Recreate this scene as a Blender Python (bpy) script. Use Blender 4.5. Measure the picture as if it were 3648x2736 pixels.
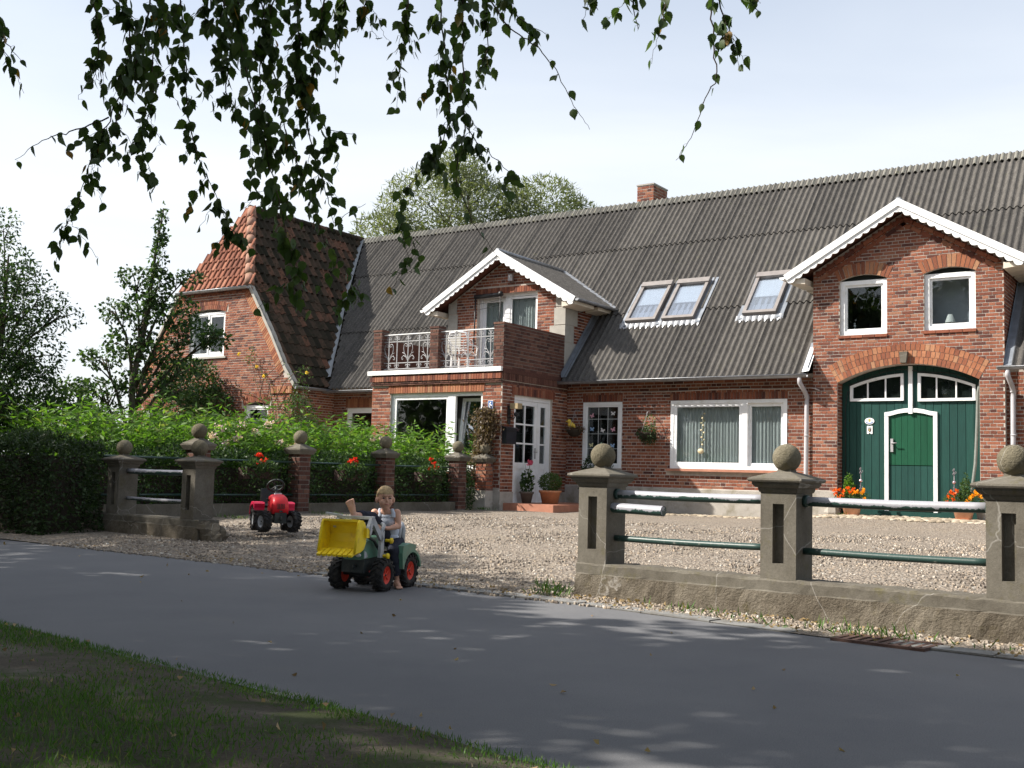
import bpy, math, random
import numpy as np
from mathutils import Vector, Matrix

random.seed(11)
RNG = np.random.default_rng(11)
for o in list(bpy.data.objects):
    bpy.data.objects.remove(o)
SC = bpy.context.scene
COL = SC.collection
PI = math.pi
R = math.radians

# ---------------------------------------------------------------- camera
cam_d = bpy.data.cameras.new('camera')
cam_d.sensor_width = 36.0
cam_d.lens = 38.24
cam_d.clip_start = 0.05
cam_d.clip_end = 3000
cam = bpy.data.objects.new('camera', cam_d)
COL.objects.link(cam)
_p, _r = R(4.788), R(1.5595)
_base = np.array([[1, 0, 0], [0, 0, -1], [0, 1, 0]], float)
_rx = np.array([[1, 0, 0], [0, math.cos(_p), math.sin(_p)], [0, -math.sin(_p), math.cos(_p)]])
_rz = np.array([[math.cos(_r), -math.sin(_r), 0], [math.sin(_r), math.cos(_r), 0], [0, 0, 1]])
_m = _rz @ _rx @ _base
cam.matrix_world = Matrix(((_m[0][0], -_m[1][0], -_m[2][0], 0), (_m[0][1], -_m[1][1], -_m[2][1], 0),
                           (_m[0][2], -_m[1][2], -_m[2][2], 1.0), (0, 0, 0, 1)))
SC.camera = cam

# ---------------------------------------------------------------- sky, sun, exposure
SUN_EL, SUN_DIR = R(40.3), Vector((-1.181, -0.013, 1.0)).normalized()   # towards the sun
SKY_STRENGTH = 0.10
world = bpy.data.worlds.new('World')
SC.world = world
world.use_nodes = True
wn, wl = world.node_tree.nodes, world.node_tree.links
wn.clear()
w_out = wn.new('ShaderNodeOutputWorld')
w_bg = wn.new('ShaderNodeBackground')
w_sky = wn.new('ShaderNodeTexSky')
w_sky.sky_type = 'NISHITA'
w_sky.sun_disc = False
w_sky.sun_elevation = SUN_EL
w_sky.sun_rotation = math.atan2(SUN_DIR.x, SUN_DIR.y)
w_sky.air_density = 1.0
w_sky.dust_density = 2.5
w_sky.ozone_density = 1.0
w_bg.inputs['Strength'].default_value = SKY_STRENGTH
# pale haze towards the horizon and thin high cloud, the same all round
w_tc = wn.new('ShaderNodeTexCoord')
w_sep = wn.new('ShaderNodeSeparateXYZ')
w_grad = wn.new('ShaderNodeValToRGB')
for _e, (_q, _c) in zip([w_grad.color_ramp.elements[0], w_grad.color_ramp.elements[1]] + [w_grad.color_ramp.elements.new(0.5) for _ in range(3)],
                        ((0.0, 0.97), (1.0, 0.05), (0.22, 0.92), (0.42, 0.52), (0.62, 0.18))):
    _e.position = _q
    _e.color = (_c, _c, _c, 1)
w_map = wn.new('ShaderNodeMapping')
w_map.inputs['Scale'].default_value = (1.0, 1.6, 4.0)
w_noise = wn.new('ShaderNodeTexNoise')
w_noise.inputs['Scale'].default_value = 1.5
w_noise.inputs['Detail'].default_value = 6
w_noise.inputs['Distortion'].default_value = 0.5
w_ramp = wn.new('ShaderNodeValToRGB')
w_ramp.color_ramp.elements[0].position = 0.30
w_ramp.color_ramp.elements[0].color = (0.72, 0.72, 0.72, 1)
w_ramp.color_ramp.elements[1].position = 0.70
w_ramp.color_ramp.elements[1].color = (1.12, 1.12, 1.12, 1)
w_mul = wn.new('ShaderNodeMath')
w_mul.operation = 'MULTIPLY'
w_mul.use_clamp = True
w_mix = wn.new('ShaderNodeMixRGB')
w_mix.inputs['Color2'].default_value = (5.5, 5.75, 6.05, 1)
wl.new(w_tc.outputs['Generated'], w_sep.inputs[0])
wl.new(w_sep.outputs['Z'], w_grad.inputs['Fac'])
wl.new(w_tc.outputs['Generated'], w_map.inputs['Vector'])
wl.new(w_map.outputs['Vector'], w_noise.inputs['Vector'])
wl.new(w_noise.outputs['Fac'], w_ramp.inputs['Fac'])
wl.new(w_ramp.outputs['Color'], w_mul.inputs[0])
wl.new(w_grad.outputs['Color'], w_mul.inputs[1])
wl.new(w_mul.outputs[0], w_mix.inputs['Fac'])
wl.new(w_sky.outputs['Color'], w_mix.inputs['Color1'])
wl.new(w_mix.outputs['Color'], w_bg.inputs['Color'])
wl.new(w_bg.outputs['Background'], w_out.inputs['Surface'])

sun_d = bpy.data.lights.new('sun', 'SUN')
sun_d.energy = 5.0
sun_d.angle = R(0.55)
sun_d.color = (1.0, 0.94, 0.85)
sun = bpy.data.objects.new('sun', sun_d)
COL.objects.link(sun)
sun.rotation_euler = (-SUN_DIR).to_track_quat('-Z', 'Y').to_euler()

SC.view_settings.view_transform = 'Standard'
SC.view_settings.look = 'None'
SC.view_settings.exposure = 0.95
SC.view_settings.gamma = 1.0
SC.view_settings.use_curve_mapping = False

# ---------------------------------------------------------------- frames
H0 = Vector((8.8774, 20.2243, 0.0))
HA = R(-34.5)
HM = Matrix.Translation(H0) @ Matrix.Rotation(HA, 4, 'Z')      # house axes: x along the front, y into the house


def HW(x, y, z=0.0):
    return HM @ Vector((x, y, z))


def sstep(t):
    t = min(1.0, max(0.0, t))
    return t * t * (3 - 2 * t)


def gz(x, y):
    """height of the yard in house axes"""
    z = 0.24 * sstep((y + 13.7) / 5.6)
    z += 0.14 * sstep((x + 4.6) / 2.2) * sstep((y + 3.2) / 2.6)
    if x < -4.5:
        z += 0.05 * sstep((-4.5 - x) / 2.0) * sstep((y + 14.0) / 1.0) * (1 - sstep((y + 11) / 4))
    return z


# ---------------------------------------------------------------- materials
MATS = {}


class NT:
    def __init__(s, name):
        s.m = bpy.data.materials.new(name)
        s.m.use_nodes = True
        s.n, s.l = s.m.node_tree.nodes, s.m.node_tree.links
        s.n.clear()
        s.out = s.n.new('ShaderNodeOutputMaterial')
        s.pos = None

    def node(s, t, **kw):
        x = s.n.new(t)
        for k, v in kw.items():
            if k.startswith('_'):
                setattr(x, k[1:], v)
            else:
                x.inputs[k.replace('__', ' ')].default_value = v
        return x

    def link(s, a, b):
        s.l.new(a, b)

    def P(s):
        if s.pos is None:
            s.pos = s.n.new('ShaderNodeNewGeometry').outputs['Position']
        return s.pos

    def noise(s, scale, detail=4, rough=0.6, vec=None, dist=0.0):
        x = s.node('ShaderNodeTexNoise', Scale=scale, Detail=detail, Roughness=rough, Distortion=dist)
        s.link(vec or s.P(), x.inputs['Vector'])
        return x.outputs['Fac']

    def scaled(s, sc):
        x = s.node('ShaderNodeMapping')
        x.inputs['Scale'].default_value = sc
        s.link(s.P(), x.inputs['Vector'])
        return x.outputs['Vector']

    def ramp(s, fac, stops, const=False):
        x = s.n.new('ShaderNodeValToRGB')
        cr = x.color_ramp
        if const:
            cr.interpolation = 'CONSTANT'
        while len(cr.elements) < len(stops):
            cr.elements.new(0.5)
        for e, (p, c) in zip(cr.elements, stops):
            e.position = p
            e.color = (*c, 1) if len(c) == 3 else c
        s.link(fac, x.inputs['Fac'])
        return x.outputs['Color']

    def mix(s, fac, a, b, mode='MIX'):
        x = s.n.new('ShaderNodeMixRGB')
        x.blend_type = mode
        for k, v in (('Fac', fac), ('Color1', a), ('Color2', b)):
            if isinstance(v, (int, float)):
                x.inputs[k].default_value = v
            elif isinstance(v, tuple):
                x.inputs[k].default_value = (*v, 1)
            else:
                s.link(v, x.inputs[k])
        return x.outputs['Color']

    def math(s, op, a, b=0.0):
        x = s.n.new('ShaderNodeMath')
        x.operation = op
        for i, v in enumerate((a, b)):
            if isinstance(v, (int, float)):
                x.inputs[i].default_value = v
            else:
                s.link(v, x.inputs[i])
        return x.outputs[0]

    def attr(s, name='tone'):
        x = s.n.new('ShaderNodeAttribute')
        x.attribute_name = name
        return x.outputs['Fac']

    def rnd(s):
        return s.n.new('ShaderNodeObjectInfo').outputs['Random']

    def tone(s):
        return s.math('FRACT', s.math('ADD', s.attr(), s.rnd()))

    def bump(s, h, strength, dist=0.01):
        x = s.node('ShaderNodeBump', Strength=strength, Distance=dist)
        s.link(h, x.inputs['Height'])
        return x.outputs['Normal']

    def bsdf(s, col, rough=0.7, normal=None, spec=0.3, metal=0.0, **kw):
        x = s.node('ShaderNodeBsdfPrincipled')
        x.inputs['Specular IOR Level'].default_value = spec
        x.inputs['Metallic'].default_value = metal
        for k, v in (('Base Color', col), ('Roughness', rough)):
            if isinstance(v, (int, float)):
                x.inputs[k].default_value = v
            elif isinstance(v, tuple):
                x.inputs[k].default_value = (*v, 1)
            else:
                s.link(v, x.inputs[k])
        if normal is not None:
            s.link(normal, x.inputs['Normal'])
        return x

    def done(s, sh):
        s.link(sh.outputs[0], s.out.inputs['Surface'])
        return s.m


def mat(name, col, rough=0.6, var=0.25, scale=6.0, bump=0.0, bscale=60.0, spec=0.3, metal=0.0, dirt=None, dscale=3.0):
    """paint, plastic, stone: a base colour with uneven wear, dirt and fine relief"""
    if name in MATS:
        return MATS[name]
    t = NT(name)
    n = t.noise(scale, 5)
    c = t.mix(1.0, col, t.ramp(n, [(0.25, (1 - var,) * 3), (0.75, (1 + var,) * 3)]), 'MULTIPLY')
    if dirt:
        c = t.mix(t.ramp(t.noise(dscale, 6, 0.7), [(0.5, (0, 0, 0)), (0.72, (1, 1, 1))]), c, dirt)
    nrm = t.bump(t.noise(bscale, 4), bump) if bump else None
    rr = t.ramp(t.noise(scale * 2, 3), [(0.2, (max(0.02, rough - 0.1),) * 3), (0.8, (min(1, rough + 0.1),) * 3)])
    MATS[name] = t.done(t.bsdf(c, rr, nrm, spec, metal))
    return MATS[name]


def brick_mat(name, stops):
    t = NT(name)
    c = t.ramp(t.tone(), stops)
    c = t.mix(1.0, c, t.ramp(t.noise(26, 5, 0.7), [(0.2, (0.70,) * 3), (0.8, (1.25,) * 3)]), 'MULTIPLY')
    c = t.mix(1.0, c, t.ramp(t.noise(1.3, 4), [(0.3, (0.84,) * 3), (0.7, (1.12,) * 3)]), 'MULTIPLY')
    c = t.mix(t.ramp(t.noise(70, 3), [(0.62, (0, 0, 0)), (0.75, (0.35,) * 3)]), c, (0.38, 0.30, 0.24))
    MATS[name] = t.done(t.bsdf(c, 0.85, t.bump(t.noise(140, 4, 0.7), 0.5, 0.006), 0.2))
    return MATS[name]


brick_mat('red_brick', [(0.0, (0.075, 0.032, 0.027)), (0.12, (0.13, 0.048, 0.034)), (0.45, (0.215, 0.073, 0.043)), (0.8, (0.27, 0.100, 0.058)), (1.0, (0.28, 0.135, 0.085))])
brick_mat('brown_brick', [(0.0, (0.060, 0.028, 0.023)), (0.5, (0.110, 0.048, 0.036)), (1.0, (0.150, 0.076, 0.055))])  # brown as on the balcony, then deepened to hold the shade too
brick_mat('orange_brick', [(0.0, (0.20, 0.072, 0.043)), (0.4, (0.30, 0.115, 0.060)), (0.75, (0.36, 0.16, 0.085)), (1.0, (0.34, 0.19, 0.11))])
mat('mortar', (0.44, 0.395, 0.35), 0.9, 0.2, 9, 0.3, 120, 0.1, dirt=(0.33, 0.28, 0.24), dscale=2.2)
mat('shaded_mortar', (0.16, 0.14, 0.125), 0.9, 0.2, 9, 0.3, 120, 0.1)  # mortar copy darkened to carry the shade on parapet, pillars and posts
mat('soffit_brown', (0.15, 0.065, 0.045), 0.8, 0.15, 8)
mat('white_paint', (0.80, 0.81, 0.82), 0.35, 0.05, 3, 0.05, 40, 0.4, dirt=(0.66, 0.66, 0.63), dscale=5)
mat('white_plastic', (0.80, 0.80, 0.80), 0.3, 0.05, 3, spec=0.4)
mat('cream_soffit', (0.62, 0.56, 0.47), 0.7, 0.12, 5)
mat('zinc', (0.30, 0.31, 0.33), 0.45, 0.2, 5, 0.1, 30, 0.5, 0.6, dirt=(0.16, 0.16, 0.16), dscale=6)
mat('lead', (0.20, 0.22, 0.25), 0.5, 0.25, 6, 0.2, 25, 0.4, 0.4)
mat('lead_pale', (0.27, 0.29, 0.31), 0.55, 0.2, 6, 0.2, 25, 0.4, 0.3)
mat('pipe_grey', (0.40, 0.39, 0.41), 0.55, 0.12, 4, 0.1, 30, 0.3)
mat('plinth_render', (0.36, 0.335, 0.30), 0.9, 0.2, 4, 0.5, 70, 0.1, dirt=(0.20, 0.18, 0.13), dscale=2.4)
mat('render_quoin', (0.36, 0.345, 0.31), 0.9, 0.12, 7, 0.3, 90, 0.1)
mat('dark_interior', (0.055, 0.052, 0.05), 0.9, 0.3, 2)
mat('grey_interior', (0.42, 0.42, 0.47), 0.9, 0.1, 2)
mat('black_iron', (0.018, 0.018, 0.020), 0.5, 0.3, 20, 0.2, 60, 0.4)
mat('grey_iron', (0.33, 0.33, 0.34), 0.5, 0.2, 20, 0.1, 60, 0.4)
mat('dark_gap', (0.012, 0.016, 0.014), 0.9, 0.2, 10)
mat('terracotta', (0.45, 0.20, 0.10), 0.8, 0.18, 9, 0.2, 60, 0.2, dirt=(0.36, 0.22, 0.14), dscale=8)
mat('pale_terracotta', (0.62, 0.36, 0.24), 0.75, 0.10, 8, 0.15, 60, 0.2)
mat('grey_pot', (0.13, 0.11, 0.09), 0.8, 0.2, 9)
mat('soil', (0.05, 0.035, 0.025), 0.95, 0.3, 30, 0.5, 60)
mat('bark', (0.10, 0.085, 0.065), 0.9, 0.35, 14, 0.8, 40, 0.1)
mat('birch_bark', (0.45, 0.43, 0.40), 0.8, 0.3, 8, 0.4, 30, 0.2, dirt=(0.05, 0.045, 0.04), dscale=7)
mat('twig', (0.055, 0.036, 0.026), 0.8, 0.3, 30)
mat('sill_tile', (0.38, 0.17, 0.11), 0.6, 0.2, 6, 0.2, 40)
mat('velux', (0.20, 0.18, 0.17), 0.4, 0.15, 6, spec=0.5)
mat('rubber', (0.017, 0.017, 0.018), 0.75, 0.3, 18, 0.25, 50, 0.3, dirt=(0.07, 0.06, 0.05), dscale=12)
mat('toy_green', (0.085, 0.20, 0.14), 0.42, 0.18, 12, 0.1, 60, 0.35, dirt=(0.13, 0.18, 0.13), dscale=14)
mat('toy_dark', (0.020, 0.026, 0.026), 0.55, 0.3, 12, 0.1, 60, 0.3, dirt=(0.07, 0.07, 0.06), dscale=10)
mat('toy_grey', (0.40, 0.42, 0.45), 0.5, 0.12, 12, 0.1, 60, 0.3, dirt=(0.26, 0.25, 0.23), dscale=14)
mat('toy_yellow', (0.82, 0.60, 0.015), 0.45, 0.10, 10, 0.1, 60, 0.35, dirt=(0.58, 0.37, 0.03), dscale=9)
mat('toy_red', (0.62, 0.02, 0.03), 0.42, 0.12, 12, spec=0.35)
mat('toy_crimson', (0.66, 0.018, 0.075), 0.4, 0.15, 9, spec=0.4)
mat('rim_red', (0.62, 0.055, 0.03), 0.5, 0.15, 12)
mat('skin', (0.56, 0.32, 0.23), 0.55, 0.08, 14, 0.05, 90, 0.35)
mat('hair_blond', (0.40, 0.29, 0.155), 0.6, 0.35, 60, 0.6, 160, 0.3)
mat('vest', (0.52, 0.57, 0.66), 0.9, 0.08, 14, 0.25, 60, 0.1)
mat('trousers', (0.030, 0.032, 0.045), 0.9, 0.3, 14, 0.4, 40, 0.1)
mat('brow', (0.22, 0.14, 0.08), 0.7, 0.2)
mat('lip', (0.36, 0.13, 0.11), 0.5, 0.1)
mat('eye', (0.03, 0.03, 0.035), 0.25, 0.1, spec=0.5)
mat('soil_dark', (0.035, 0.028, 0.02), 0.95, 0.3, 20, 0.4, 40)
mat('zinc_apron', (0.30, 0.31, 0.33), 0.4, 0.12, 14, 0.2, 40, 0.5, 0.3)
mat('pink_tile', (0.27, 0.155, 0.115), 0.85, 0.25, 9, 0.4, 60, 0.15, dirt=(0.17, 0.13, 0.07), dscale=5)
mat('perennial_stem', (0.075, 0.11, 0.03), 0.7, 0.2, 20)
mat('rose_cane', (0.10, 0.07, 0.05), 0.8, 0.2, 20)
mat('ornament', (0.22, 0.18, 0.20), 0.4, 0.2, 30, spec=0.5)
mat('mirror_ball', (0.72, 0.52, 0.55), 0.12, 0.05, 5, spec=0.8, metal=0.9)
mat('duck_yellow', (0.70, 0.50, 0.08), 0.6, 0.15, 14)
mat('letter_black', (0.012, 0.014, 0.022), 0.4, 0.2, 8, spec=0.5)
mat('brass_glass', (0.33, 0.26, 0.15), 0.4, 0.2, 10, spec=0.5)
mat('plate_blue', (0.05, 0.13, 0.36), 0.35, 0.1, 8, spec=0.5)
mat('crest_gold', (0.45, 0.36, 0.12), 0.5, 0.2, 30)
mat('badge_dark', (0.08, 0.06, 0.06), 0.5, 0.2, 30)
mat('hose_grey', (0.17, 0.18, 0.165), 0.7, 0.2, 12)
mat('cable_pale', (0.48, 0.42, 0.39), 0.6, 0.1, 8)
mat('shell', (0.52, 0.44, 0.27), 0.45, 0.3, 25, spec=0.5)
mat('shade_pale', (0.62, 0.60, 0.60), 0.8, 0.05)
mat('box_brown', (0.05, 0.03, 0.024), 0.8, 0.15, 9)
mat('rust', (0.085, 0.05, 0.04), 0.85, 0.3, 20, 0.4, 60)
mat('sole_dirt', (0.40, 0.22, 0.16), 0.8, 0.25, 24)


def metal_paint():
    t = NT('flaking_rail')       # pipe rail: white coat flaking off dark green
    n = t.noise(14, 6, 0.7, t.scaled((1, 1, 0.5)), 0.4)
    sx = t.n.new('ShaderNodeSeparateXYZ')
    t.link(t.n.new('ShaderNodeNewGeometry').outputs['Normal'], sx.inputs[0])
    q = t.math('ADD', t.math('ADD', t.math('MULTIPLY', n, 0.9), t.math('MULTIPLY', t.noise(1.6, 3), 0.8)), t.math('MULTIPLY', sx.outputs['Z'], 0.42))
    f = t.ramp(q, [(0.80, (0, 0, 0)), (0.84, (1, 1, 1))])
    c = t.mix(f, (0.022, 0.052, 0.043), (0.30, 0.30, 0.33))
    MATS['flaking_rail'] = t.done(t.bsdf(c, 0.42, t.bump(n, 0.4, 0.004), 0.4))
    t = NT('green_rail')
    n = t.noise(22, 6, 0.75)
    c = t.mix(t.ramp(n, [(0.60, (0, 0, 0)), (0.70, (1, 1, 1))]), (0.022, 0.052, 0.045), (0.24, 0.24, 0.21))
    MATS['green_rail'] = t.done(t.bsdf(c, 0.4, t.bump(n, 0.25, 0.004), 0.4))


metal_paint()


def concrete_mat(name, base, dark, moss, rough_cast=0.0):
    t = NT(name)
    c = t.mix(t.ramp(t.noise(2.3, 6, 0.7), [(0.35, (0, 0, 0)), (0.7, (1, 1, 1))]), base, dark)
    c = t.mix(1.0, c, t.ramp(t.noise(45, 5, 0.8), [(0.2, (0.72,) * 3), (0.8, (1.25,) * 3)]), 'MULTIPLY')
    c = t.mix(t.ramp(t.noise(6, 6, 0.75), [(0.56, (0, 0, 0)), (0.74, (0.7,) * 3)]), c, moss)
    # hairline cracks with lime bloom
    v = t.node('ShaderNodeTexVoronoi', Scale=0.9)
    v.feature = 'DISTANCE_TO_EDGE'
    wob = t.mix(0.12, t.P(), t.noise(4, 3), 'ADD')
    t.link(wob, v.inputs['Vector'])
    c = t.mix(t.ramp(v.outputs['Distance'], [(0.0, (0.35,) * 3), (0.003, (0, 0, 0))]), c, (0.50, 0.48, 0.45))
    h = t.noise(55 if rough_cast else 110, 4, 0.7)
    MATS[name] = t.done(t.bsdf(c, 0.92, t.bump(h, 0.9 if rough_cast else 0.4, 0.02 if rough_cast else 0.008), 0.12))


concrete_mat('concrete', (0.155, 0.142, 0.118), (0.085, 0.075, 0.060), (0.095, 0.085, 0.032))
concrete_mat('roughcast', (0.185, 0.162, 0.128), (0.085, 0.070, 0.052), (0.09, 0.075, 0.032), 1.0)
concrete_mat('ball_stone', (0.19, 0.17, 0.122), (0.11, 0.095, 0.065), (0.16, 0.135, 0.05), 1.0)


def roof_sheet_mat():
    t = NT('fibre_cement')
    c = t.mix(t.tone(), (0.060, 0.056, 0.053), (0.088, 0.082, 0.076))
    st = t.noise(7, 5, 0.7, t.scaled((1, 1, 0.35)))
    c = t.mix(1.0, c, t.ramp(st, [(0.3, (0.7,) * 3), (0.7, (1.25,) * 3)]), 'MULTIPLY')
    c = t.mix(t.ramp(t.noise(60, 3, 0.6), [(0.60, (0, 0, 0)), (0.66, (0.75,) * 3)]), c, (0.24, 0.23, 0.20))
    c = t.mix(t.ramp(t.noise(3.2, 6, 0.75), [(0.60, (0, 0, 0)), (0.75, (0.6,) * 3)]), c, (0.10, 0.098, 0.055))
    MATS['fibre_cement'] = t.done(t.bsdf(c, 0.9, t.bump(t.noise(90, 4), 0.5, 0.008), 0.15))
    t = NT('ridge_cement')
    c = t.ramp(t.noise(5, 6, 0.7), [(0.3, (0.12, 0.115, 0.10)), (0.55, (0.19, 0.185, 0.165)), (0.8, (0.17, 0.155, 0.075))])
    MATS['ridge_cement'] = t.done(t.bsdf(c, 0.9, t.bump(t.noise(90, 4), 0.5, 0.008), 0.15))


roof_sheet_mat()


def tile_mats():
    t = NT('mossy_pantile')
    c = t.ramp(t.tone(), [(0.0, (0.020, 0.018, 0.013)), (0.45, (0.045, 0.034, 0.025)), (0.8, (0.085, 0.054, 0.038)), (1.0, (0.14, 0.068, 0.045))])
    c = t.mix(t.ramp(t.noise(9, 6, 0.75), [(0.48, (0, 0, 0)), (0.62, (0.85,) * 3)]), c, (0.022, 0.022, 0.013))
    MATS['mossy_pantile'] = t.done(t.bsdf(c, 0.92, t.bump(t.noise(60, 4), 0.5, 0.01), 0.12))
    t = NT('red_pantile')
    c = t.ramp(t.tone(), [(0.0, (0.15, 0.058, 0.038)), (0.5, (0.23, 0.088, 0.055)), (1.0, (0.31, 0.14, 0.09))])
    c = t.mix(t.ramp(t.noise(6, 6, 0.75), [(0.55, (0, 0, 0)), (0.72, (0.7,) * 3)]), c, (0.12, 0.075, 0.05))
    MATS['red_pantile'] = t.done(t.bsdf(c, 0.85, t.bump(t.noise(60, 4), 0.4, 0.008), 0.15))


tile_mats()


def leaf_mat(name, stops, trans=0.4, rough=0.55):
    t = NT(name)
    c = t.ramp(t.tone(), stops)
    d = t.bsdf(c, rough, None, 0.3)
    tr = t.node('ShaderNodeBsdfTranslucent')
    t.link(t.mix(1.0, c, (1.5, 1.6, 0.7), 'MULTIPLY'), tr.inputs['Color'])
    m = t.node('ShaderNodeMixShader', Fac=trans)
    t.link(d.outputs[0], m.inputs[1])
    t.link(tr.outputs[0], m.inputs[2])
    MATS[name] = t.done(m)
    return MATS[name]


leaf_mat('birch_leaf', [(0.0, (0.030, 0.055, 0.014)), (0.5, (0.042, 0.078, 0.020)), (0.98, (0.060, 0.095, 0.024)), (0.985, (0.22, 0.12, 0.02)), (1.0, (0.26, 0.15, 0.03))], 0.32)
leaf_mat('perennial_leaf', [(0.0, (0.050, 0.115, 0.015)), (0.5, (0.085, 0.185, 0.025)), (0.9, (0.13, 0.24, 0.04)), (1.0, (0.19, 0.21, 0.06))], 0.42)
leaf_mat('hedge_leaf', [(0.0, (0.018, 0.033, 0.012)), (0.6, (0.030, 0.056, 0.018)), (1.0, (0.048, 0.085, 0.026))], 0.2)
leaf_mat('dark_leaf', [(0.0, (0.020, 0.042, 0.014)), (0.6, (0.038, 0.078, 0.024)), (1.0, (0.075, 0.130, 0.040))], 0.3)
leaf_mat('willow_leaf', [(0.0, (0.085, 0.105, 0.050)), (0.6, (0.135, 0.160, 0.085)), (1.0, (0.20, 0.215, 0.130))], 0.35)
leaf_mat('garden_leaf', [(0.0, (0.035, 0.070, 0.020)), (0.6, (0.060, 0.110, 0.030)), (1.0, (0.10, 0.16, 0.05))], 0.35)
leaf_mat('brown_leaf', [(0.0, (0.055, 0.036, 0.022)), (0.5, (0.11, 0.072, 0.040)), (1.0, (0.17, 0.13, 0.075))], 0.2)
leaf_mat('grass_blade', [(0.0, (0.035, 0.085, 0.010)), (0.6, (0.055, 0.135, 0.014)), (0.9, (0.085, 0.17, 0.025)), (1.0, (0.17, 0.15, 0.06))], 0.3)
leaf_mat('red_petal', [(0.0, (0.55, 0.02, 0.015)), (1.0, (0.75, 0.06, 0.03))], 0.3)
leaf_mat('pink_petal', [(0.0, (0.55, 0.36, 0.42)), (1.0, (0.75, 0.62, 0.66))], 0.3)
leaf_mat('rose_petal', [(0.0, (0.62, 0.10, 0.20)), (1.0, (0.75, 0.20, 0.32))], 0.3)
leaf_mat('marigold_orange', [(0.0, (0.70, 0.09, 0.01)), (1.0, (0.80, 0.18, 0.01))], 0.25)
leaf_mat('marigold_yellow', [(0.0, (0.80, 0.30, 0.01)), (1.0, (0.85, 0.42, 0.02))], 0.25)
leaf_mat('yellow_petal', [(0.0, (0.75, 0.52, 0.05)), (1.0, (0.80, 0.62, 0.15))], 0.3)
leaf_mat('dry_leaf', [(0.0, (0.16, 0.10, 0.05)), (0.5, (0.30, 0.21, 0.10)), (1.0, (0.42, 0.32, 0.20))], 0.2)


def glass_mat(name, tint=(0.80, 0.84, 0.84), refl=0.045):
    t = NT(name)
    lw = t.node('ShaderNodeLayerWeight', Blend=0.5)
    f = t.math('MINIMUM', t.math('ADD', t.math('MULTIPLY', t.math('POWER', lw.outputs['Facing'], 4.0), 0.9), refl), 1.0)
    tr = t.node('ShaderNodeBsdfTransparent')
    tr.inputs['Color'].default_value = (*tint, 1)
    gl = t.node('ShaderNodeBsdfGlossy', Roughness=0.015)
    gl.inputs['Color'].default_value = (0.95, 0.97, 1, 1)
    t.link(t.bump(t.noise(1.6, 2), 0.12, 0.02), gl.inputs['Normal'])
    m = t.node('ShaderNodeMixShader')
    t.link(f, m.inputs[0])
    t.link(tr.outputs[0], m.inputs[1])
    t.link(gl.outputs[0], m.inputs[2])
    MATS[name] = t.done(m)


glass_mat('window_glass')
glass_mat('sky_glass', (0.80, 0.84, 0.88), 0.30)


def curtain_mat():
    t = NT('net_curtain')
    d = t.node('ShaderNodeBsdfDiffuse')
    d.inputs['Color'].default_value = (0.82, 0.82, 0.82, 1)
    tl = t.node('ShaderNodeBsdfTranslucent')
    tl.inputs['Color'].default_value = (0.7, 0.7, 0.7, 1)
    tp = t.node('ShaderNodeBsdfTransparent')
    a = t.node('ShaderNodeMixShader', Fac=0.3)
    t.link(d.outputs[0], a.inputs[1])
    t.link(tl.outputs[0], a.inputs[2])
    b = t.node('ShaderNodeMixShader', Fac=0.18)
    t.link(a.outputs[0], b.inputs[1])
    t.link(tp.outputs[0], b.inputs[2])
    MATS['net_curtain'] = t.done(b)


curtain_mat()


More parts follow.
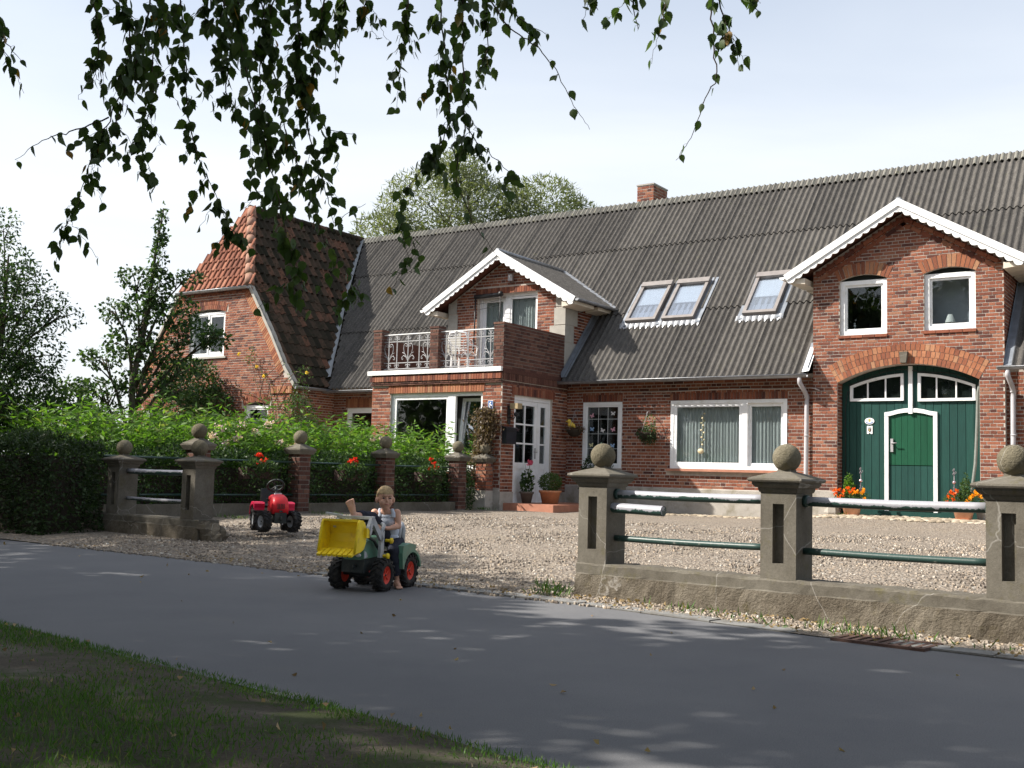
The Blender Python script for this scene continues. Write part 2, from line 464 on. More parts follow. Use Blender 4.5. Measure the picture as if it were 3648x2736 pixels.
def ground_mats():
    t = NT('asphalt')
    c = t.ramp(t.noise(0.55, 6, 0.65), [(0.3, (0.112, 0.114, 0.121)), (0.7, (0.148, 0.148, 0.152))])
    c = t.mix(1.0, c, t.ramp(t.noise(160, 3, 0.8), [(0.25, (0.62,) * 3), (0.75, (1.38,) * 3)]), 'MULTIPLY')
    c = t.mix(t.ramp(t.noise(2.4, 5, 0.7, t.scaled((0.5, 1.4, 1))), [(0.60, (0, 0, 0)), (0.78, (0.35,) * 3)]), c, (0.16, 0.15, 0.13))
    MATS['asphalt'] = t.done(t.bsdf(c, 0.85, t.bump(t.noise(170, 3, 0.8), 0.6, 0.006), 0.25))

    t = NT('gravel')
    v = t.node('ShaderNodeTexVoronoi', Scale=42.0)
    t.link(t.P(), v.inputs['Vector'])
    sep = t.node('ShaderNodeSeparateColor')
    t.link(v.outputs['Color'], sep.inputs[0])
    c = t.ramp(sep.outputs[0], [(0.0, (0.12, 0.10, 0.085)), (0.3, (0.20, 0.17, 0.14)), (0.6, (0.28, 0.245, 0.205)), (0.85, (0.34, 0.275, 0.215)), (1.0, (0.43, 0.41, 0.37))])
    c = t.mix(t.ramp(v.outputs['Distance'], [(0.35, (0, 0, 0)), (0.75, (0.75,) * 3)]), c, (0.13, 0.105, 0.08))
    c = t.mix(t.ramp(t.noise(1.1, 6, 0.7), [(0.50, (0, 0, 0)), (0.72, (0.55,) * 3)]), c, (0.24, 0.20, 0.15))
    MATS['gravel'] = t.done(t.bsdf(c, 0.9, t.bump(t.math('SUBTRACT', 1.0, v.outputs['Distance']), 0.9, 0.02), 0.2))

    t = NT('pebble')
    c = t.ramp(t.tone(), [(0.0, (0.11, 0.09, 0.075)), (0.3, (0.20, 0.17, 0.14)), (0.65, (0.30, 0.26, 0.215)), (0.88, (0.36, 0.285, 0.21)), (1.0, (0.48, 0.46, 0.42))])
    MATS['pebble'] = t.done(t.bsdf(c, 0.8, None, 0.25))

    t = NT('verge_dirt')
    c = t.ramp(t.noise(1.3, 6, 0.7), [(0.3, (0.060, 0.052, 0.040)), (0.55, (0.105, 0.090, 0.070)), (0.75, (0.20, 0.18, 0.155))])
    c = t.mix(1.0, c, t.ramp(t.noise(60, 5, 0.8), [(0.25, (0.6,) * 3), (0.75, (1.4,) * 3)]), 'MULTIPLY')
    c = t.mix(t.ramp(t.noise(1.9, 5, 0.7), [(0.48, (0, 0, 0)), (0.58, (0.65,) * 3)]), c, (0.045, 0.070, 0.018))
    MATS['verge_dirt'] = t.done(t.bsdf(c, 0.95, t.bump(t.noise(50, 5, 0.8), 0.8, 0.02), 0.1))

    t = NT('meadow')
    c = t.ramp(t.noise(0.4, 6, 0.7), [(0.3, (0.050, 0.070, 0.022)), (0.7, (0.085, 0.105, 0.040))])
    MATS['meadow'] = t.done(t.bsdf(c, 0.95, t.bump(t.noise(20, 5, 0.8), 0.8, 0.05), 0.1))


ground_mats()
mat('kerb_concrete', (0.20, 0.20, 0.195), 0.9, 0.22, 7, 0.4, 90, 0.15, dirt=(0.11, 0.095, 0.075), dscale=4)
mat('kerb_dirt', (0.17, 0.15, 0.12), 0.95, 0.35, 7, 0.7, 60, 0.1)
t_ = None


def board_mat():
    t = NT('green_board')
    c = t.mix(t.tone(), (0.006, 0.042, 0.035), (0.010, 0.057, 0.046))
    c = t.mix(1.0, c, t.ramp(t.noise(5, 6, 0.7, t.scaled((6, 6, 0.6))), [(0.3, (0.8,) * 3), (0.7, (1.2,) * 3)]), 'MULTIPLY')
    c = t.mix(t.ramp(t.noise(16, 5, 0.8), [(0.76, (0, 0, 0)), (0.80, (0.5,) * 3)]), c, (0.12, 0.14, 0.11))
    MATS['green_board'] = t.done(t.bsdf(c, 0.5, t.bump(t.noise(14, 5, 0.7, t.scaled((8, 8, 0.5))), 0.25, 0.004), 0.35))
    t = NT('green_door')
    c = t.mix(t.tone(), (0.004, 0.055, 0.027), (0.006, 0.070, 0.034))
    c = t.mix(1.0, c, t.ramp(t.noise(5, 6, 0.7, t.scaled((6, 6, 0.6))), [(0.3, (0.85,) * 3), (0.7, (1.15,) * 3)]), 'MULTIPLY')
    MATS['green_door'] = t.done(t.bsdf(c, 0.45, t.bump(t.noise(14, 5, 0.7, t.scaled((8, 8, 0.5))), 0.2, 0.004), 0.35))


board_mat()


# ---------------------------------------------------------------- mesh builder and scene helpers
class MB:
    def __init__(s):
        s.v, s.f, s.mi, s.sm, s.tn = [], [], [], [], []

    def add(s, vs, fs, m=0, smooth=False, tone=0.0):
        b = len(s.v)
        s.v.extend([tuple(p) for p in vs])
        for f in fs:
            s.f.append(tuple(i + b for i in f))
        n = len(fs)
        s.mi += [m] * n
        s.sm += [smooth] * n
        s.tn += [tone] * n
        return s

    def box(s, x0, x1, y0, y1, z0, z1, m=0, M=None, tone=0.0, back=True):
        vs = [Vector(p) for p in ((x0, y0, z0), (x1, y0, z0), (x1, y1, z0), (x0, y1, z0), (x0, y0, z1), (x1, y0, z1), (x1, y1, z1), (x0, y1, z1))]
        if M is not None:
            vs = [M @ p for p in vs]
        fs = [(0, 1, 5, 4), (1, 2, 6, 5), (3, 0, 4, 7), (4, 5, 6, 7), (0, 3, 2, 1)]
        if back:
            fs.append((2, 3, 7, 6))
        return s.add(vs, fs, m, False, tone)

    def bar(s, a, b, w, d, m=0, up=(0, 0, 1)):
        a, b = Vector(a), Vector(b)
        t = (b - a).normalized()
        u = Vector(up)
        if abs(t.dot(u)) > 0.99:
            u = Vector((0, 1, 0))
        r = t.cross(u).normalized() * (w / 2)
        n = r.cross(t).normalized() * (d / 2)
        vs = [a - r - n, a + r - n, a + r + n, a - r + n, b - r - n, b + r - n, b + r + n, b - r + n]
        return s.add(vs, [(0, 1, 2, 3), (7, 6, 5, 4), (0, 4, 5, 1), (1, 5, 6, 2), (2, 6, 7, 3), (3, 7, 4, 0)], m)

    def tube(s, pts, rad, n=8, m=0, smooth=True, caps=True, tone=0.0):
        pts = [Vector(p) for p in pts]
        if isinstance(rad, (int, float)):
            rad = [rad] * len(pts)
        vs, fs = [], []
        ref = None
        for i, p in enumerate(pts):
            t = (pts[min(i + 1, len(pts) - 1)] - pts[max(i - 1, 0)])
            t = t.normalized() if t.length > 1e-9 else Vector((0, 0, 1))
            if ref is None:
                ref = Vector((0, 0, 1)) if abs(t.z) < 0.9 else Vector((1, 0, 0))
            u = (ref - t * ref.dot(t))
            u = u.normalized() if u.length > 1e-6 else t.orthogonal().normalized()
            ref = u
            w = t.cross(u)
            for k in range(n):
                a = 2 * PI * k / n
                vs.append(p + (u * math.cos(a) + w * math.sin(a)) * rad[i])
        for i in range(len(pts) - 1):
            for k in range(n):
                fs.append((i * n + k, i * n + (k + 1) % n, (i + 1) * n + (k + 1) % n, (i + 1) * n + k))
        s.add(vs, fs, m, smooth, tone)
        if caps:
            b = len(s.v) - len(vs)
            s.f += [tuple(b + k for k in range(n))[::-1], tuple(b + (len(pts) - 1) * n + k for k in range(n))]
            s.mi += [m, m]
            s.sm += [False, False]
            s.tn += [tone, tone]
        return s

    def lathe(s, prof, n=20, m=0, M=None, smooth=True, caps=True):
        """profile of (radius, height) turned about z"""
        vs, fs = [], []
        for r, z in prof:
            for k in range(n):
                a = 2 * PI * k / n
                p = Vector((r * math.cos(a), r * math.sin(a), z))
                vs.append(M @ p if M is not None else p)
        for i in range(len(prof) - 1):
            for k in range(n):
                fs.append((i * n + k, i * n + (k + 1) % n, (i + 1) * n + (k + 1) % n, (i + 1) * n + k))
        s.add(vs, fs, m, smooth)
        if caps:
            b = len(s.v) - len(vs)
            s.f += [tuple(b + k for k in range(n))[::-1], tuple(b + (len(prof) - 1) * n + k for k in range(n))]
            s.mi += [m, m]
            s.sm += [False, False]
            s.tn += [0, 0]
        return s

    def ball(s, c, r, nu=16, nv=10, m=0, sq=(1, 1, 1), M=None, rough=0.0):
        vs, fs = [], []
        for i in range(nv + 1):
            th = PI * i / nv
            for k in range(nu):
                a = 2 * PI * k / nu
                q = r * (1 + rough * (random.random() - 0.5))
                p = Vector((q * math.sin(th) * math.cos(a) * sq[0], q * math.sin(th) * math.sin(a) * sq[1], -q * math.cos(th) * sq[2]))
                if M is not None:
                    p = M @ p
                vs.append(Vector(c) + p)
        for i in range(nv):
            for k in range(nu):
                fs.append((i * nu + k, i * nu + (k + 1) % nu, (i + 1) * nu + (k + 1) % nu, (i + 1) * nu + k))
        return s.add(vs, fs, m, True)

    def prism(s, poly, y0, y1, m=0, M=None, tone=0.0):
        """outline in x, z pushed along y"""
        n = len(poly)
        vs = [Vector((x, y0, z)) for x, z in poly] + [Vector((x, y1, z)) for x, z in poly]
        if M is not None:
            vs = [M @ p for p in vs]
        fs = [tuple(range(n)), tuple(range(2 * n - 1, n - 1, -1))]
        fs += [(i + n, (i + 1) % n + n, (i + 1) % n, i) for i in range(n)]
        return s.add(vs, fs, m, False, tone)

    def mesh(s, name, mats):
        me = bpy.data.meshes.new(name)
        me.from_pydata(s.v, [], s.f)
        for x in (mats if isinstance(mats, (list, tuple)) else [mats]):
            me.materials.append(MATS[x] if isinstance(x, str) else x)
        n = len(s.f)
        if n:
            me.polygons.foreach_set('material_index', s.mi)
            me.polygons.foreach_set('use_smooth', s.sm)
            if any(s.tn):
                a = me.attributes.new('tone', 'FLOAT', 'FACE')
                a.data.foreach_set('value', s.tn)
        me.update()
        return me

    def build(s, name, mats, parent=None, M=None, kind=None, label=None):
        return put(name, s.mesh(name, mats), parent, M, kind, label)


def put(name, me, parent=None, M=None, kind=None, label=None):
    o = bpy.data.objects.new(name, me)
    COL.objects.link(o)
    if parent is not None:
        o.parent = parent
    if M is not None:
        o.matrix_basis = M
    if kind:
        o['kind'] = kind
    if label:
        o['label'] = label
    return o


def thing(name, label, cat, M=None, group=None):
    o = bpy.data.objects.new(name, None)
    o.empty_display_size = 0.2
    COL.objects.link(o)
    if M is not None:
        o.matrix_basis = M
    return tag(o, label, cat, group)


def tag(o, label, cat, group=None):
    o['label'] = label
    o['category'] = cat
    if group:
        o['group'] = group
    return o


def copy_tree(src, parent=None):
    c = src.copy()
    COL.objects.link(c)
    if parent is not None:
        c.parent = parent
    for ch in list(src.children):
        copy_tree(ch, c)
    return c


def T(x, y, z):
    return Matrix.Translation((x, y, z))


def RZ(a):
    return Matrix.Rotation(a, 4, 'Z')


def quads(name, V, mats, parent=None, tone=None, kind=None, smooth=False, label=None):
    """N x 4 x 3 array of quads as one mesh"""
    n = len(V)
    me = bpy.data.meshes.new(name)
    me.vertices.add(n * 4)
    me.vertices.foreach_set('co', V.reshape(-1).astype(np.float32))
    me.loops.add(n * 4)
    me.loops.foreach_set('vertex_index', np.arange(n * 4, dtype=np.int32))
    me.polygons.add(n)
    me.polygons.foreach_set('loop_start', np.arange(0, n * 4, 4, dtype=np.int32))
    me.polygons.foreach_set('loop_total', np.full(n, 4, dtype=np.int32))
    for x in (mats if isinstance(mats, (list, tuple)) else [mats]):
        me.materials.append(MATS[x])
    a = me.attributes.new('tone', 'FLOAT', 'FACE')
    a.data.foreach_set('value', (RNG.random(n) if tone is None else tone).astype(np.float32))
    me.update(calc_edges=True)
    me.validate()
    return put(name, me, parent, None, kind, label)


def unit(a):
    return a / np.maximum(np.linalg.norm(a, axis=-1, keepdims=True), 1e-9)


def leaf_quads(C, D, L, W, fold=0.15):
    """diamond leaves: base points C, growing along D, length L, width W"""
    n = len(C)
    D = unit(D)
    r = RNG.normal(size=(n, 3))
    S = unit(np.cross(D, r))
    Nn = np.cross(S, D)
    L = np.broadcast_to(np.asarray(L, float), (n,))[:, None]
    W = np.broadcast_to(np.asarray(W, float), (n,))[:, None]
    mid = C + D * L * 0.45
    V = np.stack([C, mid + S * W / 2 + Nn * W * fold, C + D * L, mid - S * W / 2 + Nn * W * fold], axis=1)
    return V


def blob_points(n, blobs, surf=0.6):
    """points in ellipsoids (cx,cy,cz,rx,ry,rz,weight), denser near the surface"""
    w = np.array([b[6] if len(b) > 6 else b[3] * b[4] * b[5] for b in blobs], float)
    idx = RNG.choice(len(blobs), n, p=w / w.sum())
    B = np.array([b[:6] for b in blobs], float)[idx]
    d = unit(RNG.normal(size=(n, 3)))
    r = RNG.random(n) ** (1 / 3.0)
    r = np.where(RNG.random(n) < surf, 0.78 + 0.27 * RNG.random(n), r)[:, None]
    return B[:, :3] + d * r * B[:, 3:6], d


# ================================================================ the setting
def edge_far(x):                    # far edge of the road, in house axes
    return float(np.interp(x, [-60, -9.15, -4.28, -0.32, 1.55, 3.0, 60], [-13.1, -13.75, -13.95, -14.22, -14.55, -14.66, -17.0]))


def edge_near(x):
    return float(np.interp(x, [-60, -2.27, -0.75, 0.33, 1.94, 60], [-15.4, -17.86, -18.05, -18.17, -18.43, -24.0]))


def strip(name, xs, ya, yb, nz, mname, zf, rows=4):
    vs, fs = [], []
    for x in xs:
        a, b = ya(x), yb(x)
        for k in range(rows + 1):
            y = a + (b - a) * k / rows
            vs.append(HW(x, y, zf(x, y)))
    for i in range(len(xs) - 1):
        for k in range(rows):
            p = i * (rows + 1) + k
            fs.append((p, p + rows + 1, p + rows + 2, p + 1))
    mb = MB().add(vs, fs, 0, True)
    return mb.build(name, mname, kind='structure')


def build_setting():
    mb = MB()
    N = 24
    vs = [(0, 0, -0.06)]
    for k in range(N):
        a = 2 * PI * k / N
        vs.append((1200 * math.cos(a), 1200 * math.sin(a), -0.06))
    mb.add(vs, [(0, 1 + k, 1 + (k + 1) % N) for k in range(N)])
    mb.build('ground', 'meadow', kind='structure')
    xs = [-60, -45, -32, -24, -18, -14, -11] + [round(-9.5 + 0.5 * i, 2) for i in range(46)] + [14, 18, 25, 40, 60]
    strip('road', xs, edge_near, edge_far, 0, 'asphalt', lambda x, y: 0.0, 2)
    # yard: gravel from the road edge to the house
    ys = xs
    mbv, mbf = [], []
    rows = 44
    xs2 = [-40, -28, -20, -16, -13] + [round(-11.5 + 0.4 * i, 2) for i in range(46)] + [8, 12, 20]
    for x in xs2:
        a = edge_far(x) - 0.02
        for k in range(rows + 1):
            y = a + (2.0 - a) * k / rows
            z = gz(x, y) + 0.012 * math.sin(x * 3.1 + y * 1.3) * sstep((y + 13.2) / 1.5) * math.cos(y * 2.3) + 0.006
            mbv.append(HW(x, y, z))
    for i in range(len(xs2) - 1):
        for k in range(rows):
            p = i * (rows + 1) + k
            mbf.append((p, p + rows + 1, p + rows + 2, p + 1))
    MB().add(mbv, mbf, 0, True).build('gravel_yard', 'gravel', kind='structure')
    # verge on the near side
    strip('verge', [-60, -40, -25, -15, -10, -7] + [round(-5 + 0.4 * i, 2) for i in range(40)] + [16, 25, 40, 60],
          edge_near, lambda x: edge_near(x) - 9.0, 0, 'verge_dirt',
          lambda x, y: 0.005 + 0.05 * sstep((edge_near(x) - y) / 0.5) + 0.018 * math.sin(3.3 * x + y) * math.sin(2.1 * y - x), 22)


build_setting()


def build_kerb():
    """row of flush kerb slabs where the road meets the gravel"""
    root = bpy.data.objects.new('kerb', None)
    COL.objects.link(root)
    root['kind'] = 'structure'
    x = -3.4
    while x < 6.5:
        L = 0.62 + random.uniform(-0.02, 0.02)
        if not (1.86 < x + L / 2 < 2.46):
            a, b = HW(x + 0.006, edge_far(x), 0), HW(x + L - 0.006, edge_far(x + L), 0)
            t = (b - a)
            n = Vector((-t.y, t.x, 0)).normalized() * 0.16
            dz = random.uniform(0.0, 0.008)
            mb = MB()
            top = [a - n * 0.1, b - n * 0.1, b + n, a + n]
            vs = [p + Vector((0, 0, -0.05)) for p in top] + [p + Vector((0, 0, 0.010 + dz)) for p in top]
            mb.add(vs, [(0, 1, 5, 4), (1, 2, 6, 5), (2, 3, 7, 6), (3, 0, 4, 7), (4, 5, 6, 7)])
            mb.build('kerb_stone', 'kerb_concrete', root)
        x += L


build_kerb()

# ================================================================ bricks
BRICKS = {}          # thing -> list of (frame, x0, x1, z0, z1, y, proud, tone, material)


def lay(root, F, x0, x1, z0, z1, inside, course=0.067, blen=0.235, y=0.0, proud=0.006, m='red_brick', joint=0.013, seed=0):
    """brick courses on the plane y of a wall frame, cut where inside() ends"""
    rr = random.Random(seed)
    L = BRICKS.setdefault(root.name, [])
    k = 0
    z = z0
    while z + course * 0.6 < z1:
        zt = min(z + course - joint, z1)
        zm = (z + zt) / 2
        header = (k % 2 == 1)
        step = (blen / 2 if header else blen)
        x = x0 - (blen * 0.25 if header else (blen * 0.5 if k % 4 == 0 else 0.0))
        while x < x1:
            a, b = max(x, x0), min(x + step - joint, x1)
            if b - a > 0.025:
                sm = [a + (b - a) * t for t in (0.0, 0.2, 0.4, 0.6, 0.8, 1.0)]
                ok = [inside(q, zm) and inside(q, zt - 0.012) and inside(q, z + 0.012) for q in sm]
                if any(ok):
                    i0 = ok.index(True)
                    i1 = 5 - ok[::-1].index(True)
                    good = lambda q: inside(q, zm) and inside(q, zt - 0.012) and inside(q, z + 0.012)
                    ea, eb = sm[i0], sm[i1]
                    if i0 > 0:
                        lo_ = sm[i0 - 1]
                        for _ in range(5):
                            md = (lo_ + ea) / 2
                            lo_, ea = (lo_, md) if good(md) else (md, ea)
                    if i1 < 5:
                        hi_ = sm[i1 + 1]
                        for _ in range(5):
                            md = (hi_ + eb) / 2
                            hi_, eb = (hi_, md) if good(md) else (md, eb)
                    if all(ok[i0:i1 + 1]) and eb - ea > 0.02:
                        L.append((F, ea, eb, z + rr.uniform(0, 0.003), zt - rr.uniform(0, 0.003), y, proud + rr.uniform(-0.002, 0.002), rr.random(), m))
            x += step
        z += course
        k += 1


def lay_soldier(root, F, x0, x1, z0, z1, y=0.0, proud=0.012, w=0.062, m='orange_brick', joint=0.010, seed=5):
    rr = random.Random(seed)
    n = max(1, round((x1 - x0) / (w + joint)))
    st = (x1 - x0) / n
    for i in range(n):
        BRICKS.setdefault(root.name, []).append((F, x0 + i * st, x0 + (i + 1) * st - joint, z0, z1, y, proud + rr.uniform(-0.002, 0.002), rr.random(), m))


ARCH = {}


def lay_arch(root, F, cx, z_spring, half, rise, thick, rings, n, y=0.0, proud=0.012, m='orange_brick', seed=2):
    """segmental arch of wedge bricks; kept apart as their outline is not a box"""
    rr = random.Random(seed)
    Rr = (half * half + rise * rise) / (2 * rise)
    zc = z_spring + rise - Rr
    a0 = math.asin(half / Rr)
    for ring in range(rings):
        r0 = Rr + ring * (thick / rings) + (0.008 if ring else 0.0)
        r1 = Rr + (ring + 1) * (thick / rings)
        nn = n + (ring % 2)
        for i in range(nn):
            t0 = -a0 + 2 * a0 * i / nn + 0.006 / Rr
            t1 = -a0 + 2 * a0 * (i + 1) / nn - 0.006 / Rr
            pts = [(cx + r0 * math.sin(t0), zc + r0 * math.cos(t0)), (cx + r0 * math.sin(t1), zc + r0 * math.cos(t1)),
                   (cx + r1 * math.sin(t1), zc + r1 * math.cos(t1)), (cx + r1 * math.sin(t0), zc + r1 * math.cos(t0))]
            ARCH.setdefault(root.name, []).append((F, pts, y, proud + rr.uniform(-0.002, 0.002), rr.random(), m))

    def outer(x):
        r = Rr + thick
        return zc + math.sqrt(max(0, r * r - (x - cx) ** 2)) if abs(x - cx) < r * math.sin(a0) + 0.03 else None

    def inner(x):
        return zc + math.sqrt(max(0, Rr * Rr - (x - cx) ** 2)) if abs(x - cx) <= half else None
    return inner, outer


UNIT = {}


def unit_brick(m):
    if m not in UNIT:
        b = MB()
        b.add([(-.5, 0, -.5), (.5, 0, -.5), (.5, 0, .5), (-.5, 0, .5), (-.5, 1, -.5), (.5, 1, -.5), (.5, 1, .5), (-.5, 1, .5)],
              [(0, 1, 2, 3), (4, 5, 1, 0), (5, 6, 2, 1), (6, 7, 3, 2), (7, 4, 0, 3), (7, 6, 5, 4)])
        UNIT[m] = b.mesh('brick', m)
    return UNIT[m]


def in_view(p):
    q = cam.matrix_world.inverted() @ p
    d = -q.z
    if d < 0.5:
        return None
    u, v = q.x / d / (18 / 38.24), q.y / d / (13.5 / 38.24)
    return d if abs(u) < 1 and abs(v) < 1 else None


def flush_bricks(root, parents, limit=300, hidden=None):
    """the nearest bricks in view as single objects, all others as one mesh"""
    RM = root.matrix_basis
    items = []
    for (F, x0, x1, z0, z1, y, pr, tn, m) in BRICKS.get(root.name, []):
        c = RM @ F @ Vector(((x0 + x1) / 2, y, (z0 + z1) / 2))
        d = in_view(c)
        if d is not None and hidden and hidden(F, (x0 + x1) / 2, (z0 + z1) / 2):
            d = None
        area = (x1 - x0) * (z1 - z0)
        items.append(((area / (d * d)) if d else 0.0, 0, (F, x0, x1, z0, z1, y, pr, tn, m)))
    for a in ARCH.get(root.name, []):
        F, pts = a[0], a[1]
        c = RM @ F @ Vector((sum(p[0] for p in pts) / 4, a[2], sum(p[1] for p in pts) / 4))
        d = in_view(c)
        area = abs(pts[1][0] - pts[0][0]) * abs(pts[2][1] - pts[1][1]) + 0.002
        items.append(((area / (d * d)) if d else 0.0, 1, a))
    items.sort(key=lambda t: -t[0])
    rest = {}
    for i, (sc, kind, b) in enumerate(items):
        if i < limit and sc > 0:
            par = parents(b[0], b) if callable(parents) else parents
            if kind == 0:
                F, x0, x1, z0, z1, y, pr, tn, m = b
                M = F @ T((x0 + x1) / 2, y - pr, (z0 + z1) / 2) @ Matrix.Diagonal((x1 - x0, pr + 0.02, z1 - z0, 1))
                put('brick', unit_brick(m), par, par.matrix_basis.inverted() @ M)
            else:
                F, pts, y, pr, tn, m = b
                MB().prism(pts, y - pr, y + 0.02, tone=0).build('brick', m, par, par.matrix_basis.inverted() @ F)
        else:
            mb = rest.setdefault(0, MB())
            if kind == 0:
                F, x0, x1, z0, z1, y, pr, tn, m = b
                mb.box(x0, x1, y - pr, y + 0.004, z0, z1, BM.index(m), F, tn + 0.001, back=False)
            else:
                F, pts, y, pr, tn, m = b
                mb.prism(pts, y - pr, y + 0.004, BM.index(m), F, tn + 0.001)
    if 0 in rest:
        rest[0].build('brickwork', BM, root, kind='stuff')


BM = ['red_brick', 'brown_brick', 'orange_brick']
ID = Matrix.Identity(4)


def side_frame(X, facing=1):
    """wall frame on the plane x = X of the house, facing +x (or -x)"""
    return T(X, 0, 0) @ RZ(PI / 2 if facing > 0 else -PI / 2)


def wall(root, name, F, xs, zb, zt, holes, y0, y1, mname='mortar'):
    """wall with openings: column by column; holes are (x0, x1, zlo(x), zhi(x))"""
    mb = MB()
    cuts = sorted(set([round(x, 4) for x in xs] + [round(h[0], 4) for h in holes] + [round(h[1], 4) for h in holes]))

    def q(a, b, c, d):
        mb.add([a, b, c, d], [(0, 1, 2, 3)])
    for a, b in zip(cuts[:-1], cuts[1:]):
        m = (a + b) / 2
        iv = [(zb, zt)]
        for h in sorted([h for h in holes if h[0] - 1e-6 < m < h[1] + 1e-6], key=lambda h: h[2](m)):
            lo, hi = iv.pop()
            iv += [(lo, h[2]), (h[3], hi)]
        for lo, hi in iv:
            if hi(m) - lo(m) < 1e-4:
                continue
            q((a, y0, lo(a)), (b, y0, lo(b)), (b, y0, hi(b)), (a, y0, hi(a)))
            q((a, y0, hi(a)), (b, y0, hi(b)), (b, y1, hi(b)), (a, y1, hi(a)))
            q((b, y0, lo(b)), (a, y0, lo(a)), (a, y1, lo(a)), (b, y1, lo(b)))
            q((b, y1, lo(b)), (a, y1, lo(a)), (a, y1, hi(a)), (b, y1, hi(b)))
    for h in holes:
        for x, sgn in ((h[0], 1), (h[1], -1)):
            p = [(x, y0, h[2](x)), (x, y1, h[2](x)), (x, y1, h[3](x)), (x, y0, h[3](x))]
            q(*(p if sgn > 0 else p[::-1]))
    for x, sgn in ((cuts[0], -1), (cuts[-1], 1)):
        p = [(x, y0, zb(x)), (x, y1, zb(x)), (x, y1, zt(x)), (x, y0, zt(x))]
        q(*(p if sgn > 0 else p[::-1]))
    return mb.build(name, mname, root, F)


def K(v):
    return lambda x: v


def rect_out(rects):
    return lambda x, z: not any(a - 0.004 < x < b + 0.004 and c - 0.004 < z < d + 0.004 for a, b, c, d in rects)


# ================================================================ windows
def ring(mb, x0, x1, z0, z1, w, y0, y1, m=0):
    mb.box(x0, x1, y0, y1, z0, z0 + w, m)
    mb.box(x0, x1, y0, y1, z1 - w, z1, m)
    mb.box(x0, x0 + w, y0, y1, z0 + w, z1 - w, m)
    mb.box(x1 - w, x1, y0, y1, z0 + w, z1 - w, m)


def curtain_mesh(x0, x1, z0, z1, y, pitch=0.07, amp=0.022, seed=0):
    rr = random.Random(seed)
    vs, fs = [], []
    n = int((x1 - x0) / pitch * 4)
    ph = 0
    for i in range(n + 1):
        x = x0 + (x1 - x0) * i / n
        ph += PI / 2 * rr.uniform(0.6, 1.4)
        a = amp * math.sin(ph) * rr.uniform(0.6, 1.3)
        vs += [(x, y + a * 0.6, z1), (x, y + a, z0)]
    for i in range(n):
        fs.append((2 * i, 2 * i + 1, 2 * i + 3, 2 * i + 2))
    return MB().add(vs, fs, 0, True)


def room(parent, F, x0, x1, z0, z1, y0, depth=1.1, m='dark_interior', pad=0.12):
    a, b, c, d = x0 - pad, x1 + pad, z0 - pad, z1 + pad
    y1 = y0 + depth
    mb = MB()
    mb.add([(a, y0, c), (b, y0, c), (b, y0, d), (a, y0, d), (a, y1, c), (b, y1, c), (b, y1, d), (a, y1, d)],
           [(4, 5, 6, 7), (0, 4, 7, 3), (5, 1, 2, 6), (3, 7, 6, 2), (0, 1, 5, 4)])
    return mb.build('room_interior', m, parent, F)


def window(root, F, x0, x1, z0, z1, y, lights, fw=0.06, depth=0.07, curtain=None, interior='dark_interior', sill=None, mulls=(), roomdepth=1.0, bars=()):
    """frame with its own panes; lights are (x0, x1, z0, z1, sash width, setback)"""
    mb = MB()
    ring(mb, x0, x1, z0, z1, fw, y, y + depth)
    for a, b in mulls:
        mb.box(a, b, y - 0.004, y + depth - 0.002, z0 + fw, z1 - fw)
    o = mb.build('window', 'white_paint', root, F)
    for (a, b, c, d, sw, sb) in lights:
        if sw > 0:
            s = MB()
            ring(s, a, b, c, d, sw, y + sb, y + sb + 0.05)
            s.build('sash', 'white_paint', o)
        p = MB().box(a + sw * 0.9, b - sw * 0.9, y + sb + 0.02, y + sb + 0.026, c + sw * 0.9, d - sw * 0.9)
        p.build('pane', 'window_glass', o)
    for b in bars:
        MB().box(*b).build('glazing_bar', 'white_paint', o)
    if curtain:
        for (a, b, c, d) in curtain:
            curtain_mesh(a, b, c, d, y + 0.12, seed=int(a * 100)).build('curtain', 'net_curtain', o)
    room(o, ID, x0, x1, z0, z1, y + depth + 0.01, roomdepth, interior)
    if sill:
        a, b, zz, out, m = sill
        s = MB()
        s.prism([(a, zz - 0.05), (b, zz - 0.05), (b, zz), (a, zz)], y - out, y)
        s.build('sill', m, o)
    return o


# ================================================================ the farmhouse
FH = thing('farmhouse', 'long red brick farmhouse with grey corrugated roof, balcony bay and green barn gate', 'house', HM)
SL = R(48)                      # roof pitch
EY, EZ = -0.25, 3.2             # eave line
RY = 4.62                       # ridge
GX0, GX1 = -3.32, 0.30          # big gable
DX0, DX1 = -12.76, -9.28        # dormer
BX0, BX1, BY = -13.0, -9.28, -2.53   # bay under the balcony


def roof_z(y):
    return EZ + (y - EY) * math.tan(SL)


def roof_y(z):
    return EY + (z - EZ) / math.tan(SL)


SF = side_frame(BX1)            # frame of the bay's right side: x runs into the house
SG = side_frame(GX1)

# ---- front wall left and right of the bay
W1 = (-6.577, -3.914, 1.244, 2.737)
W2 = (-8.828, -7.803, 1.218, 2.73)
W3 = (-16.29, -15.05, 1.5, 2.69)


def hole(w):
    return (w[0], w[1], K(w[2]), K(w[3]))


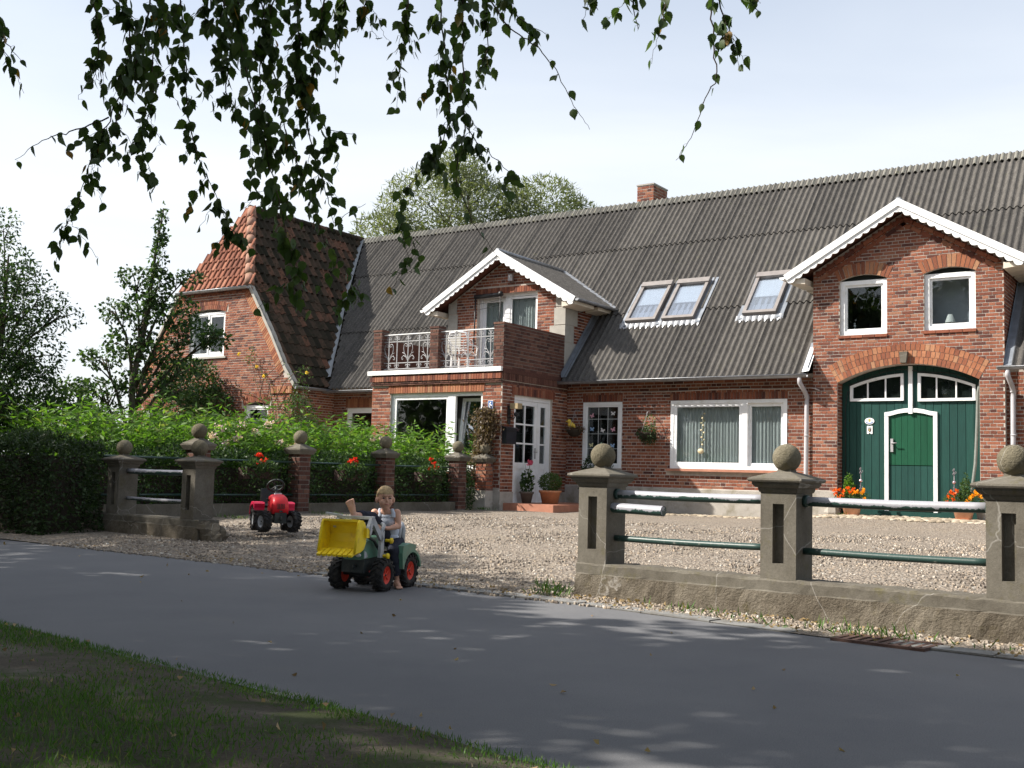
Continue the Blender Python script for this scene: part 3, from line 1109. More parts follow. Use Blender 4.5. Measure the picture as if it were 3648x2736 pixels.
main_wall = wall(FH, 'front_wall', ID, [BX1, GX0], K(0.1), K(3.25), [hole(W1), hole(W2)], 0.15, 0.45)
left_wall = wall(FH, 'front_wall', ID, [-16.8, BX0], K(0.1), K(3.25), [hole(W3)], 0.15, 0.45)
sold1 = (W1[0] - 0.02, W1[1] + 0.02, 2.745, 2.90)
sold2 = (W2[0] - 0.02, W2[1] + 0.02, 2.745, 2.90)
lay(FH, ID, BX1, GX0, 0.82, 3.2, rect_out([W1, W2, sold1, sold2, (W1[0] - 0.1, W1[1] + 0.1, 1.12, 1.25)]), 0.0715, 0.24, 0.15, seed=1)
lay_soldier(FH, ID, *sold1, y=0.15, m='red_brick')
lay_soldier(FH, ID, *sold2, y=0.15, m='red_brick', seed=7)
lay(FH, ID, -16.8, BX0, 0.3, 3.2, rect_out([W3, (W3[0] - 0.05, W3[1] + 0.05, 2.7, 2.95)]), 0.0715, 0.24, 0.15, seed=2)
lay_soldier(FH, ID, W3[0] - 0.05, W3[1] + 0.05, 2.705, 2.95, y=0.15, m='orange_brick', seed=8)
# plinth
mb = MB()
mb.prism([(BX1, 0.05), (GX0 - 0.02, 0.05), (GX0 - 0.02, 0.80), (BX1, 0.80)], 0.112, 0.15)
mb.add([(BX1, 0.112, 0.80), (GX0 - 0.02, 0.112, 0.80), (GX0 - 0.02, 0.15, 0.825), (BX1, 0.15, 0.825)], [(0, 1, 2, 3)])
mb.build('plinth', 'plinth_render', FH)

# ---- big gable with the barn gate
GC, GH = -1.48, 1.34           # arch centre and half width
ARCH_SPR, ARCH_RISE = 3.03, 0.34
ga_in, ga_out = lay_arch(FH, ID, GC, ARCH_SPR, GH, ARCH_RISE, 0.385, 3, 34, m='orange_brick', seed=3)
GW1 = (-2.777, -1.84, 3.985, 5.09)
GW2 = (-1.132, -0.196, 4.0, 5.105)
APX, APZ, APS = -1.52, 6.50, math.tan(R(30.2))


def gable_top(x):
    return APZ - 0.13 - abs(x - APX) * APS


ax = [GC - GH + 2 * GH * i / 16 for i in range(17)]
wa = []
for w in (GW1, GW2):
    wa.append(lay_arch(FH, ID, (w[0] + w[1]) / 2, w[3] + 0.0, (w[1] - w[0]) / 2 + 0.02, 0.11, 0.245, 1, 13, m='orange_brick', seed=int(w[0] * 10)))
holes = [(GC - GH, GC + GH, K(0.2), lambda x: ga_in(min(max(x, GC - GH), GC + GH)) or ARCH_SPR)]
for w, (ai, ao) in zip((GW1, GW2), wa):
    c = (w[0] + w[1]) / 2
    holes.append((w[0], w[1], K(w[2]), (lambda ai, c: lambda x: ai(x) or 5.1)(ai, c)))
gable = wall(FH, 'gable_wall', ID, [GX0, APX, GX1] + ax + [w[0] + (w[1] - w[0]) * i / 6 for w in (GW1, GW2) for i in range(7)],
             K(0.1), gable_top, holes, 0.0, 0.34)


def gable_in(x, z):
    if z > gable_top(x) - 0.02 or z < 0.86:
        return False
    if abs(x - GC) < GH + 0.006 and z < (ga_in(min(max(x, GC - GH), GC + GH)) or ARCH_SPR):
        return False
    o = ga_out(x)
    if o and z < o - 0.05 and z > ARCH_SPR - 0.02 and abs(x - GC) < GH + 0.2:
        sl = (z - ARCH_SPR) * 0.42 + GH
        if abs(x - GC) < sl:
            return False
    for w, (ai, ao) in zip((GW1, GW2), wa):
        if w[0] - 0.004 < x < w[1] + 0.004 and w[2] - 0.004 < z < 5.2:
            return False
        oo = ao(x)
        if oo and w[3] - 0.02 < z < oo - 0.045 and w[0] + 0.02 - (z - w[3]) * 0.25 < x < w[1] - 0.02 + (z - w[3]) * 0.25:
            return False
    return True


lay(FH, ID, GX0, GX1, 0.87, 6.4, gable_in, 0.0669, 0.236, 0.0, seed=3)
for w in (GW1, GW2):
    lay_soldier(FH, ID, w[0] - 0.02, w[1] + 0.02, w[2] - 0.062, w[2] - 0.01, proud=0.03, w=0.22, m='red_brick', seed=4)
# corbelled verge courses under the bargeboards
for sgn in (-1, 1):
    F = T(APX, 0, APZ - 0.22) @ Matrix.Rotation(sgn * R(30.2), 4, 'Y')
    for row, (dz, pr) in enumerate(((-0.13, 0.02), (-0.03, 0.045))):
        a, b = (0.02, 2.02) if sgn > 0 else (-2.02, -0.02)
        n = 9
        for i in range(n):
            u0, u1 = a + (b - a) * i / n, a + (b - a) * (i + 1) / n
            BRICKS[FH.name].append((F, min(u0, u1) + 0.005, max(u0, u1) - 0.005, dz - 0.035, dz + 0.04, 0.0, pr, random.random(), 'red_brick'))
# gable returns to left and right of the gable, and its plinth
mb = MB()
mb.box(GX0, GX0 + 0.02, 0.34, roof_y(5.2), 3.0, 5.3)
mb.build('gable_return', 'mortar', FH)
mb = MB()
mb.box(GX1 - 0.3, GX1 - 0.001, 0.34, roof_y(5.2) + 0.2, 0.2, 5.3)
gret = mb.build('gable_return', 'mortar', FH)
lay(FH, side_frame(GC - GH), 0.005, 0.30, 0.30, 3.03, lambda x, z: True, 0.0669, 0.236, 0.0, seed=13)
lay(FH, SG, 0.0, roof_y(5.2) + 0.2, 3.3, 5.25, lambda x, z: z > roof_z(x) - 0.2, 0.0669, 0.236, 0.0, seed=12)
mb = MB()
mb.box(GX0 - 0.025, GC - GH, -0.03, 0.0, 0.1, 0.85)
mb.box(GC + GH, GX1 + 0.025, -0.03, 0.0, 0.1, 0.85)
mb.build('plinth', 'plinth_render', FH)
for x in (GC - GH - 0.1, GC + GH + 0.09):
    b = MB()
    b.ball((x, -0.05, 0.5), 0.17, 7, 5, sq=(1.0, 0.5, 1.3), rough=0.25)
    for f in range(len(b.sm)):
        b.sm[f] = False
    b.build('corner_stone', 'plinth_render', FH)
# keystone
MB().prism([(-1.565, 3.385), (-1.455, 3.385), (-1.43, 3.60), (-1.58, 3.60)], -0.10, 0.02).build('keystone', 'concrete', FH)

for w, (ai, ao) in zip((GW1, GW2), wa):
    MB().prism([(w[0], w[3] - .03), (w[1], w[3] - .03)] + [(x, ai(x) or w[3]) for x in np.linspace(w[1], w[0], 9)], 0.09, 0.2).build('arch_gap_fill', 'dark_gap', FH)  # dark fill paints in the shade of the gap below the arch
    lt = (w[0] + 0.075, w[1] - 0.075, w[2] + 0.075, w[3] - 0.075, 0.055, 0.035)
    window(FH, ID, *w, 0.05, [lt], 0.085, curtain=None, interior='dark_interior' if w is GW1 else 'grey_interior',
           sill=(w[0] - 0.02, w[1] + 0.02, w[2], 0.03, 'dark_gap'), roomdepth=1.4 if w is GW1 else 0.35)
W1o = window(FH, ID, *W1, 0.13, [(-6.50, -4.90, 1.32, 2.66, 0.07, 0.012), (-4.78, -3.99, 1.32, 2.66, 0.07, 0.055)], 0.075,
             mulls=[(-4.90, -4.78)], curtain=[(-6.48, -4.9, 1.3, 2.66), (-4.78, -3.98, 1.3, 2.66)],
             sill=(W1[0] - 0.07, W1[1] + 0.09, W1[2] - 0.005, 0.09, 'sill_tile'))
window(FH, ID, *W2, 0.13, [(-8.755, -7.875, 1.29, 2.66, 0.04, 0.02)], 0.07, roomdepth=1.2,
       bars=[(-8.44, -8.43, 0.17, 0.18, 1.3, 2.65), (-8.19, -8.18, 0.17, 0.18, 1.3, 2.65)] + [(-8.74, -7.89, 0.172, 0.182, z, z + 0.01) for z in (1.66, 2.0, 2.34)])
window(FH, ID, *W3, 0.17, [(-16.22, -15.12, 1.57, 2.62, 0.06, 0.02)], 0.07)

# ---- the barn gate
GYP = 0.28
gate = MB()
N = 18
top = lambda x: (ga_in(min(max(x, GC - GH), GC + GH)) or ARCH_SPR)
pts = [(GC - GH, 0.25)] + [(GC + GH, 0.25)] + [(GC + GH - 2 * GH * i / N, top(GC + GH - 2 * GH * i / N)) for i in range(N + 1)]
gate.prism(pts, GYP + 0.03, GYP + 0.08)
gate_o = gate.build('barn_gate', 'dark_gap', FH)
WK = (-1.885, -1.035, 0.53, 2.36, 2.44)      # wicket: x0 x1 z0 side height, crown height


def wicket_top(x):
    t = (x - (WK[0] + WK[1]) / 2) / ((WK[1] - WK[0]) / 2)
    return WK[4] - (WK[4] - WK[3]) * t * t


def plank(x0, x1, zlo, zhi, y, m, par, th=0.035):
    p = [(x0, zlo(x0)), (x1, zlo(x1)), (x1, zhi(x1)), ((x0 + x1) / 2, zhi((x0 + x1) / 2)), (x0, zhi(x0))]
    return MB().prism(p, y, y + th).build('plank', m, par)


GL = (-2.64, -1.59, 2.67)      # gate lights
GR = (-1.32, -0.26, 2.65)


def light_top(x, g):
    return 2.94 + 0.27 * (1 - ((x - GC) / 1.25) ** 2) if abs(x - GC) < 1.25 else 2.94


xs = [GC - GH + 0.01 + (2 * GH - 0.02) * i / 18 for i in range(19)]
for a, b in zip(xs[:-1], xs[1:]):
    a2, b2 = a + 0.004, b - 0.004
    m = (a + b) / 2
    lit = GL[0] < m < GL[1] or GR[0] < m < GR[1]
    zt = K(2.66) if lit else (lambda x: top(x) - 0.012)
    y = GYP + random.uniform(-0.003, 0.003)
    if WK[0] - 0.06 < m < WK[1] + 0.06:
        plank(a2, b2, lambda x: wicket_top(x) + 0.03, zt, y, 'green_board', gate_o)
    else:
        plank(a2, b2, K(0.36), zt, y, 'green_board', gate_o)
    if lit:
        plank(a2, b2, lambda x: light_top(x, GL) + 0.02, lambda x: top(x) - 0.012, y, 'green_board', gate_o)
MB().box(GC - GH, GC + GH, GYP - 0.04, GYP + 0.04, 0.22, 0.50).build('threshold_board', 'green_board', gate_o)
xs = [WK[0] + (WK[1] - WK[0]) * i / 7 for i in range(8)]
for a, b in zip(xs[:-1], xs[1:]):
    plank(a + 0.003, b - 0.003, K(1.405), wicket_top, GYP + 0.004, 'green_door', gate_o)
    plank(a + 0.003, b - 0.003, K(WK[2]), K(1.39), GYP + 0.002, 'green_board', gate_o)
fr = MB()
w_ = 0.075
fr.box(WK[0] - w_, WK[0], GYP - 0.035, GYP + 0.01, 0.5, WK[3])
fr.box(WK[1], WK[1] + w_, GYP - 0.035, GYP + 0.01, 0.5, WK[3])
n = 8
for i in range(n):
    a, b = WK[0] - w_ + (WK[1] - WK[0] + 2 * w_) * i / n, WK[0] - w_ + (WK[1] - WK[0] + 2 * w_) * (i + 1) / n
    fa, fb = wicket_top(max(WK[0], min(WK[1], a))), wicket_top(max(WK[0], min(WK[1], b)))
    fr.prism([(a, fa), (b, fb), (b, fb + 0.08), (a, fa + 0.08)], GYP - 0.036, GYP + 0.01)
fr.build('wicket_frame', 'white_paint', gate_o)
MB().box(-1.495, -1.42, GYP - 0.05, GYP + 0.005, 2.41, 3.345).build('centre_post', 'white_paint', gate_o)
for g, bars in ((GL, (-2.29, -1.94)), (GR, (-0.97, -0.61))):
    f = MB()
    n = 10
    P0 = [g[0] + (g[1] - g[0]) * i / n for i in range(n + 1)]
    f.box(g[0], g[1], GYP - 0.045, GYP + 0.02, g[2], g[2] + 0.055)
    f.box(g[0], g[0] + 0.055, GYP - 0.045, GYP + 0.02, g[2] + 0.055, light_top(g[0], g) - 0.02)
    f.box(g[1] - 0.055, g[1], GYP - 0.045, GYP + 0.02, g[2] + 0.055, light_top(g[1], g) - 0.02)
    for a, b in zip(P0[:-1], P0[1:]):
        f.prism([(a, light_top(a, g) - 0.055), (b, light_top(b, g) - 0.055), (b, light_top(b, g)), (a, light_top(a, g))], GYP - 0.046, GYP + 0.02)
    fo = f.build('gate_window', 'white_paint', gate_o)
    for x in bars:
        MB().box(x - 0.013, x + 0.013, GYP - 0.03, GYP + 0.0, g[2] + 0.055, light_top(x, g) - 0.05).build('glazing_bar', 'white_paint', fo)
    pl = [(g[0] + 0.03, g[2] + 0.03), (g[1] - 0.03, g[2] + 0.03)] + [(x, light_top(x, g) - 0.03) for x in P0[::-1]]
    MB().prism(pl, GYP - 0.008, GYP - 0.003).build('pane', 'window_glass', fo)
h = MB()
h.box(-1.845, -1.795, GYP - 0.03, GYP + 0.005, 1.66, 1.92)
h.tube([(-1.82, GYP - 0.03, 1.83), (-1.82, GYP - 0.075, 1.83), (-1.71, GYP - 0.08, 1.835)], 0.011, 8)
h.build('door_handle', 'grey_iron', gate_o)

# ---- bay with the front door; balcony on top
BW = (-12.43, -9.80, 1.05, 2.80)
bay_front = wall(FH, 'bay_wall', ID, [BX0, BX1 - 0.3], K(0.1), K(3.24), [hole(BW)], BY, BY + 0.3)
SD = (BY + 0.47, BY + 2.02, 0.40, 2.75)     # door opening along the side
bay_side = wall(FH, 'bay_wall', SF, [BY, 0.15], K(0.1), K(3.24), [(SD[0], SD[1], K(SD[2]), K(SD[3]))], 0.0, 0.3)
wall(FH, 'bay_wall', side_frame(BX0, -1), [-0.15, -BY - 0.3], K(0.1), K(3.24), [], 0.0, 0.3)
lint = (BW[0] - 0.06, BW[1] + 0.06, 2.81, 3.0)
lay(FH, ID, BX0, BX1 - 0.012, 0.72, 2.98, rect_out([BW, lint]), 0.08, 0.25, BY, seed=21)
lay_soldier(FH, ID, *lint, y=BY, proud=0.02, m='orange_brick', seed=22)
lay(FH, ID, BX0 - 0.02, BX1, 2.99, 3.07, lambda x, z: True, 0.038, 0.25, BY, 0.055, m='brown_brick', seed=23)
lay_soldier(FH, ID, BX0 - 0.04, BX1, 3.08, 3.20, y=BY, proud=0.07, m='red_brick', seed=24)
slin = (SD[0] - 0.1, SD[1] + 0.1, 2.76, 2.93)
lay(FH, SF, BY + 0.002, 0.14, 0.62, 2.98, rect_out([(SD[0], SD[1], 0.3, 2.75), slin]), 0.0745, 0.24, 0.0, m='red_brick', seed=25)
lay_soldier(FH, SF, *slin, y=0.0, m='red_brick', seed=26)
lay_soldier(FH, SF, BY, 0.14, 3.055, 3.20, y=0.0, proud=0.03, m='brown_brick', seed=27)
lay(FH, SF, BY, 0.14, 2.975, 3.05, lambda x, z: True, 0.0745, 0.24, 0.0, m='brown_brick', seed=28)
mb = MB()
mb.box(BX1 - 0.004, BX1 + 0.028, BY - 0.028, SD[0] + BX1 * 0, 0.1, 0.64)
mb.box(BX1 - 0.004, BX1 + 0.028, SD[1], 0.14, 0.1, 0.64)
mb.box(BX0, BX1, BY - 0.028, BY, 0.1, 0.70)
mb.build('plinth', 'plinth_render', FH)
# balcony floor with its white edge in four lengths
MB().box(BX0 - 0.02, BX1 + 0.03, BY - 0.02, 0.15, 3.205, 3.30).build('balcony_floor', 'brown_brick', FH)
e = [BX0 - 0.1, -12.45, -11.47, -10.42, BX1 + 0.01]
for a, b in zip(e[:-1], e[1:]):
    MB().box(a + 0.003, b - 0.003, BY - 0.10, BY - 0.03, 3.235, 3.335).build('balcony_edging', 'white_paint', FH)
PILL = [(-13.02, -12.77), (-11.32, -11.08), (-9.54, -9.28)]
bp = []
for a, b in PILL:
    bp.append(MB().box(a, b, BY, BY + 0.24, 3.30, 4.27).build('balcony_pillar', 'shaded_mortar', FH))
    lay(FH, ID, a, b, 3.335, 4.24, lambda x, z: True, 0.077, 0.25, BY, m='brown_brick', seed=int(a * 10))
    MB().box(a - 0.012, b + 0.012, BY - 0.014, BY + 0.252, 4.27, 4.315).build('coping', 'brown_brick', FH)
    if b < -9.5:
        lay(FH, side_frame(b), BY, BY + 0.24, 3.335, 4.24, lambda x, z: True, 0.077, 0.25, 0.0, m='brown_brick', seed=int(a * 10) + 1)
MB().box(-9.54, -9.28, BY + 0.24, -0.02, 3.30, 4.27).build('parapet', 'shaded_mortar', FH)
MB().box(-9.55, -9.27, BY + 0.253, -0.02, 4.271, 4.314).build('coping', 'brown_brick', FH)
lay(FH, SF, BY, -0.03, 3.30, 4.25, lambda x, z: True, 0.0745, 0.24, 0.0, m='brown_brick', seed=31)
lay(FH, side_frame(-9.54, -1), 0.03, -BY - 0.24, 3.335, 4.25, lambda x, z: True, 0.0745, 0.24, 0.0, m='brown_brick', seed=32)
MB().box(BX0, BX0 + 0.2, BY + 0.24, -0.02, 3.30, 4.1).build('parapet', 'brown_brick', FH)


# ---- wrought iron railings
def spiral(cx, cz, r0, a0, turns, sgn, n=18):
    out = []
    for i in range(n + 1):
        t = i / n
        r = r0 * (1 - 0.82 * t)
        a = a0 + sgn * turns * 2 * PI * t
        out.append((cx + r * math.cos(a), BY + 0.1, cz + r * math.sin(a)))
    return out


def railing(x0, x1):
    y = BY + 0.1
    o = MB().box(x0, x1, y - 0.02, y + 0.02, 4.185, 4.205).build('railing', 'white_paint', FH)
    for z in (4.03, 3.53, 3.39):
        MB().box(x0, x1, y - 0.008, y + 0.008, z - 0.010, z + 0.010).build('rail', 'grey_iron', o)
    w = x1 - x0
    cen = [x0 + w * f for f in (0.10, 0.27, 0.5, 0.73, 0.90)]
    for x in cen:
        MB().box(x - 0.009, x + 0.009, y - 0.008, y + 0.008, 3.39, 4.185).build('bar', 'grey_iron', o)
    for x in cen:
        for s in (-1, 1):
            sc = MB()
            sc.tube(spiral(x + s * 0.055, 4.105, 0.05, PI / 2, 0.95, s), 0.0078, 5)
            sc.tube(spiral(x + s * 0.05, 3.46, 0.048, -PI / 2, 0.95, -s), 0.0078, 5)
            sc.build('scroll', 'grey_iron', o)
    for x in (cen[0], cen[2], cen[4]):
        for s in (-1, 1):
            if not (x0 < x + s * 0.13 < x1):
                continue
            sc = MB()
            # heart: from the middle of the bar up, curling in at the top
            hp = [(x, y, 3.62), (x + s * 0.05, y, 3.68), (x + s * 0.11, y, 3.76), (x + s * 0.135, y, 3.86), (x + s * 0.12, y, 3.95), (x + s * 0.08, y, 3.98)]
            sc.tube(hp + [(p[0], y, p[2]) for p in spiral(x + s * 0.055, 3.93, 0.045, PI / 2 - s * 0.4, 0.9, s, 12)][1:], 0.0085, 5)
            # lower sprays
            sc.tube([(x, y, 3.55), (x + s * 0.06, y, 3.66), (x + s * 0.13, y, 3.70), (x + s * 0.18, y, 3.66)] + spiral(x + s * 0.155, 3.625, 0.04, PI / 2, 0.8, -s, 10)[1:], 0.0085, 5)
            sc.tube([(x, y, 3.55), (x + s * 0.035, y, 3.64), (x + s * 0.10, y, 3.745), (x + s * 0.17, y, 3.77)], 0.0075, 5)
            sc.build('scroll', 'grey_iron', o)


railing(-12.77, -11.32)
railing(-11.08, -9.54)

# ---- bay window, right light tilted
bw = window(FH, ID, *BW, BY + 0.05, [(-12.36, -10.78, 1.12, 2.72, 0.06, 0.012)], 0.075, mulls=[(-10.78, -10.58)], roomdepth=1.2)
Ft = T(0, BY + 0.12, 1.12) @ Matrix.Rotation(R(-7), 4, 'X')
s = MB()
ring(s, -10.57, -9.87, 0.0, 1.58, 0.07, 0, 0.05)
ts = s.build('tilted_sash', 'white_paint', bw, Ft)
MB().box(-10.51, -9.93, 0.02, 0.026, 0.06, 1.52).build('pane', 'sky_glass', bw, Ft)

# ---- front door with side light
d0, d1, dz0, dz1 = SD
dm = MB()
yy = 0.05
dm.box(d0, d0 + 0.045, yy, yy + 0.07, dz0, dz1)
dm.box(d1 - 0.045, d1, yy, yy + 0.07, dz0, dz1)
dm.box(d0 + 0.045, d1 - 0.045, yy, yy + 0.07, dz1 - 0.09, dz1)
fd = dm.build('front_door', 'white_paint', FH, SF)


def leaf(x0, x1, z0, z1, st, glass_z0, cols, rows, name):
    m = MB()
    m.box(x0, x0 + st, yy + 0.012, yy + 0.055, z0, z1)
    m.box(x1 - st, x1, yy + 0.012, yy + 0.055, z0, z1)
    m.box(x0 + st, x1 - st, yy + 0.012, yy + 0.055, z1 - 0.10, z1)
    m.box(x0 + st, x1 - st, yy + 0.012, yy + 0.055, glass_z0 - 0.13, glass_z0)
    m.box(x0 + st, x1 - st, yy + 0.012, yy + 0.055, z0, z0 + 0.16)
    m.box(x0 + st, x1 - st, yy + 0.03, yy + 0.05, z0 + 0.16, glass_z0 - 0.13)
    m.box(x0 + st + 0.06, x1 - st - 0.06, yy + 0.02, yy + 0.032, z0 + 0.23, glass_z0 - 0.2)
    o = m.build(name, 'white_paint', fd)
    a, b, c, d = x0 + st, x1 - st, glass_z0, z1 - 0.10
    for i in range(cols):
        for j in range(rows):
            u0, u1 = a + (b - a) * i / cols, a + (b - a) * (i + 1) / cols
            v0, v1 = c + (d - c) * j / rows, c + (d - c) * (j + 1) / rows
            MB().box(u0, u1, yy + 0.034, yy + 0.04, v0, v1).build('pane', 'window_glass', fd)
    for i in range(1, cols):
        u = a + (b - a) * i / cols
        MB().box(u - 0.018, u + 0.018, yy + 0.015, yy + 0.05, c, d).build('glazing_bar', 'white_paint', fd)
    for j in range(1, rows):
        v = c + (d - c) * j / rows
        MB().box(a, b, yy + 0.017, yy + 0.048, v - 0.018, v + 0.018).build('glazing_bar', 'white_paint', fd)
    return o


leaf(d0 + 0.05, d0 + 1.02, dz0, dz1 - 0.095, 0.11, 1.28, 2, 3, 'door_leaf')
leaf(d0 + 1.03, d1 - 0.05, dz0, dz1 - 0.095, 0.13, 1.28, 1, 3, 'side_light')
hd = MB()
hd.box(d0 + 0.94, d0 + 0.975, yy - 0.005, yy + 0.014, 1.38, 1.62)
hd.tube([(d0 + 0.957, yy, 1.53), (d0 + 0.957, yy - 0.05, 1.53), (d0 + 0.83, yy - 0.055, 1.53)], 0.011, 8)
hd.build('door_handle', 'grey_iron', fd)
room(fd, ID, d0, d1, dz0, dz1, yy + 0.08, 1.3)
MB().box(BX1, BX1 + 1.3, BY + 0.1, 0.1, 0.1, 0.40).build('door_step', 'sill_tile', FH)

# ---- dormer
DAX, DAZ, DSL = -11.03, 6.40, math.tan(R(30.3))


def dorm_top(x):
    return DAZ - 0.12 - abs(x - DAX) * DSL


DD = (-11.86, -10.07, 3.45, 5.44)
dorm = wall(FH, 'dormer_wall', ID, [DX0, DAX, DX1], K(3.3), dorm_top, [hole(DD)], -0.03, 0.27)
quo = []
for k in range(5):
    w = 0.42 if k % 2 == 0 else 0.30
    z0, z1 = 5.0 - 0.42 * k, 5.41 - 0.42 * k
    if k == 0:
        z0, z1, w = 5.02, 5.30, 0.26
    for a, b in ((DX0, DX0 + w), (DX1 - w, DX1)):
        quo.append((a, b, z0, z1))
        MB().box(a, b - 0.001 if b < -9.3 else b + 0.012, -0.045, 0.0, z0 + 0.004, z1 - 0.004).build('quoin', 'render_quoin', FH)
    MB().box(DX1 - 0.001, DX1 + 0.012, 0.0, 0.52 if k % 2 else 0.36, z0 + 0.004, z1 - 0.004).build('quoin', 'render_quoin', FH)
dl = (DD[0] - 0.05, DD[1] + 0.05, 5.45, 5.60)
lay(FH, ID, DX0, DX1, 3.34, 6.3, lambda x, z: z < dorm_top(x) - 0.02 and rect_out([DD, dl] + quo)(x, z), 0.072, 0.24, -0.03, seed=41)
lay_soldier(FH, ID, *dl, y=-0.03, m='red_brick', seed=42)
MB().box(DX1 - 0.25, DX1 - 0.002, 0.27, roof_y(5.2) + 0.3, 3.3, 5.25).build('dormer_cheek', 'mortar', FH)
lay(FH, SF, 0.0, roof_y(5.2) + 0.3, 3.3, 5.22, lambda x, z: z > roof_z(x) - 0.15 and not (x < (0.53 if int((5.42 - z) / 0.42) % 2 else 0.37)), 0.072, 0.24, 0.0, seed=43)
dw = window(FH, ID, *DD, 0.08, [(-11.78, -11.08, 3.5, 5.36, 0.09, 0.03), (-10.95, -10.15, 4.1, 5.36, 0.05, 0.012)], 0.07, mulls=[(-11.08, -10.95)],
            curtain=[(-11.75, -11.1, 3.5, 5.35), (-10.93, -10.2, 3.6, 5.35)], interior='grey_interior', roomdepth=0.8)


# ---- roofs
PITCH = 0.146
COLS = 7


def corr(x0, nw, s0, s1, lift0, lift1, plane, amp=0.034, keep=None, nl=3, lip=True):
    """corrugated sheet along a slope; plane(x, s, n) gives the point at slope distance s, n above the plane"""
    mb = MB()
    n = nw * 5
    prof = []
    for i in range(n + 1):
        u = i / 5.0
        prof.append((x0 + u * PITCH, amp * math.cos(2 * PI * u)))
    rows = []
    for j in range(nl + 1):
        t = j / nl
        rows.append([plane(x, s0 + (s1 - s0) * t, z + lift0 + (lift1 - lift0) * t) for x, z in prof])
    vs = [p for r_ in rows for p in r_]
    fs = []
    for j in range(nl):
        for i in range(n):
            f = (j * (n + 1) + i, j * (n + 1) + i + 1, (j + 1) * (n + 1) + i + 1, (j + 1) * (n + 1) + i)
            c = sum((Vector(vs[k]) for k in f), Vector()) / 4
            if keep is None or keep(c):
                fs.append(f)
    used = sorted(set(k for f in fs for k in f))
    if not used:
        return None
    mp = {k: i for i, k in enumerate(used)}
    mb.add([vs[k] for k in used], [tuple(mp[k] for k in f) for f in fs], 0, True)
    if lip:
        lv, lf = [], []
        for i in range(n):
            if (i in used) and (i + 1 in used):
                a, b = Vector(vs[i]), Vector(vs[i + 1])
                d = Vector(plane(prof[i][0], s0, prof[i][1] + lift0 - 0.020)) - a
                q = len(lv)
                lv += [a, b, b + d, a + d]
                lf.append((q + 3, q + 2, q + 1, q))
        mb.add(lv, lf)
    return mb


def main_plane(x, s, n):
    return (x, EY + s * math.cos(SL) - n * math.sin(SL), EZ + s * math.sin(SL) + n * math.cos(SL))


def main_keep(c):
    if GX0 - 0.02 < c.x < GX1 + 0.02 and c.y < roof_y(APZ - 0.1 - abs(c.x - APX) * APS) - 0.02:
        return False
    if DX0 + 0.1 < c.x < DX1 and c.y < roof_y(DAZ - abs(c.x - DAX) * DSL):
        return False
    if BX0 - 0.02 < c.x < BX1 + 0.02 and c.y < 0.2:
        return False
    if c.x < -16.7 - (c.z - 3.3) * 0.62:
        return False
    return True


roof = MB().add([main_plane(x, s, -0.06) for x, s in ((-20.4, 7.26), (-9.3, 7.26), (-9.3, 3.4), (-17.6, 2.0))], [(0, 1, 2, 3)]) \
    .add([main_plane(x, s, -0.06) for x, s in ((-9.28, 7.26), (4.5, 7.26), (4.5, 5.0), (-9.28, 5.0))], [(3, 2, 1, 0)]).build('roof', 'dark_gap', FH)
smax = (RY - EY) / math.cos(SL)
rowsS = [0.0, (1.40 - EY) / math.cos(SL), (3.24 - EY) / math.cos(SL), smax]
x = -21.0
shared = {}
while x < 4.4:
    for r_ in range(3):
        s0, s1 = rowsS[r_] - (0.0 if r_ == 0 else 0.12), rowsS[r_ + 1]
        lifts = (0.004 if r_ == 0 else 0.03, 0.0)
        cs = [Vector(main_plane(xx, ss, 0)) for xx in np.linspace(x, x + COLS * PITCH, 15) for ss in np.linspace(s0, s1, 12)]
        ks = [main_keep(c) for c in cs]
        if all(ks):
            if r_ not in shared:
                shared[r_] = corr(0, COLS, s0, s1, *lifts, main_plane).mesh('roof_sheet', 'fibre_cement')
            put('roof_sheet', shared[r_], roof, T(x, 0, 0))
        elif any(ks):
            b = corr(x, COLS, s0, s1, *lifts, main_plane, keep=main_keep, nl=26)
            if b:
                b.build('roof_sheet', 'fibre_cement', roof)
    x += COLS * PITCH


def ridge_plane(x, s, n):
    # s from -0.28 (front edge) over the ridge to the back
    if s < 0:
        p = main_plane(x, smax + s, n + 0.03)
        return p
    y, z = RY + s * math.cos(SL), roof_z(RY) - s * math.sin(SL)
    return (x, y + (n + 0.03) * math.sin(SL), z + (n + 0.03) * math.cos(SL))


x = -20.2
while x < 4.4:
    b = corr(x, COLS, -0.30, -0.02, 0.006, 0.012, ridge_plane, nl=1)
    b2 = corr(x, COLS, 0.02, 0.3, 0.012, 0.0, ridge_plane, nl=1, lip=False)
    vs, fs = [], []
    for i in range(COLS * 5):
        pa = [ridge_plane(x + k / 5 * PITCH, ss, 0.034 * math.cos(2 * PI * k / 5) + 0.012) for k in (i, i + 1) for ss in (-0.02, 0.02)]
        q = len(vs)
        vs += pa
        fs.append((q, q + 2, q + 3, q + 1))
    b.add(vs, fs, 0, True)
    b.v, off = b.v, len(b.v)
    b.add(b2.v, b2.f, 0, True)
    b.build('ridge_cap', 'ridge_cement', FH)
    x += COLS * PITCH
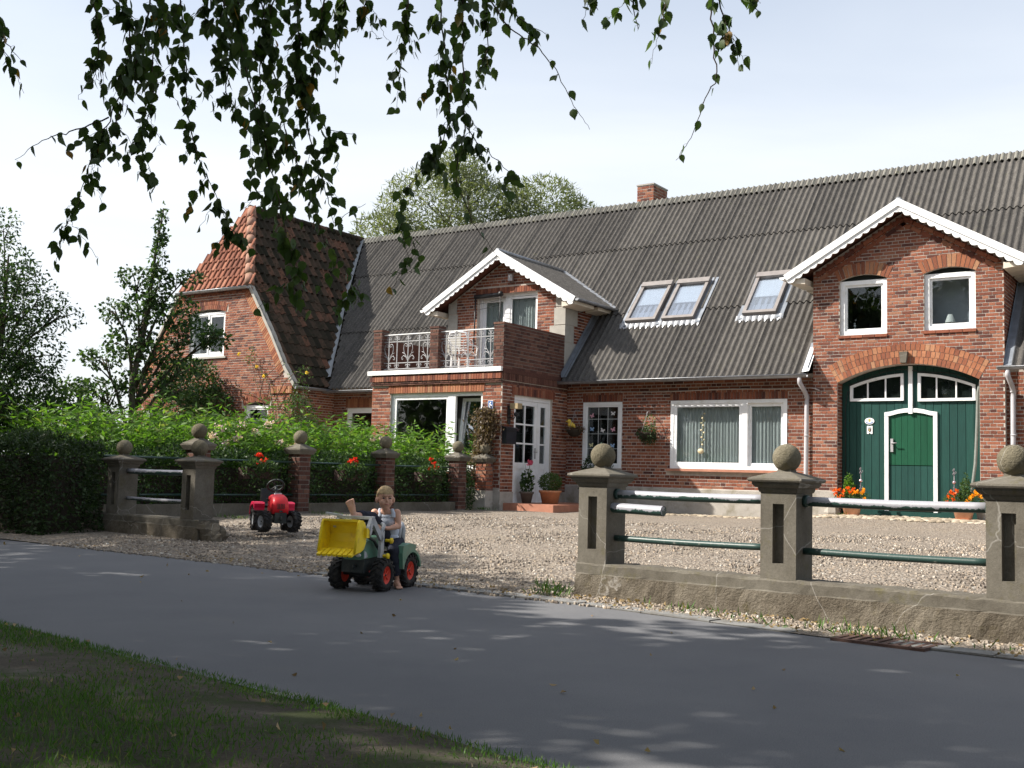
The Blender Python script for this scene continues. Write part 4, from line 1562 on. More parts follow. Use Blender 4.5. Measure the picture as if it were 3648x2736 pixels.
# back slope so the house is closed
MB().add([(-21, RY + 0.05, roof_z(RY) - 0.05), (4.5, RY + 0.05, roof_z(RY) - 0.05), (4.5, 9.5, 3.2), (-21, 9.5, 3.2)], [(3, 2, 1, 0)]) \
    .build('rear_roof', 'fibre_cement', FH)
mb = MB()
mb.box(-21, 4.4, 9.0, 9.3, 0, 3.3)
mb.box(4.2, 4.5, 0.2, 9.3, 0, 3.3)
mb.build('rear_wall', 'mortar', FH)
mb = MB()
mb.box(GX1, 4.5, 0.15, 0.45, 0.1, 3.25)
mb.build('front_wall', 'mortar', FH)
lay(FH, ID, GX1, 1.2, 0.6, 3.2, lambda x, z: True, 0.0715, 0.24, 0.15, seed=3)


def small_roof(name, ax_, az, half, sl, y0, over):
    """little gabled roof in front of the main slope"""
    objs = []
    for sgn in (-1, 1):
        ca, sa = math.cos(sl), math.sin(sl)
        L = half / ca

        def pl(yv, s, n, sgn=sgn):
            return (ax_ + sgn * (s * ca + n * sa), yv, az - s * sa + n * ca)
        yr = roof_y(az - 0.02) + 0.05

        def keep(c):
            return c.y < roof_y(c.z) + 0.12
        nw = int((yr - y0) / PITCH) + 1
        b = corr(y0, nw, L, 0.02, 0.006, 0.0, pl, keep=keep, nl=16)
        o = b.build('roof_sheet', 'fibre_cement', FH)
        # flashing along the junction with the main slope
        f = MB()
        p = []
        for t in (0.0, 0.34, 0.67, 1.0):
            z = az - L * t * sa
            p.append(Vector((ax_ + sgn * L * t * ca, roof_y(z), z)))
        for k in range(3):
            a, c = p[k], p[k + 1]
            up = Vector((0, -math.sin(SL), math.cos(SL)))
            f.add([a + up * 0.035 + Vector((sgn * 0.10, 0, 0)), c + up * 0.035 + Vector((sgn * 0.10, 0, 0)), c + up * 0.05 + Vector((-sgn * 0.06, -0.06, 0)), a + up * 0.05 + Vector((-sgn * 0.06, -0.06, 0))],
                  [(0, 1, 2, 3)])
        f.build('flashing', 'zinc', FH)
        # underside
        u = MB()
        ze, xe = az - L * sa, ax_ + sgn * L * ca
        u.add([pl(y0 + 0.03, 0.0, -0.075), pl(y0 + 0.03, L - 0.02, -0.075), pl(roof_y(ze), L - 0.02, -0.075), pl(roof_y(az), 0.0, -0.075)], [(0, 1, 2, 3) if sgn < 0 else (3, 2, 1, 0)])
        u.build('soffit', 'soffit_brown', FH)
        # bargeboard with scalloped lower board
        bb = MB()
        bd = []
        up0, lo0 = 0.045, -0.085
        for s_, n_ in ((0, up0), (L, up0), (L, lo0), (0, lo0)):
            q = pl(0, s_, n_)
            bd.append((q[0], q[2]))
        bd[0] = (ax_, az + up0 / ca)
        bd[3] = (ax_, az + lo0 / ca)
        bb.prism(bd if sgn > 0 else bd[::-1], y0 - 0.045, y0 - 0.018)
        bo = bb.build('bargeboard', 'white_paint', FH)
        ns = int(L / 0.165)
        lp = [(0.0, lo0 + 0.01)]
        lower = []
        for i in range(ns):
            for k in range(6):
                t = (i + k / 6.0) / ns
                lower.append((L * t, -0.145 - 0.045 * math.sin(PI * k / 6.0)))
        lower.append((L, -0.145))
        poly = [(L, lo0 + 0.012), (0.0, lo0 + 0.012)] + lower
        out = []
        for s_, n_ in poly:
            q = pl(0, s_, n_)
            out.append((q[0] if (s_ > 0.001) else ax_, q[2] if s_ > 0.001 else az + n_ / ca))
        sc = MB()
        sc.prism(out if sgn < 0 else out[::-1], y0 - 0.018, y0 + 0.004)
        sc.build('scalloped_board', 'white_paint', bo)
        # boxed eave end
        eb = MB()
        eb.box(min(xe, xe - sgn * 0.42), max(xe, xe - sgn * 0.42), y0 + 0.012, y0 + 0.03, ze - 0.10, ze + 0.10)
        # gutter
        g = MB()
        gp = []
        yb = roof_y(ze) + 0.05
        n = 8
        gx, gzv = xe + sgn * 0.055, ze + 0.0
        vs, fs = [], []
        for yv in (y0 - 0.03, yb):
            for k in range(n + 1):
                a = PI + PI * k / n
                vs.append((gx + 0.06 * math.cos(a), yv, gzv + 0.06 * math.sin(a)))
        fs = [(k, k + 1, n + 2 + k, n + 1 + k) for k in range(n)] + [tuple(range(n + 1))]
        g.add(vs, fs, 0, False)
        g.build('gutter', 'white_paint' if sgn < 0 else 'zinc', FH)
        # stepped eave brackets along the side
        br = MB()
        for t0, t1 in ((0.05, 0.95), (1.15, min(1.9, yb - y0 - 0.1))):
            br.prism([(xe - sgn * 0.40, ze - 0.16), (xe - sgn * 0.05, ze - 0.12), (xe - sgn * 0.05, ze - 0.04), (xe - sgn * 0.40, ze - 0.04)][::sgn], y0 + t0, y0 + t1)
        br.build('eave_box', 'cream_soffit', FH)
    cap = MB()
    cap.tube([(ax_, y0 - 0.02, az + 0.03), (ax_, roof_y(az) + 0.1, az + 0.03)], 0.055, 8)
    cap.build('ridge_roll', 'zinc', FH)


small_roof('gable_roof', APX, APZ + 0.02, 2.27, R(30.2), -0.36, 0)
small_roof('dormer_roof', DAX, DAZ + 0.02, 2.24, R(30.3), -0.40, 0)


# ---- gutters and downpipes of the main eave
def gutter(x0, x1, y, z, r=0.062, m='zinc'):
    vs, n = [], 8
    for xv in (x0, x1):
        for k in range(n + 1):
            a = PI + PI * k / n
            vs.append((xv, y + r * math.cos(a), z + r * math.sin(a)))
        for k in range(n + 1):
            a = 2 * PI - PI * k / n
            vs.append((xv, y + (r - 0.006) * math.cos(a), z + (r - 0.006) * math.sin(a)))
    w = 2 * n + 2
    fs = [(k, (k + 1) % w, w + (k + 1) % w, w + k) for k in range(w)] + [tuple(range(w))[::-1], tuple(range(w, 2 * w))]
    mb = MB().add(vs, fs, 0)
    mb.tube([(x0, y - r, z), (x1, y - r, z)], 0.011, 6)
    return mb.build('gutter', m, FH)


gutter(BX1 + 0.03, GX0 - 0.02, -0.31, 3.19)
gutter(-16.75, BX0 - 0.02, -0.31, 3.13)
gutter(GX1 - 0.06, 4.5, -0.31, 3.22)


def downpipe(x, ztop, zbot, y=0.07):
    mb = MB()
    mb.tube([(x - 0.03, -0.30, ztop), (x - 0.03, -0.29, ztop - 0.13), (x + 0.0, -0.10, ztop - 0.28), (x + 0.01, y, ztop - 0.40), (x, y, ztop - 0.5), (x - 0.01, y, zbot + 0.9), (x, y, zbot)], 0.046, 12)
    for z in (ztop - 0.42, (ztop + zbot) / 2 + 0.2, zbot + 0.75):
        mb.lathe([(0.052, z), (0.056, z + 0.015), (0.052, z + 0.03)], 12, 0, T(x, y, 0))
    mb.build('downpipe', 'pipe_grey', FH)


downpipe(-3.47, 3.16, 0.35, 0.06)
downpipe(0.43, 3.19, 0.35, 0.06)
# lead where the main slope meets the bay, the gable and the wing
for p, q, wd in (((BX1 + 0.03, -0.2), (BX1 + 0.03, 1.6), 0.14), ((GX0 - 0.02, -0.25), (GX0 - 0.02, 0.35), -0.14), ((GX1 + 0.03, -0.25), (GX1 + 0.03, 1.6), 0.14)):
    a = Vector((p[0], p[1], roof_z(p[1]) + 0.05))
    b = Vector((q[0], q[1], roof_z(q[1]) + 0.05))
    d = Vector((wd, 0, 0))
    up = Vector((0, -0.02, 0.10))
    MB().add([a, b, b + d, a + d, a + up, b + up], [(0, 1, 2, 3), (4, 5, 1, 0)]).build('flashing', 'lead' if p[0] > -4 and p[0] < 0 else 'lead', FH)
MB().add([Vector(main_plane(-3.45, s_, 0.06)) for s_ in (0.0, 0.75)] + [Vector(main_plane(-3.3, s_, 0.09)) for s_ in (0.75, 0.0)], [(0, 3, 2, 1)]).build('flashing', 'white_paint', FH)


# ---- roof windows
def skylight(x0, x1, blind):
    y0, y1 = 1.06, 2.0
    s0, s1 = (y0 - EY) / math.cos(SL), (y1 - EY) / math.cos(SL)
    F = Matrix(((1, 0, 0, 0), (0, math.cos(SL), -math.sin(SL), EY), (0, math.sin(SL), math.cos(SL), EZ), (0, 0, 0, 1)))

    def fbox(mb, a, b, c, d, e, f):
        return mb.box(a, b, c, d, e, f)
    mb = MB()
    h0, h1 = 0.02, 0.125
    fbox(mb, x0, x0 + 0.075, s0, s1, h0, h1)
    fbox(mb, x1 - 0.075, x1, s0, s1, h0, h1)
    fbox(mb, x0 + 0.075, x1 - 0.075, s0, s0 + 0.085, h0, h1)
    fbox(mb, x0 - 0.01, x1 + 0.01, s1 - 0.14, s1 + 0.02, h0, h1 + 0.03)
    o = mb.build('skylight', 'velux', FH, F)
    MB().box(x0 + 0.07, x1 - 0.07, s0 + 0.08, s1 - 0.13, 0.085, 0.09).build('pane', 'sky_glass', o)
    sm = s0 + (s1 - s0) * 0.45
    MB().box(x0 + 0.1, x1 - 0.08, sm, s1 - 0.15, 0.055, 0.06).build('blind', 'white_plastic', o)
    MB().box(x0 + 0.08, x1 - 0.08, sm - 0.02, sm, 0.055, 0.072).build('blind_rail', 'white_plastic', o)
    MB().box(x0 + 0.06, x1 - 0.06, s0 + 0.06, s1 - 0.1, 0.022, 0.026).build('lining', 'grey_interior', o)
    fl = MB()
    fl.box(x0 - 0.13, x0 - 0.002, s0 - 0.1, s1 + 0.1, 0.018, 0.034)
    fl.box(x1 + 0.002, x1 + 0.16, s0 - 0.1, s1 + 0.13, 0.018, 0.036)
    fl.build('flashing', 'lead', o)
    n = 14
    vs, fs = [], []
    for i in range(n * 4 + 1):
        xx = x0 - 0.15 + (x1 - x0 + 0.32) * i / (n * 4)
        w = 0.024 * math.cos(2 * PI * xx / PITCH)
        vs += [(xx, s0 - 0.17 + 0.02 * math.sin(i), w + 0.014), (xx, s0 + 0.002, 0.045)]
    fs = [(2 * i, 2 * i + 2, 2 * i + 3, 2 * i + 1) for i in range(n * 4)]
    MB().add(vs, fs, 0, True).build('apron', 'zinc_apron', o)


skylight(-8.24, -7.44, True)
skylight(-7.28, -6.47, True)
skylight(-5.28, -4.50, True)

# ---- chimney
ch = MB().box(-9.9, -9.40, 4.62, 5.45, 8.2, 9.08).build('chimney', 'mortar', FH)
FC = T(0, 4.62, 0)
lay(FH, ID, -9.9, -9.40, 8.3, 9.08, lambda x, z: True, 0.085, 0.25, 4.62, m='red_brick', seed=51)
lay(FH, side_frame(-9.40), 4.62, 5.45, 8.3, 9.08, lambda x, z: True, 0.085, 0.25, 0.0, m='red_brick', seed=52)
MB().box(-9.92, -9.38, 4.60, 5.47, 9.08, 9.12).build('chimney_cap', 'plinth_render', ch)


def fh_parent(F, b):
    if F is SF:
        return bay_side
    if b[-1] == 'brown_brick':
        return bp[2]
    y = b[5] if len(b) == 9 else b[2]
    if abs(y - 0.15) < 1e-4:
        return main_wall
    if abs(y - BY) < 1e-4:
        return bay_front
    if abs(y + 0.03) < 1e-4:
        return dorm
    if abs(y - 4.62) < 1e-4:
        return ch
    return gable


flush_bricks(FH, fh_parent, 300)


# ================================================================ the tiled wing on the left
WG = thing('tiled_wing', 'brick wing with half-hipped red pantile roof, behind the slender tree', 'house', HM)
WX1, WX0, WY = -16.8, -23.5, -1.42
WC = (WX0 + WX1) / 2 + 0.08
RZT = 8.55
PROF = [(0.10, 3.22), (-0.30, 3.72), (-0.85, 4.62), (-1.83, 6.05), (WC - WX1, RZT)]      # roof profile from the right eave


def wing_z(x):
    d = (x - WX1) if x > WC else ((2 * WC - x) - WX1)
    return float(np.interp(-d, [-p[0] for p in PROF], [p[1] for p in PROF]))


HIPZ = 5.98
WL1 = (-19.56, -18.66, 0, 0)
wins = [(WX1 - 4.25, WX1 - 2.76, 4.08, 5.36), (WX1 - 1.82, WX1 - 0.88, 1.35, 2.70), (WX1 - 6.1, WX1 - 5.2, 1.35, 2.62)]
wh = []
warch = []
for i, w in enumerate(wins):
    ai, ao = lay_arch(WG, ID, (w[0] + w[1]) / 2, w[3] - 0.02, (w[1] - w[0]) / 2 + 0.02, 0.10, 0.24, 2 if i == 0 else 1, 20, WY, m='red_brick', seed=60 + i)
    warch.append((w, ai, ao))
    wh.append((w[0], w[1], K(w[2]), (lambda ai, w: lambda x: ai(x) or w[3])(ai, w)))


def wtop(x):
    return min(HIPZ + 0.0, wing_z(x) - 0.05)


xs = [WX1 + p[0] for p in PROF[1:4]] + [WX1] + [2 * WC - WX1 - p[0] for p in PROF[1:4]] + [2 * WC - WX1]
xs += [w[0] + (w[1] - w[0]) * k / 8 for w in wins for k in range(9)]
wf = wall(WG, 'front_wall', ID, xs, K(0.1), wtop, wh, WY, WY + 0.3)


def wing_in(x, z):
    if z > wtop(x) - 0.03:
        return False
    edge = min(abs(x - (WX1 + PROF[0][0])), 9)
    if z > 3.45 and wing_z(x) - z < 0.32:
        return False
    for w, ai, ao in warch:
        if w[0] < x < w[1] and w[2] < z < (ai(x) or w[3]):
            return False
        o = ao(x)
        if o and w[3] - 0.05 < z < o - 0.04 and w[0] - 0.1 < x < w[1] + 0.1:
            return False
    return True


lay(WG, ID, 2 * WC - WX1, WX1, 0.3, 5.9, wing_in, 0.068, 0.24, WY, seed=61)
# slanting verge bricks that follow the roof edge
for sgn in (1, -1):
    for (a, b) in zip(PROF[1:3], PROF[2:4]):
        p, q = Vector((WX1 + a[0], 0, a[1])), Vector((WX1 + b[0], 0, b[1]))
        if sgn < 0:
            p.x, q.x = 2 * WC - p.x, 2 * WC - q.x
        n = int((q - p).length / 0.075)
        for i in range(n):
            u, v = p.lerp(q, i / n), p.lerp(q, (i + 0.86) / n)
            ar = ARCH.setdefault(WG.name, [])
            o = Vector((-0.20 * sgn, 0, -0.20))
            pts = [(u.x, u.z - 0.06), (v.x, v.z - 0.06), (v.x + o.x, v.z + o.z - 0.06), (u.x + o.x, u.z + o.z - 0.06)]
            ar.append((ID, pts if sgn < 0 else pts[::-1], WY, 0.016, random.random(), 'orange_brick'))
lay_soldier(WG, ID, WX1 - 0.75, WX1 + 0.02, 3.0, 3.18, y=WY, proud=0.05, m='orange_brick', seed=65)
lay(WG, ID, 2 * WC - WX1 + 1.7, WX1 - 1.7, 5.86, 5.95, lambda x, z: True, 0.045, 0.24, WY, 0.05, seed=66)
WSF = side_frame(WX1)
wall(WG, 'side_wall', WSF, [WY, 0.15], K(0.1), K(3.25), [], 0.0, 0.3)
lay(WG, WSF, WY, 0.15, 0.3, 3.2, lambda x, z: True, 0.068, 0.24, 0.0, seed=67)
# concrete verge along the curved roof edge
for sgn in (1, -1):
    v = MB()
    pr = [(WX1 + a, z) for a, z in PROF[:4]]
    if sgn < 0:
        pr = [(2 * WC - x, z) for x, z in pr]
    for (a, b) in zip(pr[:-1], pr[1:]):
        v.prism([(a[0], a[1] - 0.09), (b[0], b[1] - 0.09), (b[0], b[1] + 0.05), (a[0], a[1] + 0.05)][::(1 if sgn < 0 else -1)], WY - 0.07, WY + 0.10)
    v.build('verge', 'render_quoin', WG)

# windows of the wing
w = wins[0]
window(WG, ID, *w, WY + 0.05, [(w[0] + 0.07, w[0] + 0.72, w[2] + 0.09, w[3] - 0.08, 0.03, 0.02), (w[0] + 0.78, w[1] - 0.07, w[2] + 0.09, w[3] - 0.08, 0.06, 0.012)],
       0.075, mulls=[(w[0] + 0.72, w[0] + 0.78)], curtain=[(w[0] + 0.06, w[0] + 0.3, w[2], w[3])], sill=(w[0] - 0.12, w[1] + 0.12, w[2] - 0.0, 0.10, 'render_quoin'))
for w in wins[1:]:
    window(WG, ID, *w, WY + 0.06, [(w[0] + 0.07, w[1] - 0.07, w[2] + 0.08, w[3] - 0.07, 0.05, 0.02)], 0.075, curtain=[(w[0] + 0.1, w[1] - 0.1, w[2], w[3] - 0.35)])

# ---- pantiles
TW, TL = 0.215, 0.335


def pantile(m):
    """S-shaped tile, x across, y up the slope, z out"""
    mb = MB()
    pr = [(-0.52, 0.012), (-0.36, -0.012), (-0.12, -0.020), (0.10, 0.0), (0.26, 0.030), (0.42, 0.040), (0.56, 0.016)]
    vs = []
    for y, dz in ((0.0, 0.022), (TL * 1.12, -0.004)):
        for x, z in pr:
            vs.append((x * TW, y, z + dz))
    n = len(pr)
    for x, z in pr:
        vs.append((x * TW, 0.0, z + 0.022 - 0.022))
    fs = [(i, i + 1, n + i + 1, n + i) for i in range(n - 1)]
    mb.add(vs[:2 * n], fs, 0, True)
    mb.add(vs[:n] + vs[2 * n:], [(n + i, n + i + 1, i + 1, i) for i in range(n - 1)], 0, False)
    return mb


TILE_R, TILE_H = pantile('x'), pantile('x')
me_r, me_h = TILE_R.mesh('tile', 'mossy_pantile'), TILE_H.mesh('tile', 'red_pantile')
# slope rows on the right: follow the profile
seg = []
cum = 0.0
for a, b in zip(PROF[:-1], PROF[1:]):
    L = math.hypot(b[0] - a[0], b[1] - a[1])
    seg.append((cum, cum + L, a, b))
    cum += L


def prof_at(s):
    for c0, c1, a, b in seg:
        if s <= c1 or c1 == seg[-1][1]:
            t = (s - c0) / (c1 - c0)
            return (a[0] + (b[0] - a[0]) * t, a[1] + (b[1] - a[1]) * t, math.atan2(b[1] - a[1], -(b[0] - a[0])))


HIPY = -0.22                  # ridge end
tiles = []
nrow = int(cum / TL)
for r_ in range(nrow):
    s = r_ * cum / nrow
    dx, z, ang = prof_at(s + 0.02)
    ymax = roof_y(z + 0.0) + 0.05 if z > EZ else 0.1
    y = WY + 0.08
    if z > HIPZ:
        y = WY + (z - HIPZ) / (RZT - HIPZ) * (HIPY - WY) + 0.1
    while y < ymax:
        # tile axes: across = +y of house, up the slope = (-cos, 0, sin)
        across, up = Vector((0, 1, 0)), Vector((-math.cos(ang), 0, math.sin(ang)))
        nrm = across.cross(up)
        j = random.uniform(-0.02, 0.02)
        M = Matrix(((across.x, up.x, nrm.x, WX1 + dx), (across.y, up.y, nrm.y, y), (across.z, up.z, nrm.z, z), (0, 0, 0, 1))) @ T(0, j * 0.4, 0.012 + abs(j) * 0.3) @ RZ(j)
        tiles.append((M, 'mossy_pantile', me_r, TILE_R))
        y += TW
# front hip
hang = math.atan2(RZT - HIPZ, HIPY - WY)
hl = math.hypot(RZT - HIPZ, HIPY - WY)
nh = int(hl / TL) + 1
hw0 = abs(WX1 - 1.85 - WC)
hip_tiles = []
for r_ in range(nh):
    t = r_ / nh
    z = HIPZ + 0.02 + (RZT - HIPZ) * t
    y = WY - 0.06 + (HIPY - WY) * t
    hw = hw0 * (1 - t) + 0.02
    x = WC - hw
    while x < WC + hw - TW * 0.3:
        across, up = Vector((1, 0, 0)), Vector((0, math.cos(hang), math.sin(hang)))
        nrm = across.cross(up)
        M = Matrix(((across.x, up.x, nrm.x, x + TW * 0.5), (across.y, up.y, nrm.y, y), (across.z, up.z, nrm.z, z), (0, 0, 0, 1))) @ T(0, 0, 0.012) @ RZ(random.uniform(-.012, .012))
        hip_tiles.append((M, 'red_pantile', me_h, TILE_H))
        x += TW
slope = MB()
sl = [(WX1 + a, z) for a, z in PROF]
for (a, b) in zip(sl[:-1], sl[1:]):
    ya0 = WY if a[1] < HIPZ else WY + (a[1] - HIPZ) / (RZT - HIPZ) * (HIPY - WY)
    yb0 = WY if b[1] < HIPZ + 0.1 else WY + (b[1] - HIPZ) / (RZT - HIPZ) * (HIPY - WY)
    slope.add([(a[0], ya0, a[1] - 0.03), (b[0], yb0, b[1] - 0.03), (b[0], roof_y(max(b[1], 3.2)) + 0.2, b[1] - 0.03), (a[0], roof_y(max(a[1], 3.2)) + 0.2, a[1] - 0.03)], [(3, 2, 1, 0)])
    a2, b2 = (2 * WC - a[0], a[1]), (2 * WC - b[0], b[1])
    slope.add([(a2[0], ya0, a[1]), (b2[0], yb0, b[1]), (b2[0], 8.0, b[1]), (a2[0], 8.0, a[1])], [(0, 1, 2, 3)])
slope_o = slope.build('tile_roof', 'mossy_pantile', WG)
hp = MB().add([(WC - hw0, WY + 0.02, HIPZ - 0.02), (WC + hw0, WY + 0.02, HIPZ - 0.02), (WC, HIPY + 0.02, RZT - 0.02)], [(0, 1, 2)])
hip_o = hp.build('hip_roof', 'dark_gap', WG)
RMW = WG.matrix_basis
allt = [(in_view(RMW @ t[0].to_translation()) or 1e9, t, slope_o) for t in tiles] + [(in_view(RMW @ t[0].to_translation()) or 1e9, t, hip_o) for t in hip_tiles]
allt.sort(key=lambda q: q[0])
rest = MB()
for i, (d, (M, mn, me, tb), par) in enumerate(allt):
    if i < 300 and d < 1e8:
        put('tile', me, par, M)
    else:
        k = 0 if mn == 'mossy_pantile' else 1
        b = len(rest.v)
        tn = random.random() + 0.001
        rest.add([M @ Vector(p) for p in tb.v], tb.f, k, False, tn)
        rest.sm[-len(tb.f):] = tb.sm
if rest.f:
    rest.build('tiling', ['mossy_pantile', 'red_pantile'], WG, kind='stuff')
# half-round hip and ridge tiles


def half_tiles(a, b, n, r, m, name):
    a, b = Vector(a), Vector(b)
    for i in range(n):
        p, q = a.lerp(b, i / n), a.lerp(b, (i + 1.08) / n)
        MB().tube([p, q], [r * 1.06, r * 0.92], 10).build(name, m, WG)


half_tiles((WC + hw0 + 0.02, WY - 0.02, HIPZ + 0.03), (WC + 0.02, HIPY, RZT + 0.0), 8, 0.135, 'pink_tile', 'hip_tile')
half_tiles((WC - hw0, WY + 0.05, HIPZ + 0.02), (WC, HIPY, RZT), 8, 0.10, 'red_pantile', 'hip_tile')
half_tiles((WC, HIPY - 0.06, RZT + 0.04), (WC, RY, RZT + 0.04), 14, 0.10, 'mossy_pantile', 'ridge_tile')
# lead valley between the two roofs
v = MB()
pp = []
for s in np.linspace(0.35, cum - 0.05, 10):
    dx, z, _ = prof_at(s)
    pp.append(Vector((WX1 + dx, roof_y(max(z, 3.2)), z)))
vs = []
for p in pp:
    vs += [p + Vector((-0.20, -0.16, 0.10)), p + Vector((-0.03, -0.04, 0.05)), p + Vector((0.12, -0.03, 0.075))]
v.add(vs, [f for i in range(len(pp) - 1) for f in ((3 * i, 3 * i + 1, 3 * i + 4, 3 * i + 3), (3 * i + 1, 3 * i + 2, 3 * i + 5, 3 * i + 4))], 0, True)
v.build('valley_flashing', 'lead_pale', WG)


def wgutter(p0, p1, out, m='zinc', r=0.065):
    p0, p1, out = Vector(p0), Vector(p1), Vector(out)
    vs, n = [], 8
    for p in (p0, p1):
        for k in range(n + 1):
            a = PI + PI * k / n
            vs.append(p + out * (r * math.cos(a)) + Vector((0, 0, r * math.sin(a))))
    fs = [(k, k + 1, n + 2 + k, n + 1 + k) for k in range(n)] + [tuple(range(n + 1)), tuple(range(n + 1, 2 * n + 2))]
    mb = MB().add(vs, fs)
    mb.tube([p0 + out * r, p1 + out * r], 0.011, 6)
    mb.build('gutter', m, WG)


wgutter((WC - hw0 - 0.05, WY - 0.14, HIPZ - 0.02), (WC + hw0 + 0.10, WY - 0.14, HIPZ - 0.02), (0, -1, 0))
wgutter((WX1 + 0.15, WY - 0.05, 3.17), (WX1 + 0.15, 0.0, 3.17), (1, 0, 0))


def wg_parent(F, b):
    return wf


flush_bricks(WG, wg_parent, 300, hidden=lambda F, x, z: z < 2.2)


# ================================================================ street fence of concrete posts and pipes
FM = HM @ T(-0.64, -13.69, 0) @ RZ(R(-5))
FL = HM @ T(-7.2, -12.57, 0.05) @ RZ(R(-5))


def fence_pillar(root, x0, z0=0.29, base=0.0, lab=None):
    """square concrete post with sunk panels, moulded cap and ball"""
    w, H = 0.285, 0.94
    y0 = 0.0
    mb = MB()
    px0, px1, pz0, pz1, dp = 0.098, 0.188, 0.40, 0.84, 0.055
    # front with a recess
    def face(F):
        mb.add([F @ Vector(p) for p in ((0, 0, base), (w, 0, base), (w, 0, H), (0, 0, H), (px0, 0, pz0), (px1, 0, pz0), (px1, 0, pz1), (px0, 0, pz1),
                                        (px0, dp, pz0), (px1, dp, pz0), (px1, dp, pz1), (px0, dp, pz1))],
               [(0, 1, 5, 4), (1, 2, 6, 5), (2, 3, 7, 6), (3, 0, 4, 7), (4, 5, 9, 8), (5, 6, 10, 9), (6, 7, 11, 10), (7, 4, 8, 11), (8, 9, 10, 11)])
    face(T(x0, y0, 0))
    face(T(x0 + w, y0 + w, 0) @ RZ(PI))
    mb.box(x0 + 0.001, x0 + w - 0.001, y0 + 0.0001, y0 + w - 0.0001, base, H)
    fs = mb.f[-6:]
    del mb.f[-6:], mb.mi[-6:], mb.sm[-6:], mb.tn[-6:]
    mb.f += [fs[1], fs[2], fs[3], fs[4]]
    mb.mi += [0] * 4
    mb.sm += [False] * 4
    mb.tn += [0] * 4
    o = mb.build('pillar', 'concrete', root, label=lab)
    c = MB()
    cx, cy = x0 + w / 2, y0 + w / 2
    lv = [(0.150, 0.925), (0.158, 0.945), (0.158, 0.958), (0.175, 0.962), (0.192, 0.985), (0.192, 1.0), (0.212, 1.004), (0.218, 1.016), (0.214, 1.03), (0.12, 1.062), (0.055, 1.082), (0.05, 1.10)]
    vs, fs = [], []
    for h, z in lv:
        vs += [(cx - h, cy - h, z), (cx + h, cy - h, z), (cx + h, cy + h, z), (cx - h, cy + h, z)]
    for i in range(len(lv) - 1):
        for k in range(4):
            fs.append((i * 4 + k, i * 4 + (k + 1) % 4, i * 4 + 4 + (k + 1) % 4, i * 4 + 4 + k))
    fs.append(tuple(range(len(lv) * 4 - 4, len(lv) * 4)))
    c.add(vs, fs)
    c.build('cap', 'concrete', o)
    b = MB()
    b.ball((cx, cy, 1.185), 0.107, 28, 18, rough=0.012)
    b.build('ball', 'ball_stone', o)
    return o


def low_wall(root, x0, x1, y0=-0.008, y1=0.295, h=0.287, left_broken=False, zb=-0.08):
    """foot wall: smooth upper band, rough-cast below, coping slightly proud"""
    n = max(2, int((x1 - x0) / 0.06))
    vs, fs = [], []
    rows = [(zb, y0 - 0.012), (0.0, y0 - 0.012), (0.10, y0 - 0.010), (0.19, y0 - 0.006), (0.200, y0), (h - 0.02, y0), (h, y0 + 0.012), (h, (y0 + y1) / 2), (h - 0.005, y1 - 0.01), (h - 0.03, y1), (zb, y1)]
    for i in range(n + 1):
        x = x0 + (x1 - x0) * i / n
        for j, (z, y) in enumerate(rows):
            jz = random.uniform(-0.006, 0.006) if 3 < j < 9 else 0
            jy = random.uniform(-0.008, 0.008) if j < 4 else random.uniform(-0.002, 0.002)
            vs.append((x, y + jy, z + jz))
    m = len(rows)
    for i in range(n):
        for j in range(m - 1):
            fs.append((i * m + j, i * m + m + j, i * m + m + j + 1, i * m + j + 1))
    fs += [tuple(range(m))[::-1], tuple(n * m + k for k in range(m))]
    mb = MB().add(vs, fs)
    for k, f in enumerate(fs[:-2]):
        mb.mi[k] = 1 if (k % (m - 1)) < 3 else 0
    return mb.build('foot_wall', ['concrete', 'roughcast'], root)


fence = thing('street_fence', 'grey concrete fence with ball-topped posts and green pipes before the farmhouse gate', 'fence', FM)
PX = [0.0, 1.685, 3.30]
for x, lb in zip(PX, ('concrete post at the gateway with a pipe stub', None, None)):
    fence_pillar(fence, x, lab=lb)
low_wall(fence, -0.01, 4.6)
# crumbling left end
b = MB()
b.ball((0.03, 0.12, 0.14), 0.15, 12, 8, sq=(0.55, 0.85, 1.05), rough=0.16)
b.build('broken_end', 'roughcast', fence)


def rail(root, x0, x1, z0, z1, r, m, name='pipe_rail', y=0.142):
    mb = MB()
    n = 12
    mb.tube([(x0 + (x1 - x0) * i / n, y, z0 + (z1 - z0) * i / n - 0.006 * math.sin(PI * i / n)) for i in range(n + 1)], r, 14)
    return mb.build(name, m, root)


for a, b_ in ((0.285, 1.685), (1.97, 3.30), (3.585, 4.6)):
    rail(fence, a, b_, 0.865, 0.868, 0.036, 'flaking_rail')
    rail(fence, a, b_, 0.497, 0.505, 0.026, 'green_rail')
    for x in (a, b_):
        MB().lathe([(0.046, 0), (0.046, 0.03), (0.036, 0.034)], 14, 0, T(x, 0.142, 0.865) @ Matrix.Rotation(PI / 2 if x == a else -PI / 2, 4, 'Y')).build('socket', 'green_rail', fence)
stub = MB()
stub.tube([(0.26, 0.10, 0.752), (0.80, 0.06, 0.742)], 0.042, 16, caps=False)
stub.tube([(0.80, 0.06, 0.742), (0.70, 0.067, 0.744)], [0.036, 0.036], 16)
stub.build('pipe_stub', 'flaking_rail', fence, label='short cut-off pipe with peeling white paint')

